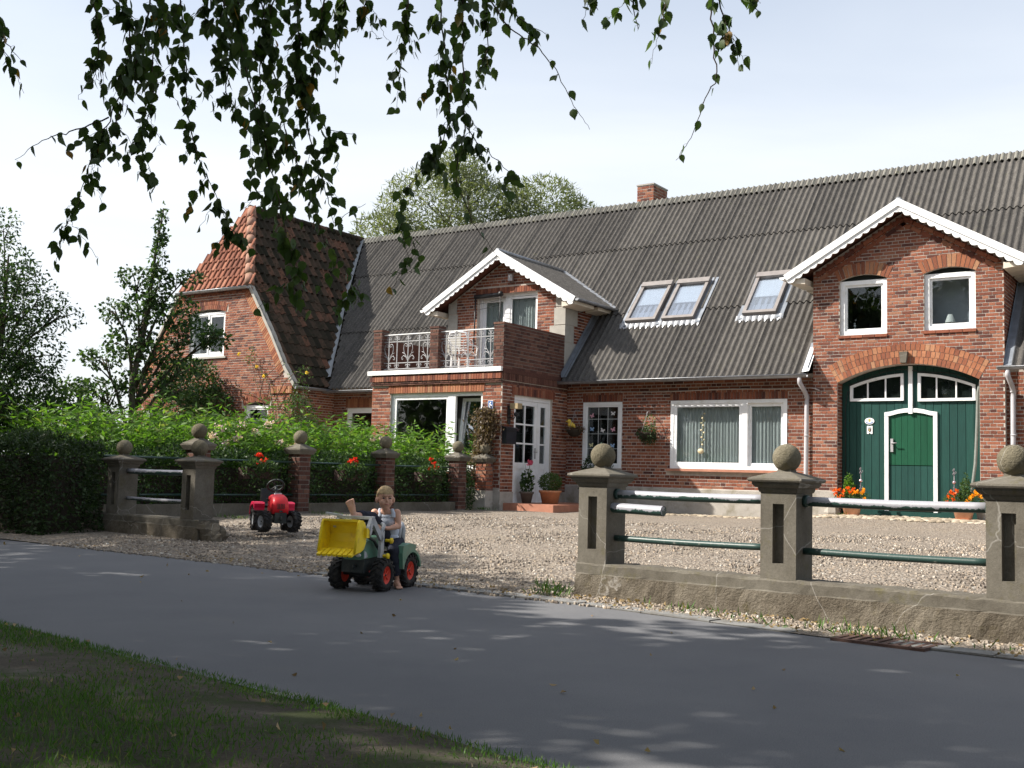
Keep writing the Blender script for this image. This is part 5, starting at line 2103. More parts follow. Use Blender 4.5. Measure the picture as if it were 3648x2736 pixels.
fence2 = thing('street_fence', 'dark concrete fence with two ball-topped posts between clipped hedge and gateway', 'fence', FL)
for x in (0.0, -1.76):
    fence_pillar(fence2, x)
low_wall(fence2, -2.3, 0.42)
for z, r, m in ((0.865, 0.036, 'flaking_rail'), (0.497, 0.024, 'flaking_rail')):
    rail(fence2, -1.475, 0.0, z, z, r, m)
b = MB()
for q_ in ((.50, .13, .10, .17), (.62, .10, .06, .12), (.46, .06, .18, .11), (.58, .2, .1, .12)):
    b.ball(q_[:3], q_[3], 9, 6, sq=(1, .8, .85), rough=0.5)
b.sm = [False] * len(b.sm)
b.build('broken_end', 'roughcast', fence2)

# ================================================================ garden fence of brick posts
GFX = -9.6
GM = HM @ T(GFX, 0, 0)
gf = thing('garden_fence', 'row of slim brick posts with stone balls, dark iron rails between', 'fence', GM)
GP = [-10.35, -8.15, -5.90, -3.62]
gp_o = []
GSF = RZ(PI / 2)


def brick_post(y, attached=False):
    w = 0.26
    x0 = 0.0 if not attached else 0.02
    z0 = 0.2
    zt = 1.28
    o = MB().box(x0 - w / 2, x0 + w / 2, y - w / 2, y + w / 2, 0.05, zt).build('post', 'shaded_mortar', gf)
    F1 = T(x0, y - w / 2, 0)
    lay(gf, F1, -w / 2, w / 2, 0.62 if attached else 0.28, zt - 0.01, lambda x, z: True, 0.078, 0.25, 0.0, m='brown_brick' if not attached else 'red_brick', seed=int(abs(y) * 10))  # free-standing posts get the darker brick, their shade put into the colour
    F2 = T(x0 + w / 2, y, 0) @ RZ(PI / 2)
    lay(gf, F2, -w / 2, w / 2, 0.62 if attached else 0.28, zt - 0.01, lambda x, z: True, 0.078, 0.25, 0.0, m='brown_brick' if not attached else 'red_brick', seed=int(abs(y) * 10) + 1)
    c = MB()
    lv = [(0.165, zt - 0.02), (0.185, zt + 0.02), (0.20, zt + 0.05), (0.20, zt + 0.075), (0.07, zt + 0.15), (0.05, zt + 0.17)]
    vs, fs = [], []
    for h, z in lv:
        vs += [(x0 - h, y - h, z), (x0 + h, y - h, z), (x0 + h, y + h, z), (x0 - h, y + h, z)]
    for i in range(len(lv) - 1):
        for k in range(4):
            fs.append((i * 4 + k, i * 4 + (k + 1) % 4, i * 4 + 4 + (k + 1) % 4, i * 4 + 4 + k))
    c.add(vs, fs)
    c.build('cap', 'concrete', o)
    b = MB()
    b.ball((x0, y, zt + 0.275), 0.122, 22, 14, rough=0.012)
    b.build('ball', 'ball_stone', o)
    if attached:
        MB().box(x0 - w / 2 - 0.03, x0 + w / 2 + 0.02, y - w / 2 - 0.03, y + w / 2, 0.05, 0.66).build('post_foot', 'plinth_render', o)
    return o


for y in GP:
    gp_o.append(brick_post(y))
gp_o.append(brick_post(-2.69, True))
for a, b_ in zip(GP[:-1] + [-12.2], GP[1:] + [GP[0]]):
    a2, b2 = a + 0.14, b_ - 0.14
    MB().box(-0.08, 0.08, a2, b2, 0.1, 0.42).build('foot_wall', 'concrete', gf)
    for z in (0.56, 1.12):
        MB().tube([(0, a2, z), (0, b2, z)], 0.016, 8).build('rail', 'green_rail', gf)


def gf_parent(F, b):
    y = F.to_translation().y
    i = min(range(5), key=lambda k: abs((GP + [-2.69])[k] - y))
    return gp_o[i]


flush_bricks(gf, gf_parent, 300)


# ================================================================ plants
def Wp(l):                      # house axes -> world
    return np.array(HW(*l))


def tree(name, label, base, top, blobs, nleaf, L, W, lm, trunk_r, bark='bark', group=None, droop=0.2, limbs=True, cat='tree', limb_r=0.25, up=0.0):
    o = thing(name, label, cat, T(*base), group)
    b = Vector(base)
    tr = MB()
    t = Vector(top) - b
    n = 7
    pts = [t * (i / n) + Vector((random.uniform(-1, 1), random.uniform(-1, 1), 0)) * trunk_r * 0.7 * (i > 0) for i in range(n + 1)]
    tr.tube(pts, [trunk_r * (1 - 0.85 * i / n) for i in range(n + 1)], 9)
    tr.build('trunk', bark, o)
    if limbs:
        for bl in blobs:
            c = Vector(bl[:3]) - b
            f = max(0.15, min(0.85, (c.z - 0.25 * t.length) / max(t.length, .1)))
            s = t * f
            lm_ = MB()
            m = s.lerp(c, 0.5) + Vector((0, 0, 0.08 * c.length * random.uniform(0.2, 1)))
            r0 = trunk_r * (1 - 0.85 * f) * 0.6 + 0.004
            lm_.tube([s, s.lerp(m, 0.5), m, m.lerp(c, 0.6), c], [r0, r0 * 0.8, r0 * 0.6, r0 * 0.4, r0 * 0.2], 6)
            for k in range(5):
                d = Vector((random.gauss(0, 1), random.gauss(0, 1), random.gauss(0.2, 0.7))).normalized()
                e = c + Vector((d.x * bl[3], d.y * bl[4], d.z * bl[5])) * 0.85
                st = m.lerp(c, random.uniform(0.2, 0.9))
                lm_.tube([st, st.lerp(e, 0.5) + Vector((0, 0, 0.05)), e], [r0 * 0.4, r0 * 0.25, r0 * 0.1], 5)
            lm_.build('branch', bark, o)
    P, d = blob_points(nleaf, blobs)
    P = P + RNG.normal(size=P.shape) * 0.03 - np.array(base)
    D = d * 0.5 + RNG.normal(size=P.shape) * 0.8 + np.array([0, 0, up - droop])
    V = leaf_quads(P, D, L * RNG.uniform(0.6, 1.3, nleaf), W * RNG.uniform(0.6, 1.3, nleaf))
    quads('foliage', V, lm, o)
    return o


def bush(name, label, blobs, nleaf, L, W, lm, cat='bush', group=None, base=None, stems=True, droop=0.1):
    base = base or (blobs[0][0], blobs[0][1], min(b[2] - b[5] for b in blobs))
    o = thing(name, label, cat, T(*base), group)
    if stems:
        s = MB()
        for bl in blobs:
            for k in range(4):
                e = Vector(bl[:3]) - Vector(base) + Vector((random.uniform(-1, 1) * bl[3], random.uniform(-1, 1) * bl[4], random.uniform(-.5, .9) * bl[5])) * 0.8
                s.tube([Vector((random.uniform(-.05, .05), random.uniform(-.05, .05), 0)), e * 0.5 + Vector((0, 0, 0.1)), e], [0.016, 0.011, 0.004], 5)
        s.build('stems', 'bark', o)
    P, d = blob_points(nleaf, blobs)
    P = P - np.array(base)
    D = d * 0.7 + RNG.normal(size=P.shape) * 0.7 + np.array([0, 0, -droop])
    V = leaf_quads(P, D, L * RNG.uniform(0.6, 1.3, nleaf), W * RNG.uniform(0.6, 1.3, nleaf))
    quads('foliage', V, lm, o)
    return o


def box_hedge(name, label, x0, x1, y0, y1, z0, z1, n, L, lm):
    """clipped hedge in house axes"""
    o = thing(name, label, 'hedge', HM)
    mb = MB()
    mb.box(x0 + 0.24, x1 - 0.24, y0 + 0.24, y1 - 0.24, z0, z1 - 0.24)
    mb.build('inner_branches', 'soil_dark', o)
    lx, ly, lz = x1 - x0, y1 - y0, z1 - z0
    A = np.array([lx * lz, lx * lz * 0.3, ly * lz, ly * lz, lx * ly])
    f = RNG.choice(5, n, p=A / A.sum())
    u, v = RNG.random(n), RNG.random(n)
    P = np.zeros((n, 3))
    N = np.zeros((n, 3))
    for i, (a, b, nn) in enumerate(((0, 2, (0, -1, 0)), (0, 2, (0, 1, 0)), (1, 2, (-1, 0, 0)), (1, 2, (1, 0, 0)), (0, 1, (0, 0, 1)))):
        k = f == i
        P[k] = np.array([(x0 + x1) / 2, (y0 + y1) / 2, (z0 + z1) / 2])
        if i in (0, 1):
            P[k, 0] = x0 + u[k] * lx
            P[k, 2] = z0 + v[k] * lz
            P[k, 1] = y0 if i == 0 else y1
        elif i in (2, 3):
            P[k, 1] = y0 + u[k] * ly
            P[k, 2] = z0 + v[k] * lz
            P[k, 0] = x0 if i == 2 else x1
        else:
            P[k, 0] = x0 + u[k] * lx
            P[k, 1] = y0 + v[k] * ly
            P[k, 2] = z1
        N[k] = nn
    wob = 0.06 * (np.sin(P[:, 0] * 4.1 + P[:, 2] * 5) + np.sin(P[:, 1] * 5.3 + P[:, 0] * 2.2 + P[:, 2] * 3))
    # round the shoulders
    rad = 0.2
    lo, hi = np.array([x0 + rad, y0 + rad, z0 - 1]), np.array([x1 - rad, y1 - rad, z1 - rad])
    inn = np.clip(P, lo, hi)
    P = inn + unit(P - inn) * rad
    P += N * (wob - RNG.random(n) ** 2 * 0.14)[:, None] + RNG.normal(size=P.shape) * 0.015
    D = N * 0.8 + RNG.normal(size=P.shape) * 0.7
    V = leaf_quads(P, D, L * RNG.uniform(0.6, 1.3, n), L * 0.55 * RNG.uniform(0.7, 1.2, n))
    quads('foliage', V, lm, o)
    return o


box_hedge('clipped_hedge', 'dark clipped hedge along the road at the left edge', -18.5, -9.02, -13.35, -12.35, -0.02, 1.33, 36000, 0.06, 'hedge_leaf')
box_hedge('garden_hedge', 'long dark hedge behind the slim brick posts of the garden fence', -10.3, -9.66, -12.3, -2.95, 0.15, 1.24, 26000, 0.065, 'dark_leaf')


def perennials():
    """bed of tall leafy stems: nobody could count them"""
    Vs = []
    stems = MB()
    n = 950
    for i in range(n):
        x = -10.15 - abs(random.gauss(0, 1.5)) if i < 680 else random.uniform(-15.5, -10.4)
        y = random.uniform(-12.0, -2.85)
        if x < -15.8 or (y > -4.2 and x < -12.9 and random.random() < 0.5):
            continue
        z0 = 0.2
        dens = 0.5 + 0.5 * math.sin(y * 1.7 + 0.6) * math.sin(x * 1.3)
        h = 1.25 + 0.42 * random.random() + 0.14 * dens + (0.30 if random.random() < 0.09 else 0.0)
        if x < -11.8:
            h += 0.12
        if x > -10.5:
            h -= 0.12
        lean = Vector((random.gauss(0.03, 0.10), random.gauss(0, 0.10), 0)) * h
        m = int(18 + 12 * random.random())
        base = Vector((x, y, z0))
        tip = base + lean + Vector((0, 0, h))
        stems.tube([base, base.lerp(tip, 0.5) + lean * -0.1, tip], [0.006, 0.005, 0.003], 3, caps=False)
        t = np.linspace(0.32, 1.0, m)
        ang = np.arange(m) * 2.4 + random.random() * 6
        P = np.array(base)[None] + (np.array(tip) - np.array(base))[None] * t[:, None]
        D = np.stack([np.cos(ang), np.sin(ang), RNG.uniform(-0.25, 0.75, m)], 1)
        Ls = (0.135 + 0.07 * RNG.random(m)) * (1.12 - 0.5 * np.maximum(0, t - 0.75) * 2)
        S = leaf_quads(P, D, Ls, Ls * 0.24, fold=0.3)
        Vs.append(S)
    V = np.concatenate(Vs)
    # into world
    A = np.array(HM.to_3x3())
    V = V @ A.T + np.array(H0)
    o = quads('perennial_leaves', V, 'perennial_leaf', kind='stuff')
    st = stems.build('perennial_stems', 'perennial_stem', o, HM)
    st['kind'] = 'stuff'


perennials()


def blossoms(name, label, pts, r, lm, n=26, petal=0.022, cat='flower', group=None, stem=0.5):
    """flower heads as little clusters of petals on one plant"""
    o = thing(name, label, cat, T(*pts[0]), group)
    b = np.array(pts[0])
    stm = MB()
    for p in pts:
        q = Vector(p) - Vector(pts[0])
        stm.tube([q - Vector((0.02, 0.0, stem)), q - Vector((0, 0, stem * 0.4)), q], [0.004, 0.004, 0.003], 4)
        P = np.tile(np.array(p) - b, (n, 1)) + RNG.normal(size=(n, 3)) * np.array([r, r, r * 0.8]) * 0.5
        D = RNG.normal(size=(n, 3)) + np.array([0, 0, 0.6])
        V = leaf_quads(P, D, petal * RNG.uniform(0.8, 1.3, n), petal * 0.9)
        quads('flower_head', V, lm, o)
    stm.build('stems', 'perennial_stem', o)
    return o


ph = [(-10.25, -9.0, 1.50), (-10.35, -8.5, 1.62), (-10.2, -8.05, 1.46), (-10.4, -8.75, 1.72), (-10.3, -9.35, 1.66), (-10.15, -9.6, 1.5), (-10.25, -8.3, 1.78), (-10.1, -7.7, 1.50), (-10.3, -9.2, 1.40)]
blossoms('phlox', 'pale pink phlox heads among the bright perennials left of the brick post', [tuple(HW(*p)) for p in ph], 0.085, 'pink_petal', 46, 0.04, 'flower', stem=0.7)
blossoms('phlox', 'two small pale pink flower heads before the wide bay window', [tuple(HW(-10.3, -5.5, 1.62)), tuple(HW(-10.4, -5.1, 1.66))], 0.06, 'pink_petal', 30, 0.035, 'flower', stem=0.6)

# trees and shrubs at the left
tree('slender_tree', 'slender garden tree with spire top and level side branches before the tiled wing', (-7.5, 21.0, 0.2), (-6.86, 20.7, 5.95),
     [(-6.86, 20.68, 5.55, .12, .12, .45, .6), (-6.86, 20.7, 5.0, .15, .15, .4, .8), (-6.88, 20.75, 4.45, .22, .24, .4, 1.2), (-7.35, 20.8, 4.6, .34, .25, .22, .8), (-6.35, 20.8, 4.62, .36, .25, .12, .55),
      (-7.15, 20.8, 4.0, .42, .4, .35, 2), (-6.5, 20.82, 3.95, .42, .4, .35, 1.8), (-7.72, 20.85, 3.95, .30, .3, .22, .8), (-6.15, 20.8, 3.55, .55, .35, .25, 1.8), (-5.75, 20.8, 3.45, .3, .25, .18, .7),
      (-7.4, 20.9, 3.35, .5, .4, .28, 1.6), (-7.95, 20.95, 3.05, .42, .35, .2, 1.0), (-6.9, 20.9, 3.2, .5, .4, .28, 1.6), (-6.35, 20.9, 2.9, .45, .4, .22, 1.0),
      (-7.15, 20.95, 2.6, .55, .45, .25, 1.5), (-7.95, 20.95, 2.45, .5, .4, .18, 1.2), (-8.5, 20.9, 2.5, .4, .35, .14, .8), (-6.5, 20.9, 2.45, .4, .35, .2, .8), (-7.9, 20.95, 2.05, .45, .35, .15, .8)],
     5200, 0.085, 0.07, 'dark_leaf', 0.085, droop=0.3)
tree('feathery_tree', 'feathery tree at the left edge with loose outer twigs against sky', (-9.2, 19.0, 0.0), (-8.9, 18.9, 4.6),
     [(-9.5, 18.9, 2.9, 1.05, 1.0, 1.2, 9), (-8.9, 18.8, 3.6, .75, .7, .7, 2.2), (-9.05, 18.8, 4.45, .6, .6, .5, 1.3), (-8.35, 18.85, 3.75, .55, .5, .4, .7), (-7.95, 18.85, 3.55, .45, .4, .3, .35),
      (-8.35, 18.9, 2.9, .5, .5, .5, 1.2), (-8.75, 18.9, 2.2, .8, .7, .7, 5.5), (-9.0, 18.8, 5.1, .28, .28, .35, .3), (-8.6, 18.8, 4.2, .45, .4, .3, .5)],
     14500, 0.085, 0.038, 'dark_leaf', 0.10, droop=0.5)
bush('leafy_shrub', 'leafy green shrub between the left hedge and slender tree', [(-8.45, 19.6, 1.75, .7, .5, .55), (-7.75, 19.6, 1.6, .55, .5, .5), (-9.2, 19.4, 1.5, .7, .5, .7), (-8.0, 19.7, 2.15, .4, .3, .25)], 4600, 0.10, 0.055, 'garden_leaf')
bush('dark_shrub', 'dark shrub against the wing wall beneath its upper window', [tuple(HW(-20.0, -2.2, 3.3)) + (.85, .6, .65), tuple(HW(-20.6, -1.9, 2.5)) + (.95, .5, .7), tuple(HW(-19.5, -1.9, 2.5)) + (.7, .5, .7), tuple(HW(-20.1, -2.0, 1.7)) + (1.1, .5, .8)],
     11000, 0.085, 0.06, 'dark_leaf')
bush('corner_shrub', 'dark evergreen shrub in the corner under the wing gutter', [tuple(HW(-16.3, -1.7, 2.35)) + (.45, .45, .6), tuple(HW(-16.0, -1.8, 1.7)) + (.6, .5, .7), tuple(HW(-16.35, -1.6, 3.0)) + (.22, .25, .35)],
     3600, 0.06, 0.035, 'dark_leaf')


def climbing_rose():
    o = thing('climbing_rose', 'thin climbing rose with a few yellow blooms trained on the wing wall', 'rose', HM)
    s = MB()
    y = WY - 0.09
    canes = [[(-17.25, 0.6), (-17.3, 1.8), (-17.7, 2.6), (-18.1, 3.3), (-18.35, 4.0)], [(-17.1, 0.6), (-17.35, 2.0), (-17.55, 2.7), (-18.3, 3.05), (-18.9, 3.2)], [(-17.2, 1.6), (-17.35, 2.4), (-17.55, 3.2), (-18.0, 3.75), (-18.6, 4.15)],
             [(-17.4, 2.7), (-17.0, 3.3), (-16.6, 3.55), (-16.2, 3.5)], [(-17.9, 3.0), (-17.8, 3.4), (-17.1, 3.85)], [(-17.2, 2.1), (-16.9, 2.5), (-16.5, 2.75)]]
    L = []
    for c in canes:
        pts = [Vector((a, y - 0.03 * random.random(), b)) for a, b in c]
        s.tube(pts, [0.014 - 0.009 * i / len(pts) for i in range(len(pts))], 5)
        for a, b in zip(pts[:-1], pts[1:]):
            n = int((b - a).length * 14)
            for k in range(n):
                L.append(a.lerp(b, random.random()) + Vector((random.gauss(0, .10), -abs(random.gauss(0, .06)), random.gauss(0, .09))))
    s.build('canes', 'rose_cane', o)
    L += [Vector((-16.3, y, 3.55)) + Vector((random.gauss(0, .16), -0.1 * random.random(), random.gauss(0, .1))) for _ in range(60)]
    L += [Vector((-18.25, y, 4.0)) + Vector((random.gauss(0, .16), -0.1 * random.random(), random.gauss(0, .12))) for _ in range(50)]
    L += [Vector((-17.35, y, 2.6)) + Vector((random.gauss(0, .13), -0.1 * random.random(), random.gauss(0, .2))) for _ in range(60)]
    C = np.array([tuple(p) for p in L])
    quads('foliage', leaf_quads(C, RNG.normal(size=C.shape) + np.array([0, -0.6, -0.2]), 0.06, 0.035), 'garden_leaf', o)
    for (a, b) in ((-18.03, 3.72), (-16.15, 3.5), (-18.75, 4.1), (-17.75, 3.45)):
        n = 24
        P = np.tile(np.array([a, y - 0.06, b]), (n, 1)) + RNG.normal(size=(n, 3)) * 0.014
        quads('bloom', leaf_quads(P, RNG.normal(size=(n, 3)) + np.array([0, -.4, .3]), 0.045, 0.04), 'yellow_petal', o)


climbing_rose()


def creeper():
    o = thing('dry_creeper', 'withered brown creeper on the bay corner beside house number plate', 'creeper', HM)
    s = MB()
    for k in range(9):
        x = -9.75 + random.uniform(-.08, .12)
        pts = [Vector((x, BY - 0.06, 0.3)), Vector((x + random.gauss(0, .06), BY - 0.08, 1.0)), Vector((-9.62 + random.gauss(0, .08), BY - 0.07, 1.7)), Vector((-9.55 + random.gauss(0, .12), BY - 0.07, 2.35))]
        s.tube(pts, [0.016, 0.013, 0.010, 0.005], 5)
    s.build('stems', 'bark', o)
    n = 2900
    t = RNG.random(n)
    t = np.where(t < 0.45, 0.25 + 0.75 * RNG.random(n), t)
    z = 0.35 + 2.08 * t
    cx = np.interp(z, [0.3, 1.2, 1.6, 2.1, 2.45], [-9.80, -9.82, -9.66, -9.58, -9.60])
    w = np.interp(z, [0.3, 1.0, 1.3, 1.7, 2.2, 2.45], [.11, .13, .13, .10, .17, .11])
    P = np.stack([cx + RNG.normal(size=n) * w, BY - 0.05 - np.abs(RNG.normal(size=n)) * 0.11, z + RNG.normal(size=n) * 0.04], 1)
    D = RNG.normal(size=(n, 3)) * 0.7 + np.array([0, -0.3, -0.9])
    quads('foliage', leaf_quads(P, D, 0.085 * RNG.uniform(0.6, 1.2, n), 0.03, 0.4), 'brown_leaf', o)


creeper()

# willows behind the roof
wl_blobs = [(-2.6, 40, 10.6, 2.6, 2.0, 1.9, 6), (-0.9, 40, 10.4, 2.2, 2.0, 1.4, 4), (-2.2, 39.6, 12.1, 1.0, 1.0, .8, 1.4), (-4.6, 39.6, 9.6, 1.4, 1.4, 1.0, 2), (1.0, 40, 11.0, 1.5, 1.5, 1.1, 2.4), (2.2, 40, 10.6, .9, 1, .7, 1), (0.2, 40, 9.3, 3, 1.5, 1.3, 3), (-2.4, 40, 8.8, 3, 1.5, 1.2, 3)]
tree('willow', 'grey-green willow crown rising behind the roof left of the chimney', (-1.6, 40.2, 0), (-1.8, 40, 11.4), wl_blobs, 26000, 0.24, 0.05, 'willow_leaf', 0.35, droop=0.1, up=0.45)
tree('willow', 'pale slender willow tip behind the roof just left of chimney', (3.4, 43, 0), (3.3, 43, 10.6), [(3.2, 43, 10.4, .8, .8, .9), (2.6, 43, 9.6, 1.6, 1.2, 1.2)], 3600, 0.24, 0.05, 'willow_leaf', 0.22, up=0.45)

# ================================================================ street trees on the near side of the road (their shade covers it), with more added out of view to dim the walls
def street_tree(lx, ly, h, r, label, n=7500, trunk=0.17, zlow=2.4):
    b = HW(lx, ly, 0)
    c = zlow + (h - zlow) / 2
    bl = []
    for k in range(13):
        a = random.uniform(0, 2 * PI)
        f = random.random()
        z = zlow + (h - zlow) * (0.1 + 0.85 * f)
        rr = r * (0.75 if f < 0.7 else 0.45) * random.uniform(0.4, 0.8)
        bl.append((b.x + rr * math.cos(a), b.y + rr * math.sin(a), z, r * 0.55, r * 0.55, (h - zlow) * 0.16))
    tree('street_tree', label, tuple(b), (b.x + 0.1, b.y, h * 0.9), bl, n, 0.26, 0.20, 'birch_leaf', trunk, 'birch_bark', 'birches along the near side of the road', droop=0.5)


for i, (lx, ly, h, r) in enumerate(((-5.6, -21.2, 9.0, 2.6), (-9.8, -20.6, 9.4, 2.6), (-14.0, -20.2, 10.2, 2.7), (-18.5, -19.8, 11.6, 2.8), (-23.0, -19.2, 12.0, 2.8), (-3.0, -25.5, 9.5, 2.6), (-8.0, -25.5, 9.5, 2.6), (-28.0, -23.0, 12.0, 3.2), (-21.0, -25.0, 12.0, 3.2), (-14.5, -25.0, 11.0, 3.0), (9.5, -20.8, 8.5, 2.6), (14.5, -21.5, 9.5, 2.8), (20.0, -22.0, 10.0, 3.0), (8.0, -27.0, 9.5, 3.0), (2.0, -29.5, 10.5, 3.2))):  # later entries, back row and right: added out of view to block sky light
    street_tree(lx, ly, h, r, 'unseen birch beside the near side of the road', zlow=2.4 if -11 < lx < 5 else 0.9)  # outer crowns brought down low to shut out haze and bright reflections


# ================================================================ pedal tractors
def tractor_wheel(root, x, y, r, w, rim_m, sgn, z0=0.0, steer=0.0):
    """lugged tyre with a dished rim; sgn is the outer side"""
    F = T(x, y, z0 + r) @ RZ(steer) @ Matrix.Rotation(-PI / 2 * sgn, 4, 'X')
    t = MB()
    t.lathe([(r * .58, -w / 2), (r * .86, -w / 2), (r * .93, -w * .36), (r * .94, 0), (r * .93, w * .36), (r * .86, w / 2), (r * .58, w / 2), (r * .54, w * .3), (r * .54, -w * .3), (r * .58, -w / 2)], 28, 0, F, caps=False)
    n = 15
    for s in (-1, 1):
        for i in range(n):
            a = 2 * PI * (i + (0.5 if s > 0 else 0)) / n
            Mx = F @ RZ(a)
            p0, p1 = Vector((r * .955, -r * .09, s * w * .02)), Vector((r * .95, r * .12, s * w * .50))
            t.bar(Mx @ p0, Mx @ p1, r * .13, r * .12, 0, up=(Mx.to_3x3() @ Vector((1, 0, 0))))
            t.bar(Mx @ p1, Mx @ Vector((r * .80, r * .15, s * w * .53)), r * .12, r * .07, 0, up=(Mx.to_3x3() @ Vector((0, 0, 1))))
    o = t.build('wheel', 'rubber', root)
    m = MB()
    m.lathe([(0.0, w * .30), (r * .10, w * .30), (r * .12, w * .22), (r * .30, w * .16), (r * .40, w * .20), (r * .48, w * .34), (r * .575, w * .40), (r * .60, w * .50), (r * .60, w * .20)], 24, 0, F, caps=False)
    m.lathe([(0.0, -w * .3), (r * .5, -w * .3), (r * .58, -w * .45)], 20, 0, F, caps=False)
    for i in range(5):
        a = 2 * PI * i / 5
        m.bar(F @ Vector((r * .12 * math.cos(a), r * .12 * math.sin(a), w * .25)), F @ Vector((r * .46 * math.cos(a), r * .46 * math.sin(a), w * .27)), r * .07, w * .12)
    m.build('rim', rim_m, o)
    MB().lathe([(0.0, w * .36), (r * .06, w * .36), (r * .09, w * .28)], 10, 0, F, caps=False).build('hub', 'toy_dark', o)
    return o


def rounded_prism(mb, poly, y0, y1, b, m=0):
    """outline in x, z with softened sides"""
    cx = sum(p[0] for p in poly) / len(poly)
    cz = sum(p[1] for p in poly) / len(poly)

    def sh(k):
        return [(cx + (x - cx) * k, cz + (z - cz) * k) for x, z in poly]
    rings = [(sh(0.93), y0), (sh(1.0), y0 + b), (sh(1.0), y1 - b), (sh(0.93), y1)]
    n = len(poly)
    vs = [(x, y, z) for P, y in rings for x, z in P]
    fs = [tuple(range(n))[::-1], tuple(range(3 * n, 4 * n))]
    for i in range(3):
        for k in range(n):
            fs.append((i * n + k, i * n + (k + 1) % n, (i + 1) * n + (k + 1) % n, (i + 1) * n + k))
    return mb.add(vs, fs, m)


TA = math.atan2(-0.934, -0.358)
TG = T(-1.08, 9.708, 0) @ RZ(TA)
gt = thing('pedal_tractor', 'green pedal tractor with yellow front loader and red wheel rims on the road', 'toy tractor', TG)
for x, y, r, w in ((0.42, 0.20, .135, .095), (0.42, -0.20, .135, .095), (-0.01, 0.205, .145, .10), (-0.01, -0.205, .145, .10)):
    tractor_wheel(gt, x, y, r, w, 'rim_red', 1 if y > 0 else -1)
c = MB()
rounded_prism(c, [(-0.12, .17), (0.52, .16), (0.55, .18), (0.55, .27), (0.30, .28), (-0.12, .30)], -0.075, 0.075, 0.015)
c.tube([(0.42, -.17, .135), (0.42, .17, .135)], 0.016, 8)
c.tube([(-.01, -.17, .145), (-.01, .17, .145)], 0.016, 8)
c.box(0.48, 0.57, -0.11, 0.10, .155, .262)
c.tube([(0.575, 0.02, .215), (0.60, 0.02, .215), (0.60, 0.02, .19)], 0.012, 8)
c.tube([(0.2, -.13, .10), (0.2, .13, .10)], 0.012, 8)
c.box(0.16, 0.24, .12, .17, .09, .11)
c.build('chassis', 'toy_dark', gt)
h = MB()
rounded_prism(h, [(0.57, .262), (0.585, .33), (0.57, .385), (0.52, .418), (0.40, .440), (0.29, .452), (0.27, .275)], -0.10, 0.095, 0.03)
ho = h.build('hood', 'toy_green', gt)
for y in (-.055, .05):
    MB().ball((0.583, y, .302), 0.024, 10, 7, sq=(.35, 1.2, .7)).build('headlight', 'white_plastic', ho)
g = MB()
for k in range(5):
    g.box(0.584, 0.590, -0.05, 0.045, .33 + k * .012, .335 + k * .012)
g.build('grille', 'toy_dark', ho)
dc = MB()
dc.prism([(.50, .285), (.56, .275), (.565, .335), (.535, .33)], .0945, .0985)
dc.build('decal', 'toy_grey', ho)
for s in (-1, 1):
    f = MB()
    ya, yb = (0.115, 0.265) if s > 0 else (-0.265, -0.115)
    arc = [(-0.01 + .185 * math.cos(a), .145 + .185 * math.sin(a)) for a in np.linspace(R(8), R(172), 11)]
    inn = [(-0.01 + .160 * math.cos(a), .145 + .160 * math.sin(a)) for a in np.linspace(R(172), R(8), 11)]
    poly = [arc[0], (0.185, .30), (0.17, .365), (0.04, .385), (-0.08, .365)] + arc[6:] + inn
    f.prism(poly, ya, yb)
    f.build('fender', 'toy_green', gt)
s_ = MB()
rounded_prism(s_, [(-.14, .32), (.10, .32), (.10, .35), (-.10, .36), (-.12, .50), (-.15, .50)], -.11, .11, .02)
s_.build('seat', 'toy_dark', gt)
rb = MB()
rb.tube([(-.05, -.135, .37), (-.065, -.135, .50), (-.06, -.12, .54), (-.05, -.09, .555), (-.05, .09, .555), (-.06, .12, .54), (-.065, .135, .50), (-.05, .135, .37)], 0.024, 10)
rb.tube([(.02, .137, .37), (.0, .137, .50), (-.05, .125, .545)], 0.018, 8)
rb.tube([(.02, -.137, .37), (.0, -.137, .50), (-.05, -.125, .545)], 0.018, 8)
rb.build('roll_bar', 'toy_grey', gt)
st = MB()
st.tube([(0.31, 0, .43), (0.22, 0, .50)], 0.018, 8)
st.tube([(0.215 + .085 * math.cos(a) * .55, .085 * math.sin(a), .505 + .085 * math.cos(a) * .8) for a in np.linspace(0, 2 * PI, 22)], 0.011, 7)
st.tube([(0.22, -.08, .505), (0.22, .08, .505)], 0.009, 6)
st.build('steering_wheel', 'toy_dark', gt)
ld = []
for s in (-1, 1):
    a = MB()
    y = .155 * s
    for p, q, w in (((.615, .515), (.555, .60), .055), ((.555, .60), (.375, .42), .05), ((.375, .50), (.385, .275), .058)):
        a.bar((p[0], y, p[1]), (q[0], y, q[1]), w, .026, 0, up=(0, 1, 0))
    a.tube([(.375, y, .49), (.33, y * .98, .548), (.315, y * .8, .556)], 0.017, 8)
    a.prism([(.575, .52), (.60, .46), (.615, .48), (.605, .55)], y - .018, y + .018)
    ar = a.build('loader_arm', 'toy_grey', gt)
    b = MB()
    b.tube([(.60, y * .86, .46), (.47, y * .86, .42), (.38, y * .86, .345)], 0.013, 8)
    b.build('strut', 'toy_dark', ar)
    for (x, z) in ((.30, .415), (.36, .288)):
        k = MB()
        k.tube([(x, y, z), (x, y + s * .045, z)], 0.013, 8)
        k.lathe([(0.0, .0), (0.026, .003), (0.028, .012), (0.024, .02), (0.0, .022)], 6, 0, T(x, y + s * .045, z) @ Matrix.Rotation(-s * PI / 2, 4, 'X'), caps=False)
        k.build('knob', 'toy_yellow', ar)
cb_ = MB()
cb_.bar((.555, -.168, .612), (.555, .168, .612), .05, .024)
cb_.bar((.60, -.26, .640), (.56, -.13, .622), .045, .018)
cb_.build('cross_bar', 'toy_grey', gt)
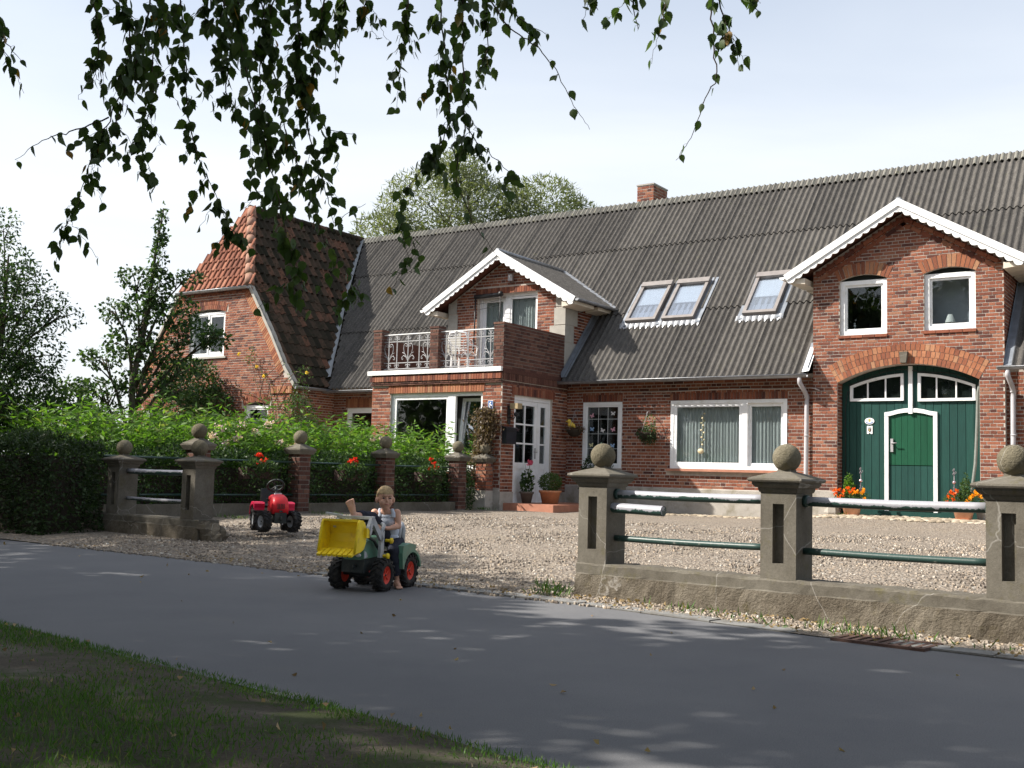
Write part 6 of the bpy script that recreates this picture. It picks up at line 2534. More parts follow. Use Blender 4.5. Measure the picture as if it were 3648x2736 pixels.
bk = MB()
prof = [(.735, .592), (.665, .582), (.632, .545), (.618, .48), (.625, .41), (.655, .36), (.71, .337), (.80, .325)]
yb0, yb1, th = -.205, .135, .008
vs, fs = [], []
n = len(prof)
for y in (yb0, yb1):
    for off in (0, th):
        for i, (x, z) in enumerate(prof):
            a, b = prof[max(i - 1, 0)], prof[min(i + 1, n - 1)]
            t = Vector((b[0] - a[0], 0, b[1] - a[1])).normalized()
            nn = Vector((t.z, 0, -t.x)) * off
            vs.append((x + nn.x, y, z + nn.z))
for i in range(n - 1):
    if i == 0:
        continue
    fs += [(i, i + 1, 2 * n + i + 1, 2 * n + i), (n + i + 1, n + i, 3 * n + i, 3 * n + i + 1)]
bk.add(vs, fs)
# slotted top edge
cuts = [yb0, -.170, -.135, -.110, -.075, -.050, -.015, .01, .045, .07, .105, yb1]
for i, (a, b) in enumerate(zip(cuts[:-1], cuts[1:])):
    if i % 2 == 0:
        bk.bar((.70, a, .588), (.70, b, .588), .07, .010)
bk.bar((.732, yb0, .592), (.732, yb1, .592), .016, .018)
bk.bar((.668, yb0, .584), (.668, yb1, .584), .012, .012)
for y in (yb0, yb1):
    sp = prof[:] + [(.79, .35), (.77, .46), (.745, .575)]
    bk.prism(sp, y - .007, y + .007)
    bk.tube([(x, y, z) for x, z in [(.735, .592), (.75, .57), (.775, .46), (.80, .335)]], .011, 7)
for k in range(7):
    y = yb0 + .024 + (yb1 - yb0 - .048) * k / 6
    bk.add([(.745, y - .0215, .336), (.745, y + .0215, .336), (.83, y + .0165, .300), (.83, y - .0165, .300), (.745, y - .0215, .362), (.745, y + .0215, .362), (.84, y + .0165, .318), (.84, y - .0165, .318)],
           [(0, 3, 2, 1), (4, 5, 6, 7), (3, 7, 6, 2), (0, 4, 7, 3), (1, 2, 6, 5), (0, 1, 5, 4)])
bko = bk.build('loader_bucket', 'toy_yellow', gt)
jt = MB()
jt.prism([(.61, .45), (.66, .45), (.66, .53), (.61, .53)], .137, .165)
jt.build('bucket_bracket', 'toy_yellow', bko)

# ---- the red one by the garden fence
RA = math.atan2(-0.93, 0.40)
RTM = T(-3.145, 14.55, 0.185) @ RZ(RA)
rt = thing('pedal_tractor', 'bright red pedal tractor with grey rims parked by the garden fence', 'toy tractor', RTM)
for x, y, r, w in ((0.46, 0.19, .138, .10), (0.46, -0.19, .138, .10), (0.0, 0.20, .155, .11), (0.0, -0.20, .155, .11)):
    tractor_wheel(rt, x, y, r, w, 'toy_grey', 1 if y > 0 else -1, steer=R(20) if x > 0.2 else 0.0)
h = MB()
out = [(.575, .24), (.60, .33), (.585, .40), (.53, .455), (.42, .480), (.24, .475), (.22, .26)]
vs, fs = [], []
secs = [(-1.0, .70), (-.92, .90), (-.6, 1.0), (0, 1.03), (.6, 1.0), (.92, .90), (1.0, .70)]
for s, kz in secs:
    for x, z in out:
        zz = .24 + (z - .24) * kz
        vs.append((.40 + (x - .40) * (1.0 - .10 * abs(s) ** 3), s * .102, zz))
n = len(out)
for i in range(len(secs) - 1):
    for k in range(n):
        fs.append((i * n + k, i * n + (k + 1) % n, (i + 1) * n + (k + 1) % n, (i + 1) * n + k))
fs += [tuple(range(n))[::-1], tuple(range((len(secs) - 1) * n, len(secs) * n))]
h.add(vs, fs, 0, True)
hr = h.build('hood', 'toy_red', rt)
g = MB()
g.box(.53, .595, -.075, .075, .12, .255)
g.tube([(.60, 0, .2), (.625, 0, .2), (.625, 0, .15)], .012, 8)
g.tube([(.46, -.17, .138), (.46, .17, .138)], .015, 8)
g.tube([(0, -.17, .155), (0, .17, .155)], .015, 8)
rounded_prism(g, [(-.1, .15), (.54, .14), (.54, .22), (-.1, .26)], -.06, .06, .012)
g.build('chassis', 'toy_dark', rt)
gr = MB()
for y in (-.04, -.02, 0, .02, .04):
    gr.box(.598, .604, y - .004, y + .004, .30, .37)
gr.box(.596, .604, -.02, .02, .262, .285)
gr.build('grille', 'toy_dark', hr)
for s in (-1, 1):
    f = MB()
    ya, yb = (0.13, 0.265) if s > 0 else (-0.265, -0.13)
    poly = [(.17, .30), (.185, .355), (.16, .375), (-.02, .38), (-.14, .33), (-.18, .22), (-.16, .2), (-.12, .30), (0, .345), (.1, .34), (.17, .27)]
    f.prism(poly, ya, yb)
    f.build('fender', 'toy_crimson', rt)
    MB().tube([(.30, s * .09, .40), (.33, s * .125, .415), (.33, s * .125, .43)], .014, 8).build('side_lamp', 'toy_dark', rt)
sw = MB()
sw.tube([(.28, 0, .46), (.20, 0, .585)], .018, 8)
sw.tube([(.19 + .105 * math.cos(a) * .62, .105 * math.sin(a), .595 + .105 * math.cos(a) * .70) for a in np.linspace(0, 2 * PI, 24)], .014, 8)
for a in (PI / 2, PI / 2 + 2.1, PI / 2 - 2.1):
    sw.tube([(.19, 0, .585), (.19 + .1 * math.cos(a) * .62, .1 * math.sin(a), .595 + .1 * math.cos(a) * .7)], .010, 6)
sw.build('steering_wheel', 'toy_dark', rt)
s_ = MB()
rounded_prism(s_, [(-.16, .30), (.10, .30), (.11, .33), (-.08, .35), (-.13, .55), (-.18, .55)], -.13, .13, .02)
s_.build('seat', 'toy_dark', rt)
MB().box(.34, .40, -.045, .045, .475, .50).build('exhaust', 'toy_grey', rt)


# ================================================================ the child
BOY0 = Vector((-1.02, 9.70, 0.38))
boy = thing('person', 'small blond child in pale vest and dark trousers lounging barefoot on the green toy tractor', 'person', T(*BOY0))


def V(*p):
    return Vector(p)


HC = V(-1.078, 9.55, 0.768)
FD = V(0.30, -0.95, -0.06).normalized()         # where the face looks
FR_ = V(0.954, 0.30, 0.0).normalized()          # towards the picture's right along the face
FU = FR_.cross(FD) * -1
if FU.z < 0:
    FU = -FU
HF = Matrix(((FR_.x, -FD.x, FU.x, HC.x), (FR_.y, -FD.y, FU.y, HC.y), (FR_.z, -FD.z, FU.z, HC.z), (0, 0, 0, 1)))   # head axes: x right, y back, z up


def HP(x, y, z):
    return HF @ Vector((x, y, z))


HR = HF.to_3x3().to_4x4()
body = MB()
body.ball(HP(0, 0.012, 0.018), 1, 20, 14, sq=(.070, .083, .082), M=HR)
body.ball(HP(0, -.016, -.030), 1, 18, 12, sq=(.057, .062, .062), M=HR)
body.ball(HP(0, -.040, -.072), .027, 12, 8)
body.ball(HP(0, -.020, -.058), 1, 14, 8, sq=(.046, .045, .034), M=HR)
for s in (-1, 1):
    body.ball(HP(s * .030, -.050, -.030), .026, 12, 8)
    body.ball(HP(s * .073, .004, -.014), 1, 12, 8, sq=(.013, .020, .028), M=HR)
body.tube([HP(0, -.070, .012), HP(0, -.083, -.012), HP(0, -.078, -.022)], [.007, .011, .009], 8)
body.ball(HP(0, -.066, .030), 1, 12, 6, sq=(.045, .012, .010), M=HR)
body.tube([HP(-.014, -.070, -.046), HP(0, -.075, -.045), HP(.014, -.070, -.046)], [.006, .009, .006], 8)
body.tube([HP(0, .01, -.05), V(-1.072, 9.578, .655), V(-1.070, 9.595, .62)], [.036, .034, .045], 12)
# trunk
hip, wai, che, nec = V(-1.02, 9.70, .40), V(-1.035, 9.665, .48), V(-1.06, 9.615, .575), V(-1.072, 9.59, .645)
Ts = Matrix.Rotation(math.atan2(-0.06, 0.21), 4, 'Z')
body.ball(hip, 1, 16, 10, sq=(.085, .075, .075), M=Ts)
body.ball(wai, 1, 16, 10, sq=(.076, .060, .075), M=Ts)
body.ball(che, 1, 16, 10, sq=(.088, .064, .085), M=Ts)
body.ball(nec, 1, 16, 8, sq=(.080, .042, .034), M=Ts)
shL, elL, wrL = V(-.975, 9.575, .645), V(-.955, 9.555, .530), V(-1.035, 9.470, .512)
shR, elR, wrR = V(-1.175, 9.615, .640), V(-1.185, 9.565, .545), V(-1.135, 9.475, .528)
for a, b, c_ in ((shL, elL, wrL), (shR, elR, wrR)):
    body.ball(a, .034, 12, 8)
    body.tube([a, a.lerp(b, .35), b], [.033, .031, .025], 12)
    body.ball(b, .0255, 10, 8)
    body.tube([b, b.lerp(c_, .35), c_], [.025, .025, .0165], 12)
# hands on the steering wheel
for wr, to, sg in ((wrL, V(-1.068, 9.437, .520), 1), (wrR, V(-1.110, 9.435, .530), -1)):
    d = (to - wr).normalized()
    side = d.cross(V(0, 0, 1)).normalized()
    dn = V(0, 0, -1)
    palm = wr + d * .026
    body.tube([wr, palm, palm + d * .014], [.016, .019, .017], 10)
    for k, (o_, ln) in enumerate(((-.0165, .030), (-.0055, .035), (.0055, .033), (.0165, .026))):
        r0 = palm + d * .018 + side * o_
        body.tube([palm + side * o_ * .6, r0, r0 + d * ln * .5 + dn * .010, r0 + d * ln * .55 + dn * (.010 + ln * .6), r0 + d * ln * .25 + dn * (.012 + ln * .85)], [.0065, .0062, .0058, .0054, .0046], 7)
    t0 = wr + d * .012 - side * sg * .012
    body.tube([t0, t0 - side * sg * .012 + d * .012, t0 - side * sg * .012 + d * .028 + dn * .010], [.0078, .007, .0056], 7)
# legs
hL, kL, aL = V(-.975, 9.685, .375), V(-.985, 9.465, .325), V(-.950, 9.515, .075)
hR_, kR, aR = V(-1.06, 9.675, .400), V(-1.175, 9.450, .600), V(-1.283, 9.262, .628)
for a, b, c_ in ((hL, kL, aL), (hR_, kR, aR)):
    body.tube([a, a.lerp(b, .5), b], [.062, .054, .042], 12)
    body.ball(b, .042, 10, 8)
    body.tube([b, b.lerp(c_, .35), b.lerp(c_, .8), c_], [.040, .040, .027, .023], 12)
# left foot on the road
hl = V(-.957, 9.545, .030)
body.ball(hl, .027, 10, 8)
body.tube([aL, V(-.948, 9.505, .048), V(-.930, 9.455, .030), V(-.917, 9.425, .020)], [.024, .026, .025, .018], 10)
body.tube([hl, V(-.940, 9.49, .024), V(-.917, 9.430, .017)], [.024, .022, .019], 10)
sd = V(.93, .36, 0)
for k, (o_, r) in enumerate(((-.020, .0105), (-.008, .009), (.003, .0083), (.013, .0078), (.022, .007))):
    p = V(-.914, 9.418, .013) + sd * o_
    body.tube([p + V(-.006, .022, .004), p, p + V(.004, -.012 - r * .5, -.001)], [r, r, r * .8], 7)
# right foot up, sole towards the viewer
heel, ball_, toe = V(-1.300, 9.238, .610), V(-1.328, 9.212, .705), V(-1.338, 9.205, .752)
ac = V(.945, .33, 0)                        # across the sole
Fo = Matrix.Rotation(math.atan2(.33, .945), 4, 'Z')
body.ball(heel, 1, 12, 10, sq=(.027, .024, .030), M=Fo)
body.tube([aR, V(-1.292, 9.25, .630)], [.025, .026], 10)
for t_, wd, dp in ((.2, .026, .022), (.4, .026, .020), (.6, .029, .018), (.8, .033, .017), (1.0, .036, .016)):
    body.ball(heel.lerp(ball_, t_) + V(.003, .006, 0), 1, 12, 8, sq=(wd, dp, .026), M=Fo)
for o_, ln, r in ((.026, .052, .0125), (.009, .046, .0098), (-.004, .040, .009), (-.016, .033, .0085), (-.027, .025, .008)):
    p = ball_ + ac * o_ + V(-.004, 0, .008)
    body.tube([p, p + V(-.006, -.004, ln * .7), p + V(-.008, -.010, ln)], [r, r, r * .85], 8)


def remeshed(mb, name, m, par, vox, smooth=4):
    b = MB()
    b.add([Vector(p) - BOY0 for p in mb.v], mb.f, 0, True)
    o = b.build(name, m, par)
    r_ = o.modifiers.new('remesh', 'REMESH')
    r_.mode = 'VOXEL'
    r_.voxel_size = vox
    r_.use_smooth_shade = True
    s = o.modifiers.new('smooth', 'SMOOTH')
    s.factor = 0.5
    s.iterations = smooth
    return o


remeshed(body, 'body', 'skin', boy, 0.0036, 1)
# vest: trunk with broad straps, scooped at neck and armholes
v = MB()
v.ball(wai + V(0, 0, -.055), 1, 16, 10, sq=(.090, .074, .05), M=Ts)
v.ball(wai, 1, 18, 12, sq=(.084, .067, .085), M=Ts)
v.ball(che + V(0, 0, -.004), 1, 18, 12, sq=(.097, .071, .078), M=Ts)
v.ball(che + V(-.004, -.012, .036), 1, 18, 12, sq=(.078, .058, .040), M=Ts)
for s in (-1, 1):
    e = Vector((.207, -.06, 0)).normalized()
    top = nec + e * s * .058 + V(0, 0, .026)
    v.tube([che + e * s * .058 + V(.0, -.052, .03), che + e * s * .060 + V(0, -.050, .065), top + V(0, -.016, -.004), top + V(0, .022, -.006), che + e * s * .06 + V(0, .05, .05)], [.024, .020, .017, .017, .022], 10)
remeshed(v, 'vest', 'vest', boy, 0.005, 4)
tr = MB()
tr.ball(hip + V(0, 0, -.005), 1, 16, 10, sq=(.094, .086, .068), M=Ts)
tr.ball(hip + V(0, -.01, .045), 1, 16, 8, sq=(.088, .076, .03), M=Ts)
for a, b, c_, stop in ((hL, kL, aL, .86), (hR_, kR, aR, .84)):
    tr.ball(a, .070, 12, 8)
    tr.tube([a, a.lerp(b, .5), b], [.072, .065, .054], 14)
    tr.ball(b, .054, 12, 8)
    e = b.lerp(c_, stop)
    pts, rd = [], []
    for k in range(9):
        t_ = k / 8
        pts.append(b.lerp(e, t_) + V(random.gauss(0, .003), random.gauss(0, .003), random.gauss(0, .003)))
        rd.append((.053 - .009 * t_) * (1 + .05 * math.sin(k * 2.4)))
    tr.tube(pts, rd, 14)
remeshed(tr, 'trousers', 'trousers', boy, 0.006, 4)
# hair
hr_ = MB()
vs, fs = [], []
nu, nv = 26, 14
for i in range(nv + 1):
    th = PI * 0.62 * i / nv
    for k in range(nu):
        a = 2 * PI * k / nu
        back = math.sin(a)
        lim = 1.0 if back > 0.1 else (0.80 if back > -0.45 else 0.66)
        t_ = th * lim
        rr = 1 + random.uniform(-.012, .022)
        vs.append(HP(.0765 * rr * math.sin(t_) * math.cos(a), .014 + .091 * rr * math.sin(t_) * back, .020 + .090 * rr * math.cos(t_)) - BOY0)
for i in range(nv):
    for k in range(nu):
        fs.append((i * nu + k, i * nu + (k + 1) % nu, (i + 1) * nu + (k + 1) % nu, (i + 1) * nu + k))
hr_.add(vs, fs, 0, True)
for _ in range(420):
    a, t_ = random.uniform(0, 2 * PI), random.uniform(0.1, 1.5)
    if math.sin(a) < -0.2:
        t_ = random.uniform(0.1, 1.15)
    p = HP(.077 * math.sin(t_) * math.cos(a), .014 + .092 * math.sin(t_) * math.sin(a), .020 + .091 * math.cos(t_)) - BOY0
    q = HP(.0785 * math.sin(t_ + .28) * math.cos(a + random.gauss(0, .12)), .014 + .094 * math.sin(t_ + .28) * math.sin(a), .019 + .092 * math.cos(t_ + .28)) - BOY0
    w_ = (q - p).cross(p - (HC - BOY0)).normalized() * .0032
    hr_.add([p - w_, p + w_, q + w_ * .3, q - w_ * .3], [(0, 1, 2, 3)])
hr_.build('hair', 'hair_blond', boy)
for s in (-1, 1):
    e = MB()
    e.ball(HP(s * .029, -.0735, .008) - BOY0, 1, 10, 8, sq=(.012, .0065, .0065), M=HR)
    e.build('eye', 'eye', boy)
    MB().tube([HP(s * .016, -.0765, .0255) - BOY0, HP(s * .030, -.0755, .029) - BOY0, HP(s * .043, -.066, .025) - BOY0], [.0035, .0042, .003], 6).build('eyebrow', 'brow', boy)
MB().tube([HP(-.016, -.0755, -.0465) - BOY0, HP(0, -.0825, -.0455) - BOY0, HP(.016, -.0755, -.0465) - BOY0], [.002, .0042, .002], 6).build('mouth', 'lip', boy)


# ================================================================ small things about the house
def pot(name, label, x, y, r0, r1, h, m, leaves, saucer=True, cat='flower pot', group=None):
    z = gz(x, y)
    if -9.28 < x < -8.0 and y > -2.4:
        z = 0.40
    o = thing(name, label, cat, HM @ T(x, y, z), group)
    p = MB()
    p.lathe([(r0 * .0, 0.004), (r0, 0.004), (r0 + (r1 - r0) * .8, h * .8), (r1 * 1.0, h * .82), (r1 * 1.05, h * .84), (r1 * 1.06, h), (r1 * .93, h), (r1 * .9, h * .9), (0, h * .9)], 24, caps=False)
    p.build('pot', m, o)
    if saucer:
        s = MB()
        s.lathe([(0, 0.0), (r0 * 1.15, 0.0), (r0 * 1.32, 0.035), (r0 * 1.25, 0.036), (r0 * 1.05, .012), (0, .012)], 24, caps=False)
        s.build('saucer', m, o)
    MB().lathe([(0, h * .915), (r1 * .9, h * .905)], 18, caps=False).build('soil', 'soil', o)
    leaves(o, h)
    return o


def cloud(o, blobs, n, L, W, m, up=0.2, name='foliage'):
    P, d = blob_points(n, blobs)
    V = leaf_quads(P, d * 0.6 + RNG.normal(size=P.shape) * 0.7 + np.array([0, 0, up]), L * RNG.uniform(.6, 1.3, n), W * RNG.uniform(.6, 1.3, n))
    quads(name, V, m, o)


def heads(o, pts, r, m, n=22):
    for p in pts:
        P = np.tile(np.array(p, float), (n, 1)) + RNG.normal(size=(n, 3)) * r * 0.28
        quads('flower_head', leaf_quads(P, RNG.normal(size=(n, 3)) + np.array([0, -.3, .5]), r * 0.85, r * 0.8), m, o)


def glitter_stick(o, x, y, h):
    s = MB()
    s.tube([(x, y, h - .3), (x, y, h + .52)], .006, 6)
    for k in range(9):
        a = k * 2.1
        z = h + .02 + (.36 if k > 4 else .0) + .024 * (k % 5)
        s.tube([(x, y, z), (x + .04 * math.cos(a), y + .03 * math.sin(a), z + .03), (x + .03 * math.cos(a), y, z + .055)], .005, 5)
    so = s.build('ornament_stick', 'ornament', o)
    MB().ball((x, y, h + .255), .036, 14, 10).build('glass_ball', 'mirror_ball', so)




def marig(side):
    def f(o, h):
        if side < 0:
            cloud(o, [(0, 0, h + .08, .26, .2, .13), (-.18, 0, h + .06, .18, .16, .1), (.2, 0, h + .08, .16, .15, .1)], 700, .055, .02, 'garden_leaf')
            cloud(o, [(-.06, .03, h + .30, .10, .09, .14), (-.08, .03, h + .45, .05, .05, .12)], 380, .05, .03, 'perennial_leaf')
            heads(o, [(-.30, -.08, h + .16), (-.24, -.12, h + .08), (-.22, -.1, h + .23), (-.12, -.14, h + .20), (-.16, -.16, h + .12), (-.03, -.14, h + .27), (.02, -.16, h + .19), (-.32, -.02, h + .22), (.07, -.13, h + .25), (-.26, -.1, h + .02)], .046, 'marigold_orange')
            heads(o, [(.26, -.10, h + .25), (.28, -.12, h + .07), (.15, -.15, h + .20), (.10, -.15, h + .19), (.24, -.1, h + .19)], .046, 'marigold_yellow')
            glitter_stick(o, .17, .02, h + .17)
        else:
            cloud(o, [(-.16, 0, h + .10, .2, .17, .12), (.18, 0, h + .08, .18, .16, .12)], 620, .055, .02, 'garden_leaf')
            cloud(o, [(.02, .03, h + .16, .12, .11, .16), (.03, .03, h + .34, .085, .08, .14), (.04, .03, h + .50, .04, .04, .12)], 900, .045, .022, 'garden_leaf', 0.5)
            heads(o, [(-.24, -.1, h + .16), (-.14, -.12, h + .22), (-.20, -.1, h + .25), (-.28, -.06, h + .06), (-.15, -.13, h + .12), (-.10, -.08, h + .28), (-.26, -.1, h + .02)], .046, 'marigold_orange')
            heads(o, [(.14, -.13, h + .14), (.10, -.14, h + .08), (.19, -.13, h + .20), (.25, -.1, h + .23), (.31, -.08, h + .18), (.17, -.14, h + .01), (.22, -.08, h + .27)], .048, 'marigold_yellow')
            glitter_stick(o, -.17, .03, h + .18)
    return f


pot('planter', 'terracotta planter of orange marigolds at the left of the green barn gate', -2.46, -0.22, .135, .20, .27, 'pale_terracotta', marig(-1), group=None)
pot('planter', 'terracotta planter with small conifer and yellow marigolds at the right of barn gate', -0.39, -0.22, .135, .20, .27, 'pale_terracotta', marig(1))


def geranium(o, h):
    s = MB()
    s.tube([(0, 0, h * .8), (.01, 0, h + .2), (.03, 0, h + .46)], .008, 6)
    s.tube([(.03, 0, h + .3), (.07, -.02, h + .52), (.08, -.02, h + .60)], .005, 5)
    s.tube([(.0, 0, h + .3), (-.05, -.02, h + .60), (-.05, -.02, h + .66)], .004, 5)
    s.build('stem', 'perennial_stem', o)
    cloud(o, [(0, 0, h + .12, .16, .14, .12), (.02, 0, h + .30, .11, .11, .1), (.02, 0, h + .42, .07, .07, .06)], 190, .075, .07, 'dark_leaf')
    heads(o, [(.085, -.02, h + .62)], .075, 'rose_petal', 40)


pot('planter', 'narrow grey pot with a leggy pink geranium before the white front door', -9.10, -1.75, .10, .15, .25, 'grey_pot', geranium, False)
pot('planter', 'wide orange pot with a round box bush before the front door', -8.62, -1.55, .17, .235, .29, 'terracotta', lambda o, h: cloud(o, [(0, 0, h + .17, .25, .23, .2)], 1500, .045, .028, 'garden_leaf', .3), False)
pot('planter', 'shaded pot with a big dark shrub between front door and narrow window', -8.15, -0.55, .15, .2, .26, 'grey_pot',
    lambda o, h: cloud(o, [(0, 0.1, h + .25, .4, .3, .3), (0.05, .1, h + .55, .34, .28, .28)], 1500, .07, .045, 'hedge_leaf', .1), False)


def basket(label, x, z, extra, r=.19):
    o = thing('hanging_basket', label, 'hanging basket', HM @ T(x, -0.08, z))
    b = MB()
    b.lathe([(0.0, -.16), (.08, -.15), (.14, -.10), (.175, -.03), (.18, 0.0), (.165, 0.0), (.12, -.08), (0, -.12)], 18, caps=False)
    b.build('basket', 'soil_dark', o)
    c = MB()
    for a in (0.3, 2.4, 4.5):
        c.tube([(.17 * math.cos(a), .17 * math.sin(a), 0), (0, 0, .42)], .0035, 4)
    c.tube([(0, 0, .42), (0, .05, .47), (0, .22, .46)], .008, 6)
    c.build('hanger', 'grey_iron', o)
    extra(o)
    return o


def b1(o):
    cloud(o, [(0, 0, .03, .24, .17, .06), (.16, 0, .01, .12, .1, .05)], 320, .06, .018, 'brown_leaf', .0)
    m = MB()
    m.ball((-.06, -.06, .12), .075, 12, 8, sq=(1, .8, .9))
    m.ball((-.10, -.07, .20), .05, 12, 8)
    m.tube([(-.14, -.09, .20), (-.175, -.1, .195)], [.014, .008], 6)
    m.tube([(.0, -.06, .11), (.06, -.05, .06)], [.05, .02], 8)
    m.build('toy_duck', 'duck_yellow', o)


basket('hanging basket with a yellow toy duck between front door and narrow window', -8.93, 2.08, b1)


def b2(o):
    cloud(o, [(0, 0, -.02, .22, .17, .14), (.06, 0, -.12, .16, .14, .12)], 700, .06, .025, 'hedge_leaf', -.3)
    cloud(o, [(.10, 0, .06, .16, .12, .10), (.06, .02, .24, .16, .08, .16)], 170, .05, .03, 'garden_leaf', .4)


basket('full hanging basket of trailing greenery on the brick between two windows', -7.06, 2.02, b2)

# letter box and lamp beside the door, number plate
lb = MB()
lb.box(BX1 + .005, BX1 + .125, BY + 0.02, BY + 0.40, 1.67, 2.02)
lb.prism([(BX1 + .0, 2.02), (BX1 + .15, 2.0), (BX1 + .15, 2.012), (BX1 + .0, 2.05)], BY + 0.0, BY + 0.42)
lbo = tag(lb.build('letter_box', 'letter_black', None, HM), 'dark letter box on the shaded brick beside the front door', 'letter box')
MB().box(BX1 + .125, BX1 + .13, BY + .06, BY + .36, 1.93, 1.96).build('flap', 'black_iron', lbo)
lp = thing('wall_lamp', 'square brass-topped wall lamp on a black arm by the front door', 'lamp', HM @ T(BX1, BY + 0.25, 2.45))
MB().box(.10, .30, -.09, .09, -.02, .10).build('lamp_shade', 'brass_glass', lp)
a = MB()
a.box(.0, .03, -.05, .05, -.35, .05)
a.tube([(.02, 0, -.2), (.16, 0, -.22), (.2, 0, -.12), (.2, 0, -.02)], .012, 6)
a.tube([(.02, 0, -.1), (.1, 0, -.13), (.12, 0, -.2)], .008, 6)
a.ball((.2, 0, -.14), .05, 10, 8)
a.build('bracket', 'black_iron', lp)
sg = thing('house_number', 'small blue plate with a white number 6 on the bay brickwork', 'sign', HM @ T(-9.565, BY - 0.03, 2.50))
MB().box(-.066, .066, 0, .012, -.10, .10).build('rim', 'white_plastic', sg)
MB().box(-.058, .058, -.003, -.0005, -.09, .09).build('plate', 'plate_blue', sg)
tc_ = bpy.data.curves.new('digit', 'FONT')
tc_.body = '6'
tc_.size = 0.175
tc_.align_x = 'CENTER'
tc_.align_y = 'CENTER'
tc_.extrude = 0.002
tc_.offset = 0.003
tc_.materials.append(MATS['white_plastic'])
to_ = bpy.data.objects.new('digit_text', tc_)
me_d = bpy.data.meshes.new_from_object(to_)
bpy.data.objects.remove(to_)
to = bpy.data.objects.new('digit', me_d)
COL.objects.link(to)
to.parent = sg
to.matrix_basis = T(0, -.0055, 0) @ Matrix.Rotation(PI / 2, 4, 'X')

# badges on the gate
bd = thing('oval_badge', 'white oval badge with a small crest on the dark green gate', 'badge', HM @ T(-2.26, GYP - 0.012, 2.27))
o_ = [(.095 * math.cos(a), .066 * math.sin(a)) for a in np.linspace(0, 2 * PI, 24, endpoint=False)]
MB().prism(o_[::-1], 0, .008).build('plate', 'white_plastic', bd)
cr = MB()
cr.prism([(-.02, .045), (.02, .045), (.02, .0), (0, -.02), (-.02, .0)][::-1], -.003, -.0005)
cr.build('crest', 'crest_gold', bd)
ring_o = MB()
ar_ = [(math.cos(a), math.sin(a)) for a in np.linspace(R(200), R(340), 12)]
ring_o.prism([(.078 * x, .052 * y) for x, y in ar_] + [(.058 * x, .036 * y) for x, y in ar_[::-1]], -.003, -.0005)
ring_o.build('blue_band', 'plate_blue', bd)
b2_ = thing('shield_badge', 'white notched plate with a dark shield below the oval badge', 'badge', HM @ T(-2.255, GYP - 0.012, 2.095))
MB().prism([(-.055, .08), (-.018, .08), (0, .068), (.018, .08), (.055, .08), (.055, -.08), (.022, -.08), (0, -.055), (-.022, -.08), (-.055, -.08)][::-1], 0, .008).build('plate', 'white_plastic', b2_)
MB().prism([(-.032, .02), (.032, .02), (.030, -.02), (0, -.052), (-.030, -.02)][::-1], -.003, -.0005).build('shield', 'badge_dark', b2_)
MB().prism([(-.02, .012), (.0, .012), (.0, -.03), (-.018, -.015)][::-1], -.005, -.0035).build('shield_field', 'crest_gold', b2_)
MB().box(-.035, .035, -.003, -.0005, .028, .036).build('text_line', 'badge_dark', b2_)
MB().box(-.028, .028, -.003, -.0005, .042, .049).build('text_line', 'badge_dark', b2_)

# grey hose hanging at the right gate jamb
hs = MB()
hs.tube([(-.16, .20, 3.06), (-.205, .17, 2.8), (-.215, .16, 2.3), (-.235, .15, 1.8), (-.25, .13, 1.45), (-.29, .10, 1.1), (-.32, .06, .8)], [.018, .026, .030, .030, .030, .028, .024], 10)
tag(hs.build('hose', 'hose_grey', None, HM), 'thick grey hose hanging down the right side of the barn gate', 'hose')
# the thin dark cable looped under the arch
cbm = MB()
cbm.tube([(x, .24, (ga_in(x) or 3.0) - 0.10 - .03 * math.sin((x - GC) * 5)) for x in np.linspace(GC - 1.2, GC + 1.2, 20)] + [(GC + 1.27, .22, 2.9)], .009, 5)
cbm.tube([(GC - 1.2, .24, 2.88), (GC - 1.25, .245, 2.6), (GC - 1.25, .25, 1.2)], .009, 5)
tag(cbm.build('cable', 'toy_dark', None, HM), 'thin dark cable looped under the brick arch of the gate', 'cable')
wcm = MB()
wcm.tube([(x, .125, 2.955 + .012 * math.sin(x * 2.1)) for x in np.linspace(BX1 + .02, GX0 - .2, 24)] + [(GX0 - .1, .05, 2.95), (GX0 + .02, -.02, 2.93), (GX0 + .14, -.025, 2.885)], .011, 6)
for x in np.linspace(BX1 + .3, GX0 - .4, 10):
    wcm.box(x - .008, x + .008, .125, .15, 2.94, 2.97)
tag(wcm.build('cable', 'cable_pale', None, HM), 'pale cable clipped along the brick wall under the long gutter', 'cable')
# sensor lamp on the dormer
pr = thing('sensor_lamp', 'small grey sensor lamp high on the dormer brickwork', 'lamp', HM @ T(-10.84, -0.045, 5.81))
MB().box(-.06, .06, -.07, 0, -.08, .08).build('housing', 'pipe_grey', pr)
MB().ball((0, -.07, .02), .028, 12, 8).build('sensor', 'white_plastic', pr)
MB().tube([(0, -.02, -.08), (-.01, -.02, -.13), (.03, -.02, -.16), (.06, -.02, -.13)], .006, 5).build('wire', 'toy_dark', pr)
# black roller and gauze frame hung outside the balcony door
gz_ = thing('door_awning', 'rolled black awning with a hanging rod outside the balcony door', 'awning', HM @ T(-11.5, -0.09, 5.40))
m_ = MB()
m_.tube([(-.40, 0, .0), (.42, 0, .02)], .055, 10)
m_.ball((.40, -.03, .03), .065, 10, 8)
m_.build('roll', 'black_iron', gz_)
m_ = MB()
m_.tube([(.40, -.03, .0), (.40, -.05, -1.1)], .014, 6)
m_.tube([(-.36, -.02, -.2), (.44, -.04, -.12)], .006, 5)
m_.tube([(-.36, -.02, -.34), (.44, -.04, -.25)], .006, 5)
m_.tube([(-.38, -.0, .0), (-.38, -.03, -1.4)], .02, 6)
m_.build('rod', 'black_iron', gz_)


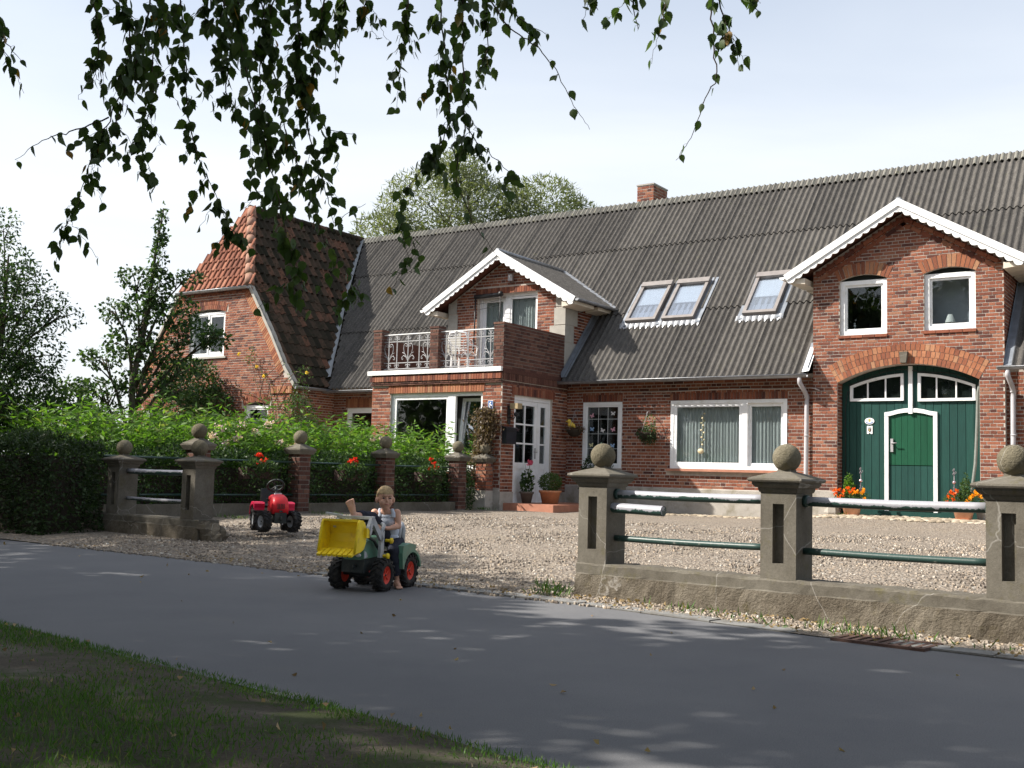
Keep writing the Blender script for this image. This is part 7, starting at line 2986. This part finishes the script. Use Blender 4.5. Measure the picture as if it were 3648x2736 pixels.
# ---- plastic chairs on the balcony
def plastic_chair(label, M):
    o = thing('plastic_chair', label, 'chair', M, None)
    s = MB()
    s.box(-.23, .23, -.22, .22, .40, .425)
    s.build('seat', 'white_plastic', o)
    for x in (-.22, .22):
        for y in (-.2, .2):
            MB().bar((x, y, 0), (x * .95, y * .95, .41), .045, .045).build('leg', 'white_plastic', o)
        MB().tube([(x, -.21, .41), (x * 1.12, -.22, .63), (x * 1.12, .18, .65), (x * .98, .24, .60)], .02, 8).build('armrest', 'white_plastic', o)
    b = MB()
    b.tube([(-.22, .22, .42), (-.24, .30, .78), (-.20, .33, .90), (0, .345, .93), (.20, .33, .90), (.24, .30, .78), (.22, .22, .42)], .024, 8)
    b.build('back_frame', 'white_plastic', o)
    for k in range(7):
        z = .50 + .058 * k
        y = .235 + (z - .42) * .22
        MB().bar((-.22, y, z), (.22, y, z + .004), .036, .012).build('slat', 'white_plastic', o)
    return o


plastic_chair('white slatted plastic chair behind the wider right railing of the balcony', HM @ T(-11.02, -1.65, 3.32) @ RZ(PI + 0.18))
plastic_chair('white plastic chair turned sideways in the right corner of the balcony', HM @ T(-9.95, -1.25, 3.32) @ RZ(-0.9))

# ---- things behind the panes
bf_m = ['bf_pink', 'bf_blue', 'bf_yellow', 'bf_green', 'bf_white']
for n_, c_ in zip(bf_m, ((.62, .33, .40), (.26, .40, .60), (.60, .58, .32), (.28, .52, .36), (.62, .62, .62))):
    mat(n_, c_, 0.8, 0.05)
bl_ = [(-8.60, 2.42, 0, 'pink'), (-8.05, 2.47, 4, 'white'), (-8.60, 2.11, 1, 'blue'), (-8.32, 2.08, 4, 'pale'), (-8.04, 2.10, 0, 'rose'), (-8.61, 1.74, 2, 'yellow'), (-8.32, 1.74, 3, 'green'), (-8.05, 1.73, 1, 'sky blue')]
place_ = ['upper left', 'upper right', 'middle left', 'centre', 'middle right', 'lower left', 'lower middle', 'lower right']
for (x, z, k, cn), pl_ in zip(bl_, place_):
    b = MB()
    w_ = [(0, .012), (.025, .045), (.052, .05), (.058, .022), (.03, .004), (.045, -.025), (.028, -.045), (.006, -.02)]
    pl2 = w_ + [(-a, c_) for a, c_ in w_[::-1] if a > 0]
    b.prism(pl2[::-1], .165, .168, M=T(x, 0, z) @ Matrix.Rotation(random.gauss(0, .4), 4, 'Y') @ T(0, 0, 0))
    ob = b.build('paper_butterfly', bf_m[k], None, HM)
    tag(ob, '%s paper butterfly stuck at the %s of the narrow window' % (cn, pl_), 'decoration', 'paper butterflies in the narrow window')
sh = thing('window_ornament', 'string of gilt shells hanging inside the wide net-curtained window', 'ornament', HM @ T(-5.82, 0.17, 2.35))
m_ = MB()
m_.tube([(0, 0, .12), (0, 0, -.75)], .004, 4)
for k in range(14):
    z = .1 - k * .052
    a = k * 2.3
    m_.ball((.035 * math.cos(a), .02 * math.sin(a), z), .026, 8, 6, sq=(1, .5, .8))
m_.ball((-.04, 0, -.72), .075, 12, 8, sq=(1, .5, .8))
m_.build('shells', 'shell', sh)
ls = thing('table_lamp', 'pale table lamp with a cone shade behind the right gable window', 'lamp', HM @ T(-0.70, 0.22, 4.10))
MB().lathe([(.10, .06), (.045, .22), (.043, .22)], 16, caps=False).build('lamp_shade', 'shade_pale', ls)
MB().tube([(0, 0, -.05), (0, 0, .10)], .012, 6).build('stem', 'pipe_grey', ls)
fg = thing('figurine', 'small pale figurine standing inside the left gable window', 'figurine', HM @ T(-2.54, 0.22, 4.12))
m_ = MB()
m_.ball((0, 0, 0), .035, 10, 8, sq=(1, 1, 1.2))
m_.ball((0, 0, .075), .027, 10, 8)
m_.ball((0, 0, .125), .02, 10, 8)
m_.build('figure', 'shade_pale', fg)

# ---- flower boxes hung on the garden fence
for y, lab in ((-9.25, 'red-flowered box on the fence by the red pedal tractor'), (-7.02, 'red-flowered box on the middle bay of the garden fence'), (-4.77, 'red-flowered box on the fence bay nearest the house')):
    o = thing('flower_box', lab, 'flower box', HM @ T(GFX + 0.16, y, 0.98), 'flower boxes on the garden fence')
    b = MB()
    b.prism([(-.09, -.16), (.09, -.16), (.11, .03), (-.11, .03)], -.32, .32)
    b.build('box', 'box_brown', o)
    cloud(o, [(0.04, 0, .06, .15, .34, .10), (.09, -.2, -.04, .10, .16, .14), (.09, .15, -.05, .10, .2, .12)], 1000, .06, .03, 'dark_leaf', .1)
    heads(o, [(.04, .02 + random.gauss(0, .09), .15 + random.gauss(0, .06)) for _ in range(6)], .045, 'red_petal', 26)

# ---- road drain
dr = thing('drain_grate', 'rusty iron drain grate let into the kerb at the right', 'drain', HM @ T(2.16, edge_far(2.16) + 0.06, 0.012) @ RZ(R(-6)))
MB().box(-.30, .30, -.17, .17, -.06, -.018).build('pit', 'dark_gap', dr)
f = MB()
ring(f, -.30, .30, -.17, .17, .035, -.02, .012)
fm = MB()
for a_, b__, c__, d__ in ((-.30, .30, -.17, -.135), (-.30, .30, .135, .17), (-.30, -.265, -.135, .135), (.265, .30, -.135, .135)):
    fm.box(a_, b__, c__, d__, -.03, .006)
fm.build('grate_frame', 'rust', dr)
for k in range(8):
    x = -.265 + .53 * (k + .5) / 8
    MB().box(x - .016, x + .016, -.135, .135, -.03, .004).build('bar', 'rust', dr)


# ================================================================ the birch that hangs into the view
STRANDS = [
    [(-1.797,5.111,3.309),(-1.856,5.138,2.982),(-1.993,5.165,2.664),(-2.068,5.178,2.505),(-2.129,5.199,2.257),(-2.219,5.212,2.102)],
    [(-2.132,5.523,2.792),(-2.335,5.529,2.714),(-2.478,5.533,2.67),(-2.615,5.542,2.563)],
    [(-1.782,5.264,3.38),(-1.843,5.288,3.089),(-1.836,5.311,2.812),(-1.9,5.327,2.626),(-1.813,5.345,2.409)],
    [(-1.8,5.535,3.504),(-1.766,5.566,3.129),(-1.746,5.591,2.838),(-1.7,5.605,2.669),(-1.622,5.619,2.501),(-1.523,5.637,2.285),(-1.477,5.645,2.189)],
    [(-2.202,5.415,3.438),(-2.171,5.438,3.165),(-2.2,5.458,2.927)],
    [(-1.857,4.911,3.215),(-1.826,4.937,2.903),(-1.858,4.961,2.622),(-1.954,4.978,2.415)],
    [(-1.321,4.849,3.201),(-1.269,4.88,2.83),(-1.175,4.907,2.514),(-1.103,4.93,2.239),(-1.031,4.953,1.964),(-1.004,4.972,1.731)],
    [(-1.454,5.805,3.639),(-1.365,5.842,3.195),(-1.278,5.874,2.816),(-1.142,5.899,2.514),(-1.059,5.92,2.261),(-0.887,5.937,2.062),(-0.833,5.948,1.936)],
    [(-1.106,5.134,3.339),(-1.072,5.167,2.945),(-1.018,5.195,2.609),(-0.944,5.214,2.386),(-0.889,5.229,2.207),(-0.738,5.221,2.301)],
    [(-0.964,5.105,3.329),(-0.978,5.132,3.004),(-1.029,5.147,2.823),(-0.935,5.162,2.647),(-0.788,5.164,2.624)],
    [(-1.0,5.987,3.736),(-1.032,6.011,3.459),(-1.059,6.033,3.195)],
    [(-1.537,5.379,3.44),(-1.482,5.404,3.146),(-1.506,5.424,2.91),(-1.375,5.441,2.701),(-1.357,5.459,2.489)],
    [(-1.352,5.804,3.641),(-1.44,5.83,3.32),(-1.43,5.862,2.938),(-1.349,5.89,2.609),(-1.289,5.903,2.458)],
    [(-0.792,5.385,3.463),(-0.841,5.404,3.238)],
    [(-0.44,5.573,3.56),(-0.401,5.602,3.206),(-0.372,5.629,2.889),(-0.398,5.639,2.766),(-0.476,5.65,2.642),(-0.606,5.664,2.467),(-0.606,5.681,2.271),(-0.546,5.699,2.053)],
    [(-0.285,5.006,3.303),(-0.27,5.038,2.919),(-0.268,5.058,2.677),(-0.194,5.067,2.569),(-0.041,5.078,2.441),(0.006,5.087,2.333)],
    [(-0.599,5.568,3.554),(-0.624,5.59,3.296),(-0.647,5.608,3.076)],
    [(-0.204,5.838,3.689),(-0.19,5.864,3.369),(-0.209,5.884,3.138)],
    [(-0.214,5.438,3.504),(-0.064,5.455,3.301),(0.082,5.462,3.214),(0.181,5.472,3.097),(0.282,5.488,2.909),(0.366,5.497,2.792)],
    [(-0.292,5.75,2.907),(-0.334,5.776,2.606),(-0.239,5.796,2.358),(-0.084,5.813,2.163)],
    [(-0.109,5.609,3.586),(-0.014,5.623,3.429),(0.137,5.63,3.344)],
    [(0.308,4.904,3.273),(0.354,4.913,3.173)],
    [(0.58,5.708,3.652),(0.631,5.727,3.435)],
    [(0.755,5.514,3.567),(0.74,5.53,3.385),(0.7,5.534,3.33)],
    [(0.914,5.178,3.416),(0.943,5.198,3.178),(0.967,5.215,2.974),(0.906,5.225,2.859),(0.843,5.24,2.675),(0.777,5.249,2.568)],
    [(0.891,4.865,3.271),(0.949,4.88,3.091),(1.0,4.889,2.985)],
    [(1.235,5.831,3.727),(1.316,5.843,3.588)],
    [(-2.719,5.394,3.303),(-2.644,5.408,3.14),(-2.558,5.415,3.048)],
    [(-2.859,5.692,3.276),(-2.756,5.702,3.167)],
    [(-1.589,5.317,3.41),(-1.607,5.334,3.211),(-1.581,5.328,3.282)],

]


SPARSE = {1, 18, 19, 24}


def birch_leaf_mesh(name, m, curl):
    """toothed, pointed leaf with a folded midrib; hangs from the origin along -z"""
    half = [(0.0, 0.0), (0.20, -0.06), (0.36, -0.20), (0.33, -0.26), (0.40, -0.36), (0.35, -0.43), (0.345, -0.54), (0.27, -0.60), (0.235, -0.70), (0.15, -0.78), (0.085, -0.90), (0.0, -1.06)]
    rows = 3
    mb = MB()
    vs = []
    for x, z in half:
        vs.append((0, curl * z * z, z))
    for s in (1, -1):
        for x, z in half:
            vs.append((s * x, 0.22 * x + curl * z * z, z))
    n = len(half)
    fs = []
    for i in range(n - 1):
        fs.append((i, n + i, n + i + 1, i + 1))
        fs.append((i + 1, 2 * n + i + 1, 2 * n + i, i))
    fs = [tuple(dict.fromkeys(f)) for f in fs]
    mb.add(vs, fs, 0, True)
    return mb


LEAFMB = [birch_leaf_mesh('leaf', 'birch_leaf', c) for c in (0.05, 0.25, -0.2)]
LEAFME = [b.mesh('leaf', 'birch_leaf') for b in LEAFMB]
bt = thing('birch_tree', 'overhanging birch whose leafy twigs hang into the top of the view', 'tree', T(-3.75, 1.9, 0))
BO = Vector((-3.75, 1.9, 0))
tk = MB()
tk.tube([Vector(p) - BO for p in ((-3.75, 1.9, -0.1), (-3.72, 1.92, 1.5), (-3.6, 2.05, 3.2), (-3.4, 2.3, 5.0), (-3.2, 2.5, 7.2), (-3.1, 2.6, 9.0))], [0.2, 0.17, 0.15, 0.12, 0.08, 0.03], 12)
tk.build('trunk', 'birch_bark', bt)
limbs = [[(-3.6, 2.05, 3.4), (-3.0, 3.4, 4.35), (-2.4, 4.6, 4.5), (-2.0, 5.6, 4.15)], [(-3.5, 2.2, 4.2), (-2.2, 3.5, 5.1), (-1.2, 4.6, 4.9), (-0.8, 5.6, 4.3)],
         [(-3.4, 2.3, 4.8), (-1.6, 3.4, 5.6), (0.0, 4.4, 5.2), (0.6, 5.4, 4.3)], [(-3.3, 2.4, 5.4), (-1.0, 3.0, 6.0), (0.8, 4.2, 5.4), (1.4, 5.3, 4.3)], [(-3.6, 2.1, 3.8), (-3.4, 3.6, 4.5), (-3.1, 5.0, 4.4), (-2.9, 5.6, 3.9)]]
for l in limbs:
    MB().tube([Vector(p) - BO for p in l], [0.06, 0.045, 0.028, 0.012], 7).build('limb', 'birch_bark', bt)
leafpos = []


def hang_leaf(p, size):
    q = Vector(p)
    leafpos.append((q, size))


def strand(pts, r0=0.0042, leafstep=0.052, first=True):
    pts = [Vector(p) for p in pts]
    # smooth the path
    fine = []
    for a, b in zip(pts[:-1], pts[1:]):
        for k in range(6):
            fine.append(a.lerp(b, k / 6) + Vector((random.gauss(0, .004), random.gauss(0, .006), random.gauss(0, .003))))
    fine.append(pts[-1])
    n = len(fine)
    tw = MB()
    tw.tube(fine, [max(0.0011, r0 * (1 - 0.8 * i / n)) for i in range(n)], 5, caps=False)
    acc, side = 0.0, 1
    L = sum((b - a).length for a, b in zip(fine[:-1], fine[1:]))
    done = 0.0
    for a, b in zip(fine[:-1], fine[1:]):
        d = (b - a).length
        acc += d
        done += d
        f = done / L
        step = leafstep * (0.8 + 0.5 * f)
        while acc > step:
            acc -= step * random.uniform(0.7, 1.3)
            side = -side
            p = a.lerp(b, random.random())
            k = random.choice((1, 1, 2)) if f < 0.85 else 1
            for _ in range(k):
                pet = Vector((side * random.uniform(0.3, 1), random.uniform(-1, 1), random.uniform(-0.5, 0.35))).normalized() * random.uniform(0.012, 0.026)
                tw.tube([p, p + pet * 0.6 + Vector((0, 0, 0.003)), p + pet], 0.0007, 3, caps=False)
                hang_leaf(p + pet, random.uniform(0.052, 0.084) * (1.0 - 0.25 * f))
    return tw, fine


for si, pts in enumerate(STRANDS):
    long_ = sum((Vector(b) - Vector(a)).length for a, b in zip(pts[:-1], pts[1:]))
    top = Vector(pts[0])
    # carry the twig on up to its limb
    up = min((Vector(q) for l in limbs for q in l), key=lambda q: (q - top).length)
    sparse = si in SPARSE
    tw, fine = strand(pts, 0.0045, 0.085 if sparse else 0.030)
    if si not in (1, 19):
        tw.tube([top, top.lerp(up, 0.5) + Vector((0, 0, 0.1)), up], [0.0045, 0.006, 0.009], 5, caps=False)
    if not sparse:
        # side shoots
        for k in range(int(long_ * 11)):
            i = int(random.random() ** 1.2 * (len(fine) - 2))
            a = fine[i]
            l = random.uniform(0.10, 0.26)
            d = Vector((random.choice((-1, 1)) * random.uniform(0.1, 0.55), random.uniform(-0.5, 0.5), -random.uniform(0.4, 1.0))).normalized() * l
            t2, _ = strand([a, a + d * 0.5 + Vector((0, 0, 0.008)), a + d], 0.0016, 0.036)
            tw.add(t2.v, t2.f, 0, True)
    mb2 = MB()
    mb2.add([Vector(p) - BO for p in tw.v], tw.f, 0, True)
    mb2.build('twig', 'twig', bt)

# the 300 nearest leaves in view singly, the rest as one part
lv = []
for q, s in leafpos:
    d = in_view(q)
    M = T(*(q - BO)) @ RZ(random.uniform(0, 2 * PI)) @ Matrix.Rotation(random.gauss(0, 0.32), 4, 'X') @ Matrix.Rotation(random.gauss(0, 0.4), 4, 'Y') @ Matrix.Diagonal((s * random.uniform(0.85, 1.1), s, s, 1))
    lv.append((s / d if d else 0.0, M, random.randrange(3)))
lv.sort(key=lambda t: -t[0])
rest = MB()
for i, (sc, M, k) in enumerate(lv):
    if i < 300 and sc > 0:
        put('leaf', LEAFME[k], bt, M)
    else:
        rest.add([M @ Vector(p) for p in LEAFMB[k].v], LEAFMB[k].f, 0, True, random.random() + 0.001)
rest.build('leaves', 'birch_leaf', bt, kind='stuff')
# the crown above the view
cb = [(-3.2, 2.4, 6.2, 2.0, 1.9, 1.2), (-1.8, 3.2, 6.6, 2.0, 1.8, 1.2), (-0.2, 3.4, 6.3, 1.8, 1.7, 1.0), (-2.6, 1.0, 6.6, 2.0, 2.0, 1.3), (-0.8, 1.0, 6.4, 1.9, 1.9, 1.2), (-3.9, 1.4, 5.2, 1.5, 1.8, 1.3), (-4.2, 3.4, 6.0, 1.6, 1.5, 1.4), (-2.6, 2.4, 8.4, 1.7, 1.7, 0.9), (-1.6, -1.2, 6.4, 2, 1.8, 1.2), (1.0, 2.2, 6.6, 1.5, 1.6, 0.9)]
P, d = blob_points(17000, cb, 0.4)
P = P - np.array(BO)
quads('crown', leaf_quads(P, RNG.normal(size=P.shape) + np.array([0, 0, -.5]), 0.14 * RNG.uniform(0.7, 1.3, len(P)), 0.12), 'birch_leaf', bt)


# ================================================================ loose things on the ground
def pebbles():
    n = 30000
    x = RNG.uniform(-8.2, 4.6, n)
    y = -14.3 + 9.5 * RNG.random(n) ** 1.5
    keep = np.array([yy > edge_far(xx) - 0.10 * RNG.random() for xx, yy in zip(x, y)])
    x, y = x[keep], y[keep]
    n = len(x)
    z = np.array([gz(a, b) for a, b in zip(x, y)]) + 0.008
    A = np.array(HM.to_3x3())
    C = np.stack([x, y, z], 1) @ A.T + np.array(H0)
    s = RNG.uniform(0.008, 0.019, n)
    tops = []
    a0 = RNG.random(n) * 6.28
    ring_ = [C + np.stack([np.cos(a0 + k * PI / 2) * s * RNG.uniform(.7, 1.3, n), np.sin(a0 + k * PI / 2) * s * RNG.uniform(.7, 1.3, n), s * RNG.uniform(-.1, .25, n)], 1) for k in range(4)]
    low = [r_ - np.stack([np.zeros(n), np.zeros(n), s * 0.9], 1) for r_ in ring_]
    tp = [C + (r_ - C) * 0.55 + np.stack([np.zeros(n), np.zeros(n), s * 0.62], 1) for r_ in ring_]
    Q = [np.stack(tp, 1)]
    for k in range(4):
        Q.append(np.stack([ring_[k], ring_[(k + 1) % 4], tp[(k + 1) % 4], tp[k]], 1))
        Q.append(np.stack([low[k], low[(k + 1) % 4], ring_[(k + 1) % 4], ring_[k]], 1))
    tone = RNG.random(n)
    quads('pebbles', np.concatenate(Q), 'pebble', tone=np.tile(tone, len(Q)), kind='stuff')


pebbles()


def vnoise(x, y):
    return (np.sin(2.1 * x + 1.3 * y + .4) + np.sin(-1.7 * x + 2.6 * y + 1.9) + np.sin(4.3 * x - 3.1 * y) * 0.6 + np.sin(6.1 * y + 5.2 * x + 2) * 0.45) / 3.05


def grass():
    n = 110000
    x = RNG.uniform(-5.5, 4.5, n)
    yn = np.array([edge_near(a) for a in x])
    dd = 0.03 + 2.8 * RNG.random(n) ** 1.2
    y = yn - dd
    f = 0.52 + 0.62 * vnoise(x, y)
    f += 0.22 * np.exp(-((dd - 0.18) / 0.12) ** 2)
    for (cx, cy, rx, ry, a) in ((0.0, -18.42, .55, .18, -.5), (0.85, -18.64, .55, .16, -.7), (1.45, -18.66, .4, .15, -.6), (-0.4, -18.9, .3, .15, -.5), (0.5, -19.25, 1.0, .22, .7), (-0.6, -19.4, .8, .4, .5), (0.9, -18.36, .35, .09, .5), (-2.5, -18.6, 1.0, .5, .35)):
        f += a * np.exp(-((x - cx) / rx) ** 2 - ((y - cy) / ry) ** 2)
    k = RNG.random(n) < np.clip(f, 0.015, 1)
    x, y, dd, f = x[k], y[k], dd[k], np.clip(f[k], 0, 1.2)
    n = len(x)
    z = 0.02 + 0.05 * np.clip(dd / 0.5, 0, 1)
    A = np.array(HM.to_3x3())
    C = np.stack([x, y, z], 1) @ A.T + np.array(H0)
    h = (0.012 + 0.026 * RNG.random(n)) * (0.65 + 0.6 * f)
    D = RNG.normal(size=(n, 3)) * 0.45 + np.array([0, 0, 1.0])
    quads('grass', leaf_quads(C, D, h, 0.0042), 'grass_blade', kind='stuff')
    # sparse weeds at the foot of the walls and in the gravel
    W = []
    for (cx, cy, m, r_) in [(-0.9, -13.6, 60, .10), (-0.75, -13.95, 50, .1), (0.6, -14.05, 40, .2), (2.0, -14.35, 90, .22), (1.4, -14.2, 40, .3), (3.0, -14.45, 40, .2), (-1.15, -13.35, 30, .06), (-6.9, -9.6, 80, .15), (-8.4, -8.6, 60, .2), (-2.6, -0.3, 40, .1), (-9.4, -2.95, 60, .12), (-8.9, -10.2, 60, .2), (-4.9, -11.6, 30, .1)]:
        W.append(np.stack([cx + RNG.normal(size=m) * r_, cy + RNG.normal(size=m) * r_ * 0.4, np.full(m, gz(cx, cy) + 0.01)], 1))
    W = np.concatenate(W) @ A.T + np.array(H0)
    quads('weeds', leaf_quads(W, RNG.normal(size=W.shape) * 0.6 + np.array([0, 0, 1]), 0.09 * RNG.uniform(.5, 1.2, len(W)), 0.010), 'grass_blade', kind='stuff')


grass()


def litter():
    pts = []
    for _ in range(150):
        x = random.uniform(-4.5, 3.5)
        pts.append((x, edge_near(x) - random.uniform(0.05, 2.0), 0.075))
    for _ in range(40):
        x = random.uniform(-9, 4)
        pts.append((x, random.uniform(edge_near(x), edge_far(x)), 0.008))
    for _ in range(420):
        x = random.uniform(-9, 4.6)
        pts.append((x, edge_far(x) + abs(random.gauss(0, 0.28)) + 0.05, 0.018))
    for _ in range(160):
        x = random.uniform(-0.6, 4.6)
        pts.append((x, -13.78 - 0.087 * x - abs(random.gauss(0, 0.12)), 0.02))
    C = np.array([tuple(HW(*p)) for p in pts])
    D = RNG.normal(size=C.shape) * np.array([1, 1, 0.25])
    V = leaf_quads(C, D, RNG.uniform(0.018, 0.045, len(C)), 0.022, 0.4)
    quads('fallen_leaves', V, 'dry_leaf', kind='stuff')


litter()


def cobbles():
    root = bpy.data.objects.new('cobble_strip', None)
    COL.objects.link(root)
    root['kind'] = 'structure'
    shapes = []
    for k in range(5):
        b = MB()
        b.ball((0, 0, 0), 0.5, 9, 5, sq=(1, 1, 0.75), rough=0.22)
        shapes.append(b.mesh('cobblestone', 'cobble'))
    items = []
    x = -6.4
    while x < 1.2:
        y0, y1 = -1.15, (0.18 if -2.8 < x < -0.2 else -0.10)
        if x < -3.6:
            y0 = -0.55
        y = y0
        while y < y1:
            s = random.uniform(0.11, 0.20)
            items.append((x + random.uniform(-.04, .04), y + random.uniform(-.03, .03), s))
            y += s * 0.80
        x += 0.135
    items.sort(key=lambda t: (t[0] < -3.6, -t[2]))
    for i, (a, b, s) in enumerate(items):
        p = HW(a, b, gz(a, b) + 0.005)
        M = T(*p) @ RZ(random.uniform(0, 6.28)) @ Matrix.Diagonal((s * 1.05, s * random.uniform(.7, .95), s * 0.5, 1))
        if i < 300:
            put('cobblestone', shapes[i % 5], root, M)
        else:
            rest_c.append((M, i % 5))
    mb = MB()
    for M, k in rest_c:
        me = shapes[k]
        mb.add([M @ v.co for v in me.vertices], [tuple(p.vertices) for p in me.polygons], 0, True, random.random() + 0.001)
    if mb.f:
        mb.build('cobbles', 'cobble', root, kind='stuff')


rest_c = []
t_c = NT('cobble')
c_c = t_c.ramp(t_c.tone(), [(0.0, (0.22, 0.18, 0.135)), (0.5, (0.34, 0.285, 0.21)), (1.0, (0.46, 0.40, 0.32))])
c_c = t_c.mix(1.0, c_c, t_c.ramp(t_c.noise(30, 5), [(0.25, (0.75,) * 3), (0.75, (1.2,) * 3)]), 'MULTIPLY')
MATS['cobble'] = t_c.done(t_c.bsdf(c_c, 0.85, t_c.bump(t_c.noise(60, 4), 0.4, 0.01), 0.2))
cobbles()
